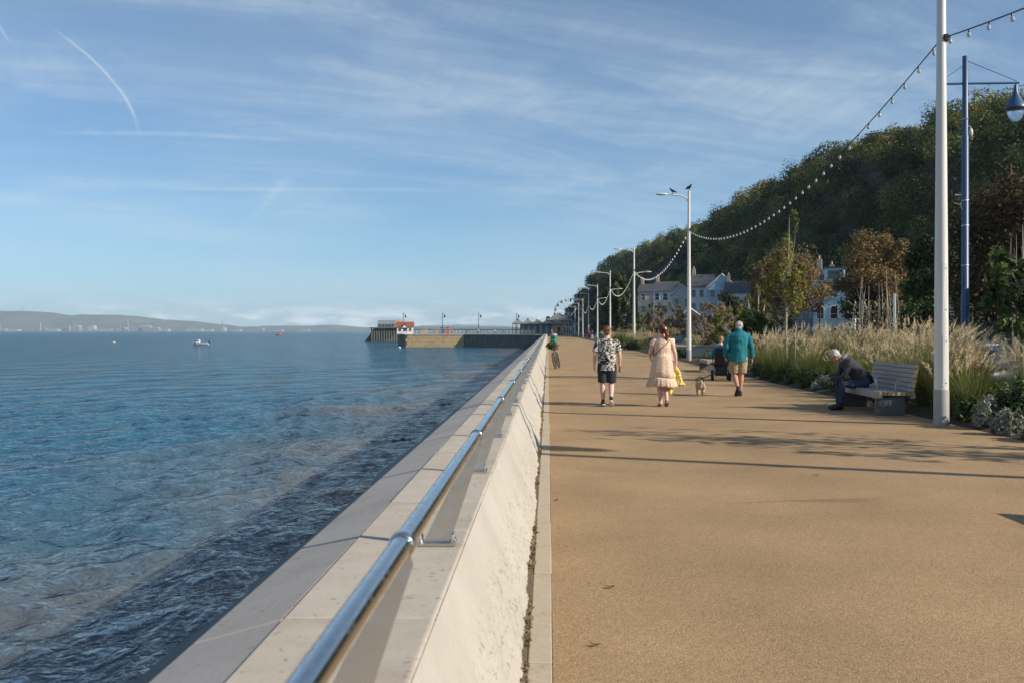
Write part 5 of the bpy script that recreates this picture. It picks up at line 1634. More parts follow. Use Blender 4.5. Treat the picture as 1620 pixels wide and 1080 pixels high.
for i, (x, y, rx, h, lf, fl, lab) in enumerate([
        (7.72, 21.6, .50, .55, 'dark', None, 'dark low shrub behind the far end of the bench'),
        (7.60, 23.0, .48, .66, 'mid', 'purple', 'purple flowering plant nearest the seated man\'s knees'),
        (7.62, 24.3, .55, .72, 'dark', 'purple', 'dusky purple flowering mound left of the seated man'),
        (7.66, 25.7, .50, .60, 'mid', 'purple', 'mauve flowering clump second left of the seated man'),
        (7.62, 27.1, .52, .50, 'silver', None, 'silver green mound at the bed edge left of the purple flowers'),
        (7.62, 28.6, .55, .55, 'dark', None, 'dark green mound below the feathery grass, middle of the bed'),
        (7.62, 30.2, .60, .60, 'mid', None, 'green mound at the bed edge below the slender staked tree'),
        (7.62, 31.9, .60, .58, 'dark', None, 'dark mound at the bed edge right of the teal-jacketed man'),
        (7.62, 33.6, .60, .60, 'mid', None, 'green mound at the bed edge behind the teal-jacketed man'),
        (7.62, 35.4, .60, .62, 'dark', None, 'dark mound where the bed ends behind the wheelchair'),
        (7.75, 44.5, .70, .70, 'dark', None, 'dark plant mound beside the backless bench'),
        (7.80, 47.0, .8, .75, 'mid', None, 'green plant mound just right of the crow-topped column'),
        (8.30, 50.0, .9, .8, 'dark', 'purple', 'dark plant mound left of the crow-topped column'),
        (7.60, 57.0, .7, .7, 'dark', None, 'dark clipped mound beside the white planter wall'),
        (7.40, 86.0, 1.1, .8, 'dark', None, 'rounded dark shrub at the foot of the third column'),
        (7.50, 95.0, 1.2, 1.0, 'mid', None, 'rounded olive shrub just beyond the third column')]):
    shrub('flowering_plant' if fl else 'low_shrub', (x, y, .03), rx, rx * 1.35, h, 1700 if y < 40 else 900, lf, .040 if y < 40 else .07, lab, 'plant', None, 30 + i, fl)

def limb(mb, a, b, r0, r1, r, n=6, bend=.08, k=4):
    a, b = Vector(a), Vector(b)
    L = (b - a).length
    pts, rad = [], []
    off = Vector((r.uniform(-1, 1), r.uniform(-1, 1), r.uniform(-.3, .6))) * L * bend
    for i in range(k + 1):
        t = i / k
        pts.append(a.lerp(b, t) + off * math.sin(math.pi * t))
        rad.append(r0 + (r1 - r0) * t)
    mb.loft(pts, rad, n=n)
    return pts
def tree(name, loc, height, crown_c, crown_r, n_leaf, leaf_size, leaf, label, trunk_r=.15, seed=1, lumps=30, bark=None, fork=.35, cat='tree', group=None, fill=(.16, .30), stake=False, twigs=0, bare=False):
    r = random.Random(seed)
    nr = np.random.default_rng(seed)
    root = empty(name, loc, 0, label, cat, group)
    lc = nr.normal(size=(lumps, 3)); lc /= np.linalg.norm(lc, axis=1)[:, None]
    lc *= nr.uniform(.35, .88, (lumps, 1))
    C, RR = np.array(crown_c), np.array(crown_r)
    tips = C + lc * RR
    mb = MB()
    fz = height * fork
    tr_pts = [Vector((0, 0, -.1)), Vector((0, 0, .1)), Vector((r.uniform(-.03, .03), r.uniform(-.03, .03), fz)), Vector((crown_c[0] * .8, crown_c[1] * .8, height * .78)), Vector((crown_c[0], crown_c[1], height * .95))]
    mb.loft(tr_pts, [trunk_r * 1.25, trunk_r, trunk_r * .8, trunk_r * .3, trunk_r * .06], n=10)
    for i in range(lumps):
        tip = Vector(tips[i])
        t = min(.95, max(.05, (tip.z - fz) / max(.1, height * .95 - fz) * .75))
        base = Vector((0, 0, fz)).lerp(Vector((crown_c[0], crown_c[1], height * .9)), t * .8)
        pts = limb(mb, base, tip, trunk_r * (.42 - .25 * t), trunk_r * .05, r, 5)
        for j in range(twigs):
            q = pts[r.randint(2, 4)]
            limb(mb, q, q + Vector((r.uniform(-1, 1), r.uniform(-1, 1), r.uniform(.1, 1.6))) * (RR.mean() * .28), trunk_r * .06, trunk_r * .02, r, 4, .05, 2)
    mb.build('trunk', bark or M_bark, root, smooth=True)
    w = nr.integers(0, lumps, n_leaf)
    d = nr.normal(size=(n_leaf, 3)); d /= np.linalg.norm(d, axis=1)[:, None]
    sz = nr.uniform(fill[0], fill[1], lumps)[w]
    P = lc[w] + d * (sz * nr.uniform(.1, 1.0, n_leaf) ** .6)[:, None]
    P = C + P * RR
    v, q = leaf_quads(P, leaf_size, nr, 1.5, facing=d * .7 + lc[w] * .5, jitter=.6)
    t = np.clip(nr.uniform(0, .55, lumps)[w] + nr.uniform(0, .5, n_leaf), 0, 1)
    link_mesh('crown', np_mesh('crown', v, q, t), M_leaf[leaf], root)
    if stake:
        MB().tube([(.28, 0, -.1), (.28, 0, 1.5)], .035, n=8).build('stake', M_pale_bark, root)
        MB().tube([(.28, 0, 1.35), (0, 0, 1.38)], .015, n=6).build('tree_tie', M_black, root)
    return root
# slender young trees in the bed
tree('young_tree', (XW(1244, 33), 33, .05), 5.7, (.1, 0, 3.5), (.85, .8, 2.4), 2300, .075, 'lime', 'slender staked young tree with sparse yellow-green leaves above the grasses', .055, 51, 34, M_pale_bark, .3, stake=True, twigs=3, fill=(.10, .22))
tree('young_tree', (10.3, 12.3, .05), 6.2, (0, 0, 4.0), (1.5, 1.4, 2.2), 400, .12, 'lime', 'young tree right of the viewer that throws dappled shade on the path', .07, 52, 24, M_pale_bark, .3, twigs=2)
tree('young_tree', (11.6, 10.9, .05), 5.0, (0, 0, 3.2), (1.3, 1.3, 1.6), 320, .12, 'lime', 'second young tree right of the viewer, nearer the car park', .07, 53, 24, M_pale_bark, .3, twigs=2)
tree('young_tree', (14.6, 17.2, -.3), 6.8, (0, 0, 4.4), (1.6, 1.4, 2.2), 400, .12, 'lime', 'young tree out of view beyond the right edge', .07, 54, 24, M_pale_bark, .3, twigs=2)
# autumn trees along the road
tree('autumn_tree', (XW(1250, 80), 80, -.5), 10.0, (0, 0, 5.9), (3.6, 3.4, 3.7), 15000, .12, 'copper', 'round copper-brown autumn tree behind the slender staked tree', .2, 61, 60, fill=(.16, .36), twigs=2)
tree('autumn_tree', (XW(1388, 70), 70, -.5), 9.4, (0, 0, 6.4), (3.3, 3.2, 2.9), 12500, .12, 'copper', 'spreading copper-brown tree right of the pale blue house', .2, 62, 50, fill=(.16, .36), twigs=2)
tree('dark_tree', (XW(1400, 78), 78, -.5), 7.4, (0, 0, 3.8), (3.9, 3.0, 3.4), 14000, .16, 'dark', 'dark green bushy tree filling below the copper-brown crown', .2, 63, 44, fill=(.14, .28))
tree('dark_tree', (XW(1600, 52), 52, -.5), 11.5, (0, 0, 6.4), (4.0, 4.0, 4.9), 20000, .13, 'brown', 'tall brown tree with shade-darkened leaves behind the blue lamp post', .25, 64, 64, fill=(.16, .34), twigs=1)
tree('dark_tree', (XW(1480, 64), 64, -.5), 9.0, (0, 0, 4.9), (3.2, 3.0, 4.0), 13000, .15, 'dark', 'dense dark tree hidden behind the nearest white column', .2, 65, 50, fill=(.14, .26))
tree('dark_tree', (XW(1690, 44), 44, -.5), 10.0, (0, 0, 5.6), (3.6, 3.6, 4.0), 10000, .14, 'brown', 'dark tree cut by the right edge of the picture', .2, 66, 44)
tree('green_tree', (XW(1618, 29), 29, -.4), 5.4, (0, 0, 3.1), (1.25, 1.2, 1.9), 4200, .13, 'mid', 'fresh green leafy tree at the right edge above the cars', .09, 67, 44, M_pale_bark, twigs=3, fill=(.12, .24))
tree('dark_tree', (XW(1165, 105), 105, -.5), 6.5, (0, 0, 3.2), (4.2, 3.2, 3.0), 8000, .22, 'pine', 'dark green bush mass behind the teal-jacketed man', .2, 68, 40, fill=(.16, .28))
tree('pine_tree', (XW(972, 190), 190, -.5), 14.2, (.4, 0, 7.6), (3.2, 3.2, 6.6), 11000, .36, 'pine', 'tall dark green conifer standing by the third and fourth columns', .3, 69, 60, fill=(.12, .22))
tree('pine_tree', (XW(1186, 58), 58, -.3), 3.2, (0, 0, 1.9), (1.3, 1.3, 1.3), 3600, .17, 'mid', 'bright green pine bush above the teal-jacketed man', .09, 70, 36, fill=(.14, .26))
# twiggy, half bare shrubs and small trees
for i, (px, Y, h, w, lf, lab) in enumerate([
        (1052, 96, 5.2, 1.3, 'tan', 'dry brown twiggy tree left of the crow-topped column'),
        (1068, 84, 4.6, 1.5, 'tan', 'half bare brown thicket tree touching the crow-topped column on its left'),
        (1034, 104, 5.0, 1.0, 'copper', 'small copper leaved tree right of the third column'),
        (1112, 72, 4.4, 1.5, 'tan', 'half bare twiggy tree just right of the crow-topped column'),
        (1136, 66, 4.2, 1.4, 'tan', 'pale bare-stemmed tree in front of the blue painted houses'),
        (1155, 62, 3.9, 1.4, 'lime', 'twiggy yellow-green shrub left of the teal-jacketed man\'s head'),
        (1018, 118, 4.4, 1.2, 'mid', 'small green leafy tree right behind the third column'),
        (1084, 110, 4.6, 1.8, 'copper', 'brown leaved small tree behind the crow-topped column'),
        (1215, 60, 3.0, 1.4, 'dark', 'dark shrub at the foot of the cabbage tree')]):
    tree('twiggy_tree', (XW(px, Y), Y, -.2), h, (0, 0, h * .55), (w, w, h * .46), 1900, .10, lf, lab, .05, 80 + i, 26, M_pale_bark, .12, twigs=5, fill=(.10, .22))
def bare_stems(loc, h, n, label, seed):
    r = random.Random(seed)
    root = empty('bare_shrub', loc, 0, label, 'shrub')
    for i in range(n):
        m = MB()
        a = r.uniform(0, 6.28)
        e = Vector((math.cos(a) * r.uniform(.2, 1.1), math.sin(a) * .6, h * r.uniform(.6, 1.0)))
        m.loft([(math.cos(a) * .1, math.sin(a) * .1, 0), (e.x * .75, e.y * .7, e.z * .3), (e.x * .95, e.y, e.z * .65), (e.x * .8, e.y, e.z)], [.030, .026, .018, .006], n=6)
        for j in range(3):
            q = Vector((e.x * .9, e.y, e.z * r.uniform(.35, .8)))
            limb(m, q, q + Vector((r.uniform(-.4, .4), r.uniform(-.3, .3), r.uniform(.4, 1.0))), .010, .003, r, 4, .1, 2)
        m.build('stem', M_pale_bark, root, smooth=True)
    nr = np.random.default_rng(seed)
    P = np.stack([nr.normal(0, .7, 500), nr.normal(0, .5, 500), nr.uniform(.2, h * .7, 500)], -1)
    v, q = leaf_quads(P, .09, nr, 2.0)
    o = link_mesh('foliage', np_mesh('foliage', v, q, nr.uniform(0, 1, 500)), M_leaf['tan'], root); o['kind'] = 'stuff'
bare_stems((XW(1385, 44), 44, -.45), 4.9, 17, 'pale bare stems arching up below the copper-brown crown', 91)
bare_stems((XW(1352, 46), 46, -.45), 3.4, 9, 'smaller pale bare-stemmed shrub left of the arching bare stems', 92)
bare_stems((XW(1612, 40), 40, -.45), 6.2, 5, 'long bare whips rising in front of the shade-darkened brown tree', 93)
def cabbage_tree(loc, heads, label, seed):
    r = np.random.default_rng(seed)
    root = empty('cabbage_tree', loc, 0, label, 'tree')
    st = MB()
    V_, Q_, T_ = [], [], []
    for hx, hy_, hz, s in heads:
        st.loft([(hx * .1, hy_ * .1, 0), (hx * .5, hy_ * .5, hz * .5), (hx, hy_, hz)], [.07, .055, .045], n=7)
        for k in range(70):
            d = r.normal(size=3); d[2] = d[2] * .7 + .35; d /= np.linalg.norm(d)
            c = np.array([hx, hy_, hz]); side = np.cross(d, [0, 0, 1.0]); side = side / (np.linalg.norm(side) + 1e-6) * .016
            mid = c + d * s * .55; tip = c + d * s + np.array([0, 0, -.25 * s])
            b = len(V_)
            V_ += [c - side * .6, c + side * .6, mid + side, mid - side, tip, tip + side * .1]
            Q_ += [(b, b + 1, b + 2, b + 3), (b + 3, b + 2, b + 5, b + 4)]
            t = r.uniform(0, 1); T_ += [t, t]
    st.build('trunk', M_pale_bark, root, smooth=True)
    link_mesh('leaf_head', np_mesh('leaf_head', V_, Q_, T_), M_leaf['lime'], root)
cabbage_tree((XW(1198, 62), 62, -.3), [(-.6, 0, 3.9, .6), (.1, .1, 4.5, .65), (.45, 0, 3.6, .6), (.7, 0, 2.7, .55), (-.2, 0, 3.0, .55)], 'branching cabbage tree with spiky heads right of the teal-jacketed man', 95)
cabbage_tree((XW(1008, 150), 150, -.3), [(-.5, 0, 3.6, 1.0), (.6, .1, 4.6, 1.0), (.9, 0, 3.0, .9)], 'green spiky palm behind the third lamp column', 96)
r_ = random.Random(21)
for i in range(16):
    Y = 110 + i * 13
    hgt = r_.uniform(2.6, 5.0)
    tree('roadside_tree', (r_.uniform(13, 20), Y, -.5), hgt, (0, 0, hgt * .55), (r_.uniform(1.5, 2.4), 1.8, hgt * .45), 900, .34, ['mid', 'dark', 'tan', 'lime'][i % 4], ['leafy green', 'dark leaved', 'dry brown', 'yellow-green'][i % 4] + ' small roadside tree, ' + ['nearest', 'second nearest', 'third nearest', 'farthest'][i // 4] + ' of its colour along the far promenade', .08, 300 + i, 18, None, .2, group='small trees lining the far promenade', fill=(.16, .30))
# weeds along the wall foot
nr = np.random.default_rng(12)
n = 2600
P = np.stack([nr.normal(-.112, .012, n), nr.uniform(2.2, 40, n), np.abs(nr.normal(0, .014, n))], -1)
P = P[(grid_noise(P[:, 1], P[:, 1] * 0, 5, 3, 2.0) > .05)]
v, q = leaf_quads(P, .020, nr, 2.0)
tag(link_mesh('wall_weeds', np_mesh('wall_weeds', v, q, nr.uniform(0, 1, len(P))), M_leaf['tan']), 'line of dry weeds and debris at the foot of the sea wall', 'weeds', kind='stuff')
M_dead = material('dead_leaf', (.20, .11, .05), .8, vary=(20, .7, (.10, .055, .025)), leaf=.2)
for i, (px, py, lab) in enumerate([(966, 930, 'curled dead leaf on the path, the larger of two in the foreground'), (941, 1022, 'small dead leaf on the path nearest the viewer'), (880, 792, 'dark leaf beside the kerb'), (905, 650, 'small dark leaf on the path near the walking man'), (1292, 752, 'fallen leaf in the middle of the path below the seated man')]):
    Y = CAM_H * FPX / (py - VPY)
    lf = empty('fallen_leaf', (XW(px, Y), Y, .004), RNG.uniform(0, 6), lab, 'leaf', 'fallen leaves on the path')
    m = MB()
    s = .017
    vs = []
    for k in range(7):
        t = k / 6
        w = s * math.sin(math.pi * min(.98, t + .04)) * 1.1
        z = .002 + .009 * (2 * t - 1) ** 2
        vs += [(-w, (t - .5) * s * 3, z + .007), (0, (t - .5) * s * 3, z), (w, (t - .5) * s * 3, z + .004)]
    m.add(vs, [(3 * k + j, 3 * k + j + 1, 3 * k + 4 + j, 3 * k + 3 + j) for k in range(6) for j in range(2)])
    m.build('blade', M_dead, lf, smooth=True)
    MB().tube([(0, -s * 1.5, .02), (.004, -s * 2.2, .006)], .0015, n=5).build('stalk', M_dead, lf)

# ------------------------------------------------------------------ low white planter wall beyond the second column
pw = empty('planter_wall', (9.2, 58.5, 0), 0, 'low white concrete planter wall behind the crow-topped column', 'wall')
MB().span((-1.7, -.2, 0), (2.2, .2, .70)).build('wall_body', M_cope, pw)
MB().span((-1.8, -.26, .702), (2.3, .26, .80)).build('wall_cap', M_kerb, pw, bevel=.01)

# ------------------------------------------------------------------ parked cars
M_glass = material('car_window', (.02, .024, .028), .06, spec=.7, vary=(2, .2, (.03, .034, .036)))
M_red_lens = material('red_lens', (.28, .012, .01), .2, vary=(20, .2, (.2, .01, .01)))
M_plate = material('number_plate', (.70, .62, .15), .5, vary=(20, .1, (.6, .52, .12)))
def car(loc, rz, paint, label, suv=False, length=4.3):
    root = empty('parked_car', loc, rz, label, 'car', 'cars parked beyond the planting')
    h = 1.62 if suv else 1.46
    L2 = length / 2
    sec = [(-L2, .38, .70, .66), (-L2 + .08, .28, .88, .80), (-L2 + .5, .24, .96, .87), (-.9, .22, .97, .89), (.6, .22, .95, .89), (L2 - .9, .22, .90, .87), (L2 - .35, .24, .80, .82), (L2 - .05, .30, .66, .70), (L2, .40, .56, .60)]
    b = MB()
    n = 16
    for y_, z0, z1, w in sec:
        for k in range(n):
            a = 2 * math.pi * k / n
            cx, cz = math.cos(a), math.sin(a)
            ex = math.copysign(abs(cx) ** .45, cx) * w
            ez = (z0 + z1) / 2 + math.copysign(abs(cz) ** .55, cz) * (z1 - z0) / 2
            b.v.append(Vector((ex, y_, ez)))
    for i in range(len(sec) - 1):
        for k in range(n):
            b.f.append((i * n + k, i * n + (k + 1) % n, (i + 1) * n + (k + 1) % n, (i + 1) * n + k))
    b.f += [tuple(range(n)), tuple((len(sec) - 1) * n + k for k in range(n))]
    body = b.build('body', paint, root, smooth='auto')
    rear = -L2 + .12
    cab = [(rear, .93, .80), (rear + .42, h - .06, .66), (rear + .8, h, .64), (.0, h, .64), (.42, h - .05, .64), (1.15, .93, .80)]
    def cabin(off, lo=0.0):
        m = MB()
        ring = []
        for y_, z_, w in cab: ring.append((y_, z_, w))
        vs = []
        for y_, z_, w in ring: vs += [(-w - off, y_, z_ + off * .6), (w + off, y_, z_ + off * .6)]
        fs = [(2 * i, 2 * i + 1, 2 * i + 3, 2 * i + 2) for i in range(len(ring) - 1)]
        fs += [tuple(2 * i for i in range(len(ring))), tuple(2 * i + 1 for i in range(len(ring)))]
        fs.append((0, 1, 2 * len(ring) - 1, 2 * len(ring) - 2))
        return m.add(vs, fs)
    cabin(0).build('glasshouse', M_glass, root)
    MB().add([(-.68, rear + .40, h - .05), (.68, rear + .40, h - .05), (-.66, rear + .8, h + .015), (.66, rear + .8, h + .015), (-.66, .05, h + .015), (.66, .05, h + .015), (-.66, .46, h - .05), (.66, .46, h - .05)], [(0, 1, 3, 2), (2, 3, 5, 4), (4, 5, 7, 6), (0, 2, 4, 6), (1, 3, 5, 7), (0, 1, 7, 6)]).build('roof', paint, root, smooth='auto')
    for s in (-1, 1):
        for (ya, za, wa), (yb, zb, wb) in ((cab[0], cab[1]), (cab[4], cab[5])):
            MB().tube([(s * (wa + .01), ya, za), (s * (wb + .01), yb, zb)], .045, n=6).build('pillar', paint, root)
        for yp in (-.45, ):
            MB().tube([(s * .81, yp, .94), (s * .65, yp + .02, h - .02)], .032, n=6).build('pillar', paint, root)
        MB().box((s * .78, -L2 + .07, .78), (.16, .10, .26)).build('tail_light', M_red_lens, root, bevel=.02)
        MB().box((s * .60, L2 - .12, .62), (.26, .14, .13)).build('headlight', M_lamp_glass, root, bevel=.02)
        MB().ell((s * .94, .72, .98), (.09, .06, .07)).build('wing_mirror', paint, root, smooth=True)
        for yw in (-length * .31, length * .31):
            w = MB().lathe([(.20, -.10), (.30, -.11), (.325, -.07), (.325, .07), (.30, .11), (.20, .10)], n=24, caps=False).build('wheel', M_tyre, root, smooth='auto')
            w.location = (s * .80, yw, .325); w.rotation_euler = (0, math.radians(90), 0)
            MB().lathe([(.04, -.08), (.20, -.09), (.20, .09), (.04, .08)], n=18).build('rim', M_steel2, w)
    MB().box((0, -L2 + .02, .60), (.52, .04, .11)).build('number_plate', M_plate, root)
    return root
def paint(name, c): return material(name, c, .28, spec=.5, metal=.25, coat=.5, vary=(3, .2, tuple(q * .9 for q in c)))
car((XW(1556, 37), 37, -.47), math.radians(-62), paint('silver_paint', (.30, .31, .32)), 'silver grey parked estate car behind the blue lamp post', True, 4.5)
car((XW(1590, 33), 33, -.47), math.radians(-58), paint('dark_paint', (.035, .038, .045)), 'dark parked car in front of the silver one', False, 4.3)
car((XW(1558, 44), 44, -.47), math.radians(-60), paint('pale_paint', (.42, .47, .50)), 'pale blue-white parked car behind the silver one', True, 4.2)
car((XW(1340, 60), 60, -.47), math.radians(-70), paint('navy_paint', (.03, .05, .10)), 'navy parked car behind the grasses below the pale blue house', False, 4.2)
car((XW(948, 240), 240, -.47), math.radians(10), paint('sea_blue_paint', (.03, .16, .32)), 'bright blue parked car far along the promenade', True, 4.4)
car((XW(962, 215), 215, -.47), math.radians(10), paint('mid_blue_paint', (.04, .10, .20)), 'dull blue parked car far along the promenade', False, 4.3)

# small posts and signs
sl = empty('street_lamp', (XW(1297, 95), 95, -.5), 0, 'thin black street lamp beside the copper-brown tree', 'street lamp')
MB().tube([(0, 0, 0), (0, 0, 6.9)], [.09, .06], n=10).build('pole', M_dkpole, sl)
MB().tube([(0, 0, 6.8), (-.4, 0, 7.05), (-.9, 0, 7.1)], [.05, .04, .035], n=8).build('arm', M_dkpole, sl)
MB().ell((-1.0, 0, 7.06), (.28, .12, .06)).build('lantern', M_dkpole, sl)
wp = empty('marker_post', (XW(1415, 41), 41, -.45), 0, 'thin white marker post rising from the grasses', 'post')
MB().tube([(0, 0, 0), (0, 0, 2.0), (0, 0, 3.62)], [.06, .055, .055], n=10).build('post', M_steel2, wp)
MB().box((0, -.03, 3.05), (.10, .03, 1.0)).build('white_sleeve', M_paper, wp, bevel=.01)
for i, px in enumerate((1192, 1206)):
    far_person((XW(px, 57), 57, -.35), (.55, .03, .04) if i else (.30, .03, .04), (.05, .05, .07), ['person in a dark red top behind the grasses right of the teal-jacketed man', 'person in a bright red top behind the grasses, the right one of two'][i], 1.0, 1.72, 'people in red behind the grasses')

# ------------------------------------------------------------------ bicycle with a planted basket leaning on the wall
bk = empty('bicycle', (.42, 43.4, 0), math.radians(-14), 'old bicycle with greenery on it leaning against the sea wall', 'bicycle')
bk.rotation_euler = (0, math.radians(-12), math.radians(-9))
M_bike = material('bike_dark_frame', (.05, .055, .05), .5, vary=(8, .5, (.12, .12, .10)))
M_white_tyre = material('worn_tyre', (.03, .03, .03), .8, vary=(16, .6, (.07, .068, .06)))
for yw in (-.52, .52):
    w = MB()
    prof = 28
    R0, r0 = .335, .028
    for k in range(prof):
        a = 2 * math.pi * k / prof
        for j in range(8):
            c = 2 * math.pi * j / 8
            w.v.append(Vector((math.sin(c) * r0, math.cos(a) * (R0 + r0 * math.cos(c)), math.sin(a) * (R0 + r0 * math.cos(c)))))
    for k in range(prof):
        for j in range(8):
            w.f.append((k * 8 + j, k * 8 + (j + 1) % 8, ((k + 1) % prof) * 8 + (j + 1) % 8, ((k + 1) % prof) * 8 + j))
    wo_ = w.build('wheel', M_white_tyre, bk, smooth=True)
    wo_.location = (0, yw, .365)
    sp_mb = MB().lathe([(.02, -.03), (.02, .03)], n=8)
    for k in range(14):
        a = 2 * math.pi * k / 14
        sp_mb.tube([(0, 0, 0), (0, math.cos(a) * .32, math.sin(a) * .32)], .003, n=4)
    sp_mb.build('spokes', M_dkpole, wo_)['kind'] = 'stuff'
MB().tube([(0, -.52, .365), (0, -.08, .30), (0, .34, .70), (0, .30, .88)], .018, n=8).build('frame', M_bike, bk)
MB().tube([(0, -.08, .30), (0, -.20, .82)], .018, n=8).build('seat_tube', M_bike, bk)
MB().tube([(0, -.17, .72), (0, .33, .76)], .018, n=8).build('top_tube', M_bike, bk)
MB().tube([(0, .33, .78), (0, .52, .365)], .016, n=8).build('fork', M_bike, bk)
MB().tube([(-.28, .16, .98), (-.22, .28, .99), (0, .30, .95), (.22, .28, .99), (.28, .16, .98)], .014, n=8).build('handlebar', M_bike, bk)
MB().loft([(0, -.34, .86), (0, -.22, .88), (0, -.10, .87)], [.08, .06, .025], [.03, .03, .02], n=10).build('saddle', M_black, bk, smooth=True)
for y_, z_ in ((.48, .80),):
    MB().lathe([(.12, 0), (.17, .20), (.175, .21), (.15, .20)], (0, y_, z_), 14).build('basket', M_bike, bk)
    nr = np.random.default_rng(int(100 * abs(y_) + 7 * z_ * 100))
    d = nr.normal(size=(420, 3)); d /= np.linalg.norm(d, axis=1)[:, None]
    P = np.array([-.16, y_, z_ + .24]) + d * nr.uniform(.2, 1, (420, 1)) * np.array([.24, .30, .15])
    v, q = leaf_quads(P, .06, nr, 2.0)
    o = link_mesh('greenery', np_mesh('greenery', v, q, nr.uniform(0, 1, 420)), M_leaf['mid'], bk); o['kind'] = 'stuff'
# litter bin
M_green = material('bin_green', (.02, .20, .15), .5, vary=(6, .5, (.03, .26, .20)))
bn = empty('litter_bin', (XW(876, 130), 130, 0), 0, 'green litter bin standing against the sea wall far along', 'bin')
MB().loft([(0, 0, .12), (0, 0, 1.0)], [.42, .45], [.42, .45], n=20).build('body', M_green, bn, smooth='auto')
MB().loft([(0, 0, 0), (0, 0, .118)], [.40, .40], n=20).build('base', M_black, bn)
MB().lathe([(.47, 1.0), (.48, 1.06), (.40, 1.20), (.10, 1.28), (.02, 1.29)], n=20).build('lid', M_grey_base, bn, smooth='auto')
MB().box((0, -.45, .72), (.36, .03, .2)).build('opening', M_black, bn)
# ------------------------------------------------------------------ houses under the headland
M_roof = material('slate_roof', (.055, .058, .068), .75, vary=(1.5, .6, (.085, .088, .098)), bump=(6, .3, .03))
M_frame = material('white_window_frame', (.62, .63, .64), .6, vary=(4, .2, (.54, .55, .56)))
M_pane = material('window_glass', (.03, .035, .042), .08, spec=.7, vary=(.6, .4, (.06, .065, .07)))
def wall_paint(name, c): return material(name, c, .85, vary=(.5, .5, tuple(q * .82 for q in c)), bump=(20, .1, .01))
def window(root, x, z, w, h, y, arched=False):
    m = MB()
    t = .09
    m.box((x - w / 2 - t / 2, y - .03, z), (t, .12, h + 2 * t)); m.box((x + w / 2 + t / 2, y - .03, z), (t, .12, h + 2 * t))
    m.box((x, y - .031, z - h / 2 - t / 2), (w, .14, t)); m.box((x, y - .031, z), (w, .06, .05))
    if arched:
        pts = [(x + (w / 2 + t * .5) * math.cos(a), y - .03, z + h / 2 + (w / 2) * math.sin(a)) for a in np.linspace(math.pi, 0, 9)]
        m.tube(pts, t * .55, n=6)
    else:
        m.box((x, y - .031, z + h / 2 + t / 2), (w, .12, t))
    f = m.build('window', M_frame, root)
    p = MB()
    if arched:
        poly = [(x - w / 2, z - h / 2), (x + w / 2, z - h / 2)] + [(x + w / 2 * math.cos(a), z + h / 2 + w / 2 * math.sin(a)) for a in np.linspace(0, math.pi, 9)]
        p.prism(poly, 'y', y - .012, y + .01)
    else:
        p.span((x - w / 2, y - .012, z - h / 2), (x + w / 2, y + .01, z + h / 2))
    p.build('pane', M_pane, f)
def house(loc, rz, w, d, h, wall_mat, label, storeys=3, nx=3, roof='gable_side', rh=2.8, arched=False, dormer=False, gable_w=None, chimneys=1):
    root = empty('house', loc, rz, label, 'house', 'houses under the headland')
    MB().span((-w / 2, -d / 2, 0), (w / 2, d / 2, h)).build('wall', wall_mat, root)
    o = .35
    if roof == 'gable_side':
        rf = MB().prism([(-d / 2 - o, h - .05), (d / 2 + o, h - .05), (0, h + rh)], 'x', -w / 2 - o * .5, w / 2 + o * .5).build('roof', M_roof, root)
    elif roof == 'gable_front':
        rf = MB().prism([(-w / 2 - o, h - .05), (w / 2 + o, h - .05), (0, h + rh)], 'y', -d / 2 + .02, d / 2 + o).build('roof', M_roof, root)
        MB().prism([(-w / 2, h), (w / 2, h), (0, h + rh - .25)], 'y', -d / 2 - .04, -d / 2 + .015).build('gable', wall_mat, root)
        for s in (-1, 1):
            MB().tube([(s * (w / 2 + o), -d / 2 - .10, h - .05), (0, -d / 2 - .10, h + rh)], .13, n=4).build('bargeboard', M_frame, root)
    else:
        m = MB()
        a, b_ = w / 2 + o, d / 2 + o
        rl = max(0, w / 2 - d / 2)
        m.add([(-a, -b_, h), (a, -b_, h), (a, b_, h), (-a, b_, h), (-rl, 0, h + rh), (rl, 0, h + rh)], [(0, 1, 5, 4), (1, 2, 5), (2, 3, 4, 5), (3, 0, 4), (0, 3, 2, 1)])
        rf = m.build('roof', M_roof, root)
    for c in range(chimneys):
        cx = (-w / 2 + .6) if c == 0 else (w / 2 - .6)
        MB().span((cx - .35, -.5, h), (cx + .35, .5, h + rh + 1.2)).build('chimney', M_kerb, rf)
        for q in (-.25, .25):
            MB().tube([(cx, q, h + rh + 1.2), (cx, q, h + rh + 1.7)], .12, n=8).build('chimney_pot', M_timber_end, rf)
    sh = h / storeys
    for st in range(storeys):
        for i in range(nx):
            x = -w / 2 + w * (i + .5) / nx
            if st == 0 and i == nx - 1:
                dr = MB().span((x - .5, -d / 2 - .05, 0), (x + .5, -d / 2 + .02, 2.1)).build('door', M_dkpole, root)
                MB().box((x + .35, -d / 2 - .07, 1.0), (.05, .06, .05)).build('handle', M_steel2, dr)
                continue
            window(root, x, sh * st + sh * .52, min(1.0, w / nx * .5), sh * (.44 if arched else .52), -d / 2, arched)
    for st in range(1, storeys):
        window_side = MB().box((-w / 2, 0, sh * st + sh * .5), (.06, .9, 1.4)).build('side_window', M_pane, root)
    MB().span((-w / 2 - .06, -d / 2 - .07, h - .38), (w / 2 + .06, -d / 2 + .01, h - .2)).build('string_course', M_frame, root)
    if dormer:
        dm = MB().span((-1.3, -d / 2 + .3, h), (1.3, d / 2 * .4, h + 1.9)).build('dormer', wall_mat, root)
        MB().span((-1.5, -d / 2 + .1, h + 1.9), (1.5, d / 2 * .4, h + 2.1)).build('dormer_roof', M_roof, dm)
        MB().span((-.8, -d / 2 + .26, h + .5), (.8, -d / 2 + .31, h + 1.6)).build('pane', M_pane, dm)
    return root
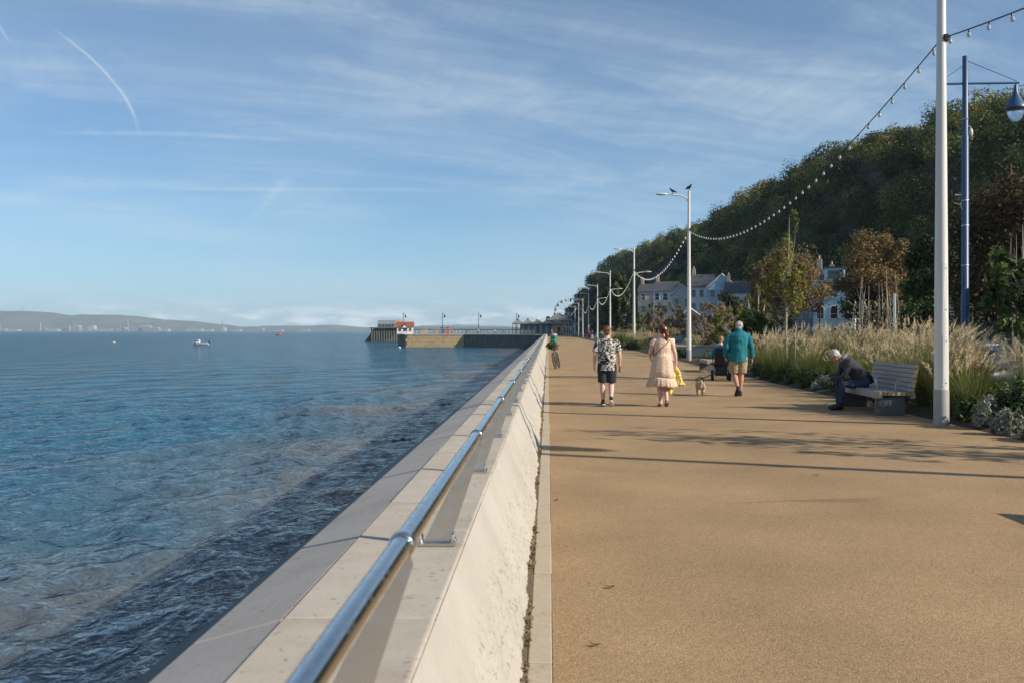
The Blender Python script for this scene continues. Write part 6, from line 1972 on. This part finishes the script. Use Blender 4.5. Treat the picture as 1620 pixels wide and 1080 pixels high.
tw = math.radians(-32)
house((XW(1322, 135) + .5, 137, -.5), math.radians(-18), 5.4, 8, 8.6, wall_paint('pale_blue_render', (.50, .66, .72)), 'pale blue house with arched windows between the two copper-brown trees', 3, 3, 'hip', 2.2, True, True)
house((XW(1362, 142), 146, -.5), math.radians(-18), 7.0, 8, 8.0, wall_paint('grey_stone_wall', (.22, .20, .18)), 'grey stone house behind the copper-brown trees, right of the pale blue one', 3, 3, 'gable_side', 2.6)
house((XW(1460, 120), 122, -.5), math.radians(-18), 8.0, 8, 7.4, wall_paint('grey_stone_wall', (.22, .20, .18)), 'dark terrace house behind the dark trees at the right', 3, 4, 'gable_side', 2.4)
house((XW(1275, 165), 168, -.5), math.radians(-20), 7.0, 8, 10.0, wall_paint('slate_blue_render', (.20, .24, .29)), 'slate blue house behind the round copper-brown tree', 3, 3, 'gable_side', 2.6)
house((XW(1146, 206), 208, -.5), math.radians(-12), 5.6, 9, 11.0, wall_paint('sky_blue_render', (.36, .52, .66)), 'tall light blue gabled house, rightmost of the group left of the copper tree', 4, 3, 'gable_front', 2.7, chimneys=0)
house((XW(1114, 214), 216, -.5), math.radians(-12), 5.0, 9, 11.4, wall_paint('white_render', (.72, .73, .74)), 'white house with slate roof just right of the crow-topped column', 4, 3, 'gable_side', 2.9)
house((XW(1082, 222), 223, -.5), math.radians(-12), 4.6, 9, 9.8, wall_paint('sage_render', (.46, .52, .50)), 'sage green gabled house behind the crow-topped column', 3, 2, 'gable_front', 2.5, chimneys=0)
house((XW(1056, 232), 233, -.5), math.radians(-12), 5.6, 9, 11.2, wall_paint('white_render', (.72, .73, .74)), 'white house with many windows left of the crow-topped column', 4, 3, 'gable_side', 2.4)
house((XW(1030, 244), 245, -.5), math.radians(-12), 5.2, 9, 11.6, wall_paint('buff_render', (.58, .49, .40)), 'buff rendered house at the left end of the group', 4, 2, 'gable_side', 2.0)
house((XW(1095, 186), 187, -.5), math.radians(-12), 4.0, 7, 4.6, wall_paint('blue_grey_render', (.22, .30, .40)), 'small blue-grey house low behind the thicket', 2, 2, 'gable_front', 1.7, chimneys=0)

house((XW(1172, 200), 203, -.5), math.radians(-12), 5.0, 9, 9.6, wall_paint('white_render', (.72, .73, .74)), 'white house half hidden left of the round copper-brown tree', 3, 3, 'gable_side', 2.6)
house((XW(1236, 176), 180, -.5), math.radians(-14), 6.0, 8, 9.2, wall_paint('cream_render', (.62, .58, .48)), 'cream house glimpsed behind the round copper-brown tree', 3, 3, 'gable_side', 2.6)
# ------------------------------------------------------------------ jetty, pavilion, pier
M_ochre = concrete('ochre_stone', (.46, .33, .18), (.58, .43, .25), .5, stain=(.22, .14, .07))
M_jdark = concrete('dark_jetty_wall', (.11, .11, .105), (.16, .155, .145), .4, stain=(.03, .035, .025))  # darker, greyer tone than the ochre face
jet = empty('jetty', (-26, 316, SEA_Z), 0, 'stone jetty with ochre and dark faces reaching into the bay', 'jetty')
JT = .55
plan = [(-3.9, 300), (-26.5, 316), (-45.3, 316), (-49.5, 329), (-46, 346), (0, 346), (0, 300)]
deck = MB(); deck.prism(plan, 'z', -5.5, JT - .35); under(deck.build('jetty_core', M_jdark), jet)
cap_ = MB(); cx_, cy_ = -24, 328
cap_.prism([(cx_ + (x - cx_) * 1.006, cy_ + (y - cy_) * 1.02) for x, y in plan], 'z', JT - .345, JT); under(cap_.build('jetty_cap', M_cope), jet)
r_ = random.Random(31)
x = -45.2
stone_me = {}
cols_n = 19
for i in range(cols_n):
    for j in range(4):
        xa = -45.2 + i * 18.6 / cols_n + (.45 if j % 2 else 0)
        xb = xa + 18.6 / cols_n - .04
        za = -3.9 + j * 1.02
        o = MB().span((xa, 315.95 - r_.uniform(.02, .10), za), (min(xb, -26.7), 316.3, za + .98)).build('stone', M_ochre)
        under(o, jet)
for i in range(15):
    t0, t1 = i / 15, (i + 1) / 15
    a, b_ = Vector((-3.9, 300, 0)), Vector((-26.5, 316, 0))
    p, q = a.lerp(b_, t0 + .004), a.lerp(b_, t1 - .004)
    nrm = Vector((-(b_ - a).y, (b_ - a).x, 0)).normalized() * .06
    if nrm.y > 0: nrm = -nrm
    o = MB().add([p + nrm + Vector((0, 0, -5)), q + nrm + Vector((0, 0, -5)), q + nrm + Vector((0, 0, JT - .36)), p + nrm + Vector((0, 0, JT - .36)), p - nrm + Vector((0, 0, -5)), q - nrm + Vector((0, 0, -5)), q - nrm + Vector((0, 0, JT - .36)), p - nrm + Vector((0, 0, JT - .36))],
                [(0, 1, 2, 3), (4, 7, 6, 5), (0, 4, 5, 1), (3, 2, 6, 7), (1, 5, 6, 2), (0, 3, 7, 4)]).build('wall_panel', M_jdark)
    under(o, jet)
M_jrail = material('jetty_rail_paint', (.62, .63, .62), .6, vary=(3, .3, (.5, .5, .5)))
jr = empty('jetty_railing', (-26, 316.5, JT), 0, 'pale railing along the edge of the jetty', 'railing')
edge = [(-4.2, 300.6), (-26.5, 316.4), (-45.0, 316.5), (-48.8, 328.6)]
for k in range(len(edge) - 1):
    a, b_ = Vector((*edge[k], JT)), Vector((*edge[k + 1], JT))
    for z_ in (.45, .8, 1.12):
        under(MB().tube([a + Vector((0, 0, z_)), b_ + Vector((0, 0, z_))], .035, n=5).build('rail', M_jrail), jr)
    nseg = max(2, int((b_ - a).length / 1.5))
    for i in range(nseg + 1):
        p = a.lerp(b_, i / nseg)
        under(MB().tube([p, p + Vector((0, 0, 1.14))], .04, n=5).build('post', M_jrail), jr)
for i, px in enumerate((638, 700, 757, 817)):
    Yl = 326
    lp = empty('jetty_lamp', (XW(px, Yl), Yl, JT), 0, ['leftmost dark lamp post on the jetty, by the red-roofed cottage', 'dark jetty lamp post, second from the left', 'dark jetty lamp post, third from the left', 'dark jetty lamp post beside the pavilion'][i], 'lamp post', 'dark lamp posts on the jetty')
    MB().tube([(0, 0, 0), (0, 0, 6.9)], [.11, .07], n=8).build('pole', M_dkpole, lp)
    MB().tube([(0, 0, 6.1), (.35, 0, 6.55), (.7, 0, 6.35)], .06, n=6).build('arm', M_dkpole, lp)
    MB().lathe([(.05, 6.3), (.18, 6.0), (.33, 5.75), (.30, 5.55), (.12, 5.35)], (.72, 0, 0), 10).build('lantern', M_dkpole, lp)
# red-roofed cottage
ct = empty('cottage', (XW(641, 322), 322, JT), math.radians(8), 'white cottage with a red roof near the end of the jetty', 'house')
M_redroof = material('red_tile_roof', (.27, .085, .055), .8, vary=(2, .5, (.21, .06, .04)))
MB().span((-2.6, -1.5, 0), (2.6, 2, 2.3)).build('wall', wall_paint('white_render', (.72, .73, .74)), ct)
MB().prism([(-1.9, 2.25), (2.4, 2.25), (.25, 3.9)], 'x', -2.9, 2.9).build('roof', M_redroof, ct)
MB().prism([(-1.5, 2.3), (2.0, 2.3), (.25, 3.7)], 'x', 2.55, 2.66).build('gable', M_paper, ct)
MB().prism([(-.9, 2.0), (.9, 2.0), (0, 3.2)], 'y', -2.0, -.2).build('dormer_gable', wall_paint('white_render', (.72, .73, .74)), ct)
MB().prism([(-1.15, 1.98), (0, 3.45), (1.15, 1.98), (1.0, 1.95), (0, 3.2), (-1.0, 1.95)], 'y', -2.2, -.1).build('dormer_roof', M_redroof, ct)
for xx in (-1.7, -.2, .3, 1.6):
    MB().span((xx - .35, -1.56, .8), (xx + .35, -1.49, 1.8)).build('window', M_pane, ct)
MB().span((2.60, .0, 2.4), (2.70, .7, 3.0)).build('gable_window', M_pane, ct)
# lifeboat house with a barrel roof on piles
lb = empty('lifeboat_house', (XW(614, 470), 470, SEA_Z), 0, 'grey barrel-roofed lifeboat house on dark piles beyond the jetty', 'boathouse')
M_zinc = material('grey_zinc_roof', (.20, .23, .26), .5, vary=(.6, .4, (.26, .29, .31)))
M_lbend = material('faded_pink_panel', (.36, .28, .25), .8, vary=(.5, .4, (.28, .22, .2)))
kz = 470 / FPX
def lz(py): return ZW(py, 470) - SEA_Z
w2 = 11 * kz
zr = lz(514); zt = lz(506.5)
arc = [(-4.5 + 0 * a, 0) for a in ()]
prof_ = [(math.cos(a) * 5.0, zr + math.sin(a) * (zt - zr)) for a in np.linspace(0, math.pi, 12)]
MB().prism(prof_ + [(-5.0, lz(518)), (5.0, lz(518))], 'x', -w2 - 1.0, w2).build('hall', M_zinc, lb)
MB().prism([(p[0] * 1.03, p[1] + .15) for p in prof_], 'x', w2, w2 + 3.2).build('end_bay', M_lbend, lb)
MB().span((w2, -5, lz(518)), (w2 + 3.4, 5, zr)).build('end_wall', M_lbend, lb)
for i in range(5):
    MB().span((-w2 + i * 1.4, -5.06, lz(517)), (-w2 + i * 1.4 + .9, -5.0, lz(513.5))).build('window', M_pane, lb)
MB().span((-w2 - 4.5, -6, lz(519.5)), (w2 + 4, 6, lz(518))).build('platform', M_jdark, lb)
for i in range(12):
    xx = -w2 - 3.6 + i * 1.15
    MB().tube([(xx, -5, 0), (xx, -5, lz(519.5))], .35, n=6).build('pile', M_jdark, lb)
MB().prism([(-w2 - 10, -.5), (-w2 - 8.5, .5), (-w2 - 4.5, lz(519.5)), (-w2 + 6, lz(519.5)), (w2 + 4, -.5)], 'y', 6.5, 12).build('slipway', M_jdark, lb)
# pier deck
pier = empty('pier', (-40, 420, SEA_Z), 0, 'long dark pier deck on posts behind the jetty', 'pier')
Yp = 420
x0_, x1_ = XW(652, Yp), XW(822, Yp)
under(MB().span((x0_, Yp, ZW(522.5, Yp)), (x1_, Yp + 6, ZW(520.8, Yp))).build('deck', M_jdark), pier)
n_p = 30
for i in range(n_p + 1):
    xx = x0_ + (x1_ - x0_) * i / n_p
    under(MB().tube([(xx, Yp + .5, SEA_Z), (xx, Yp + .5, ZW(522.4, Yp))], .13, n=5).build('pile', M_jdark), pier)
    under(MB().tube([(xx, Yp - .1, ZW(520.8, Yp)), (xx, Yp - .1, ZW(519.2, Yp))], .06, n=5).build('rail_post', M_jdark), pier)
under(MB().tube([(x0_, Yp - .1, ZW(519.2, Yp)), (x1_, Yp - .1, ZW(519.2, Yp))], .07, n=5).build('rail', M_jdark), pier)
# people and kiosks on the jetty
tops = [(.55, .03, .05), (.65, .65, .62), (.08, .10, .25), (.50, .42, .05), (.30, .10, .12), (.05, .06, .08), (.6, .3, .1), (.15, .35, .2)]
jl = ['person in a red top on the jetty', 'person in white on the jetty near the ochre wall end', 'person in navy on the jetty', 'person in yellow on the jetty', 'person in maroon on the jetty', 'person in black at the pavilion door', 'person in orange near the pavilion', 'person in green on the jetty near the pavilion']
for i, (px, Y) in enumerate([(715, 322), (757, 323), (688, 324), (783, 318), (739, 322), (889, 297), (885, 299), (797, 316)]):
    far_person((XW(px, Y), Y, JT if px < 860 else 0), tops[i], (.04, .04, .06), jl[i], r_.uniform(0, 6), 1.75)
far_person((XW(873, 140), 140, 0), (.60, .035, .03), (.05, .05, .06), 'person in red standing beside the green litter bin', 2.0, 1.8)
far_person((XW(932, 170), 170, 0), (.10, .03, .03), (.02, .02, .03), 'person in dark red walking far along the promenade', 0.2, 1.75)
far_person((XW(937, 178), 178, 0), (.03, .03, .035), (.5, .48, .45), 'person in black with pale trousers far along the promenade', .4, 1.78)
kc = [(.45, .32, .16), (.40, .33, .10), (.10, .09, .30), (.45, .06, .05)]
for i, px in enumerate((672, 690, 699, 708)):
    kk = empty('kiosk', (XW(px, 332), 332, JT), 0, ['small wooden kiosk on the jetty', 'small yellow kiosk on the jetty', 'small violet kiosk on the jetty', 'small red kiosk on the jetty'][i], 'kiosk', 'little kiosks on the jetty')
    MB().span((-.75, -.5, 0), (.75, .6, 1.35)).build('counter', material('kiosk_paint_%d' % i, kc[i], .7, vary=(3, .4, tuple(q * .7 for q in kc[i]))), kk)
    MB().prism([(-.9, 1.9), (.9, 1.9), (0, 2.3)], 'y', -.7, .8).build('canopy', material('kiosk_paint_%d' % i, kc[i]), kk)
    for s in (-1, 1): MB().tube([(s * .7, -.4, 1.35), (s * .7, -.4, 1.9)], .05, n=5).build('post', M_frame, kk)
# pavilion cafe
pv = empty('pavilion', (-1.5, 318, JT), 0, 'low seafront pavilion with a row of slate pyramid roofs', 'pavilion')
M_pvroof = material('pavilion_slate', (.17, .19, .18), .7, vary=(.8, .5, (.23, .25, .235)))
M_teal_glass = material('teal_glazing', (.10, .20, .23), .15, spec=.6, vary=(.3, .5, (.05, .09, .11)))
ze = ZW(511.5, 318) - JT
x_l, x_r = XW(810, 318) + 1.5, XW(908, 318) + 1.5
MB().span((x_l + 2.6, 0, 0), (x_r - 4, 9, ze - .3)).build('wall', material('pavilion_dark_wall', (.09, .10, .115), .7, vary=(.4, .6, (.15, .16, .17))), pv)
MB().span((x_r - 6.3, -.15, 0), (x_r - 3.2, 8.9, ze - .35)).build('buff_wall', M_ochre, pv)
for i in range(6):
    xx = x_l + 3.0 + i * 1.9
    wn_ = MB().span((xx, -.06, .3), (xx + 1.0, .02, ze - .7)).build('window', M_teal_glass, pv)
    MB().span((xx + .46, -.09, .3), (xx + .54, -.065, ze - .7)).build('mullion', M_frame, wn_)
MB().span((x_r - 5.2, -.2, 0), (x_r - 4.3, -.1, 2.1)).build('door', M_black, pv)
MB().span((x_l, -1.3, ze - .3), (x_r, 10, ze)).build('eaves', M_pvroof, pv)
def pyramid(cx, cy, half, z0, z1, nm='roof'):
    return MB().add([(cx - half, cy - half, z0), (cx + half, cy - half, z0), (cx + half, cy + half, z0), (cx - half, cy + half, z0), (cx - half * .12, cy - half * .12, z1), (cx + half * .12, cy - half * .12, z1), (cx + half * .12, cy + half * .12, z1), (cx - half * .12, cy + half * .12, z1)],
                    [(0, 1, 5, 4), (1, 2, 6, 5), (2, 3, 7, 6), (3, 0, 4, 7), (4, 5, 6, 7), (0, 3, 2, 1)]).build(nm, M_pvroof, pv)
for i in range(5):
    cx = x_l + 1.9 + i * 3.15
    rf = pyramid(cx, 1.0, 1.85, ze + .01, ze + 1.15)
    MB().lathe([(.28, ze + 1.1), (.5, ze + 1.2), (.36, ze + 1.5), (.05, ze + 1.6)], (cx, 1.0, 0), 8).build('roof_lantern', M_paper if i > 1 else M_pvroof, rf)
pyramid(XW(884, 322) + 1.5, 6, 4.2, ze + .9, ZW(495.5, 322) - JT, 'great_roof')
MB().span((XW(884, 322) + 1.5 - 3.6, 2.4, ze + .005), (XW(884, 322) + 1.5 + 3.6, 9.5, ze + .9)).build('clerestory', M_teal_glass, pv)
for i in range(4):
    MB().tube([(x_l + .3 + i * .8, -1.1, 0), (x_l + .3 + i * .8, -1.1, ze - .3)], .09, n=6).build('veranda_post', M_dkpole, pv)
for i in range(6):
    MB().tube([(x_r - 2.8 + i * .55, -1.0, -.5), (x_r - 2.8 + i * .55, -1.0, ze - .3)], .07, n=6).build('veranda_post', M_frame, pv)
tree('pine_tree', (XW(874, 345), 345, 0), 7.5, (0, 0, 4.6), (2.8, 2.4, 2.6), 1500, .5, 'pine', 'dark tree rising behind the pavilion roofs', .2, 401, 22)
# big wheel
fw = empty('ferris_wheel', (XW(899, 480), 480, 0), math.radians(20), 'pale big wheel with hanging gondolas behind the pavilion', 'big wheel')
M_fw = material('pale_wheel_steel', (.62, .63, .64), .5, vary=(2, .2, (.5, .5, .52)))
Rw = 7.0; Zc = 10.2
MB().tube([(Rw * math.cos(a), -.5, Zc + Rw * math.sin(a)) for a in np.linspace(0, 2 * math.pi, 41)], .10, n=5, caps=False).build('rim', M_fw, fw)
MB().tube([(Rw * math.cos(a), .5, Zc + Rw * math.sin(a)) for a in np.linspace(0, 2 * math.pi, 41)], .10, n=5, caps=False).build('rim', M_fw, fw)
for i in range(12):
    a = 2 * math.pi * i / 12
    MB().tube([(0, 0, Zc), (Rw * math.cos(a), 0, Zc + Rw * math.sin(a))], .05, n=4).build('spoke', M_fw, fw)
for i in range(18):
    a = 2 * math.pi * i / 18
    gx_, gz_ = Rw * math.cos(a), Zc + Rw * math.sin(a)
    MB().lathe([(.05, -.1), (.45, -.35), (.5, -.7), (.55, -1.15), (.4, -1.5), (.1, -1.55)], (gx_, 0, gz_), 8).build('gondola', [M_pinkb, M_greyb, M_fw][i % 3], fw)
for s in (-1, 1):
    MB().tube([(s * 4, -1, 0), (0, -.8, Zc)], .18, n=6).build('support', M_fw, fw)
# boat and buoys
M_boat = material('boat_white', (.72, .72, .70), .4, vary=(2, .2, (.6, .6, .58)))
bt = empty('motor_boat', (XW(319, 368), 368, SEA_Z), 0, 'small white motor boat moored out on the bay', 'boat')
hull = MB()
secs = [(-2.7, .55, .95), (-1.8, .85, .80), (0, .95, .72), (1.6, .85, .75), (2.6, .75, .80)]
for x_, w_, h_ in secs:
    hull.v += [Vector((x_, -w_, h_)), Vector((x_, -w_ * .75, .1)), Vector((x_, 0, -.2)), Vector((x_, w_ * .75, .1)), Vector((x_, w_, h_))]
for i in range(len(secs) - 1):
    for k in range(4): hull.f.append((i * 5 + k, i * 5 + k + 1, (i + 1) * 5 + k + 1, (i + 1) * 5 + k))
    hull.f.append((i * 5, i * 5 + 4, (i + 1) * 5 + 4, (i + 1) * 5))
hull.f += [tuple(range(5)), tuple(20 + k for k in range(5))]
hull.build('hull', M_boat, bt)
MB().loft([(-3.3, 0, 1.05), (-2.7, 0, .6)], [.05, .55], [.05, .4], n=8).build('bow', M_boat, bt)
cb = MB().span((-1.9, -.6, .75), (-.7, .6, 1.75)).build('cabin', M_boat, bt, bevel=.08)
MB().span((-1.93, -.62, 1.25), (-.75, .62, 1.6)).build('window', M_glass, cb)
MB().span((2.5, -.2, .3), (2.95, .2, 1.4)).build('outboard_motor', M_black, bt, bevel=.06)
MB().tube([(1.8, 0, .8), (1.8, 0, 1.9)], .05, n=6).build('mast', M_dkpole, bt)
for i, (px, py, Y, c, lab) in enumerate([(180, 540, 430, (.5, .48, .45), 'pale mooring buoy left of the motor boat'), (441, 529, 1150, (.5, .05, .04), 'red boat-shaped buoy far out on the bay'), (632, 549, 300, (.75, .72, .66), 'white buoy floating off the jetty end')]):
    bu = empty('buoy', (XW(px, Y), Y, SEA_Z), 0, lab, 'buoy')
    s = (.7, 2.0, .45)[i]
    MB().ell((0, 0, .25 * s), (s * (1.8 if i == 1 else 1), s, .6 * s)).build('float', material('buoy_%d' % i, c, .5, vary=(2, .3, tuple(q * .7 for q in c))), bu, smooth=True)
    MB().tube([(0, 0, .6 * s), (0, 0, 1.6 * s)], .07 * s, n=6).build('staff', M_dkpole, bu)
# rocks with weed at the wall foot
M_rock = material('weedy_rock', (.035, .035, .028), .6, vary=(3, .7, (.06, .055, .04)), bump=(12, .6, .05))
for i, (px, py, lab) in enumerate([(640, 697, 'dark weedy rock breaking the water beside the wall, nearest one'), (783, 577, 'dark weedy rocks beside the wall towards the jetty'), (712, 640, 'small dark weedy rock in the water beside the wall')]):
    Y = (CAM_H - SEA_Z) * FPX / (py - VPY)
    rk = MB()
    for k in range(6):
        rk.ell((XW(px, Y) + r_.uniform(-.9, .6) * (1.6 if i == 1 else .5), Y + r_.uniform(-.8, .8), SEA_Z + r_.uniform(-.15, -.02)), (r_.uniform(.18, .36), r_.uniform(.25, .45), r_.uniform(.10, .20)), 10, 7)
    tag(rk.solid('rock', M_rock, None, voxel=.06, smooth=1, wobble=.12, wscale=4), lab, 'rock', 'rocks at the wall foot')

# ------------------------------------------------------------------ sea air
hz = MB().span((-13000, -420, -9), (3200, 12600, 330)).build('haze', None)
hm = bpy.data.materials.new('sea_haze')
hm.use_nodes = True
for n_ in list(hm.node_tree.nodes):
    if n_.type == 'BSDF_PRINCIPLED': hm.node_tree.nodes.remove(n_)
pvol = hm.node_tree.nodes.new('ShaderNodeVolumePrincipled')
pvol.inputs['Color'].default_value = (.62, .80, 1.0, 1)
pvol.inputs['Density'].default_value = 7.2e-5
pvol.inputs['Anisotropy'].default_value = 0.0
hm.node_tree.links.new(pvol.outputs[0], hm.node_tree.nodes['Material Output'].inputs['Volume'])
hz.data.materials.append(hm)
tag(hz, 'faint blue sea haze over the bay', 'haze', kind='stuff')

if bpy.data.scenes.get('workbench'):
    bpy.data.scenes.remove(bpy.data.scenes['workbench'])
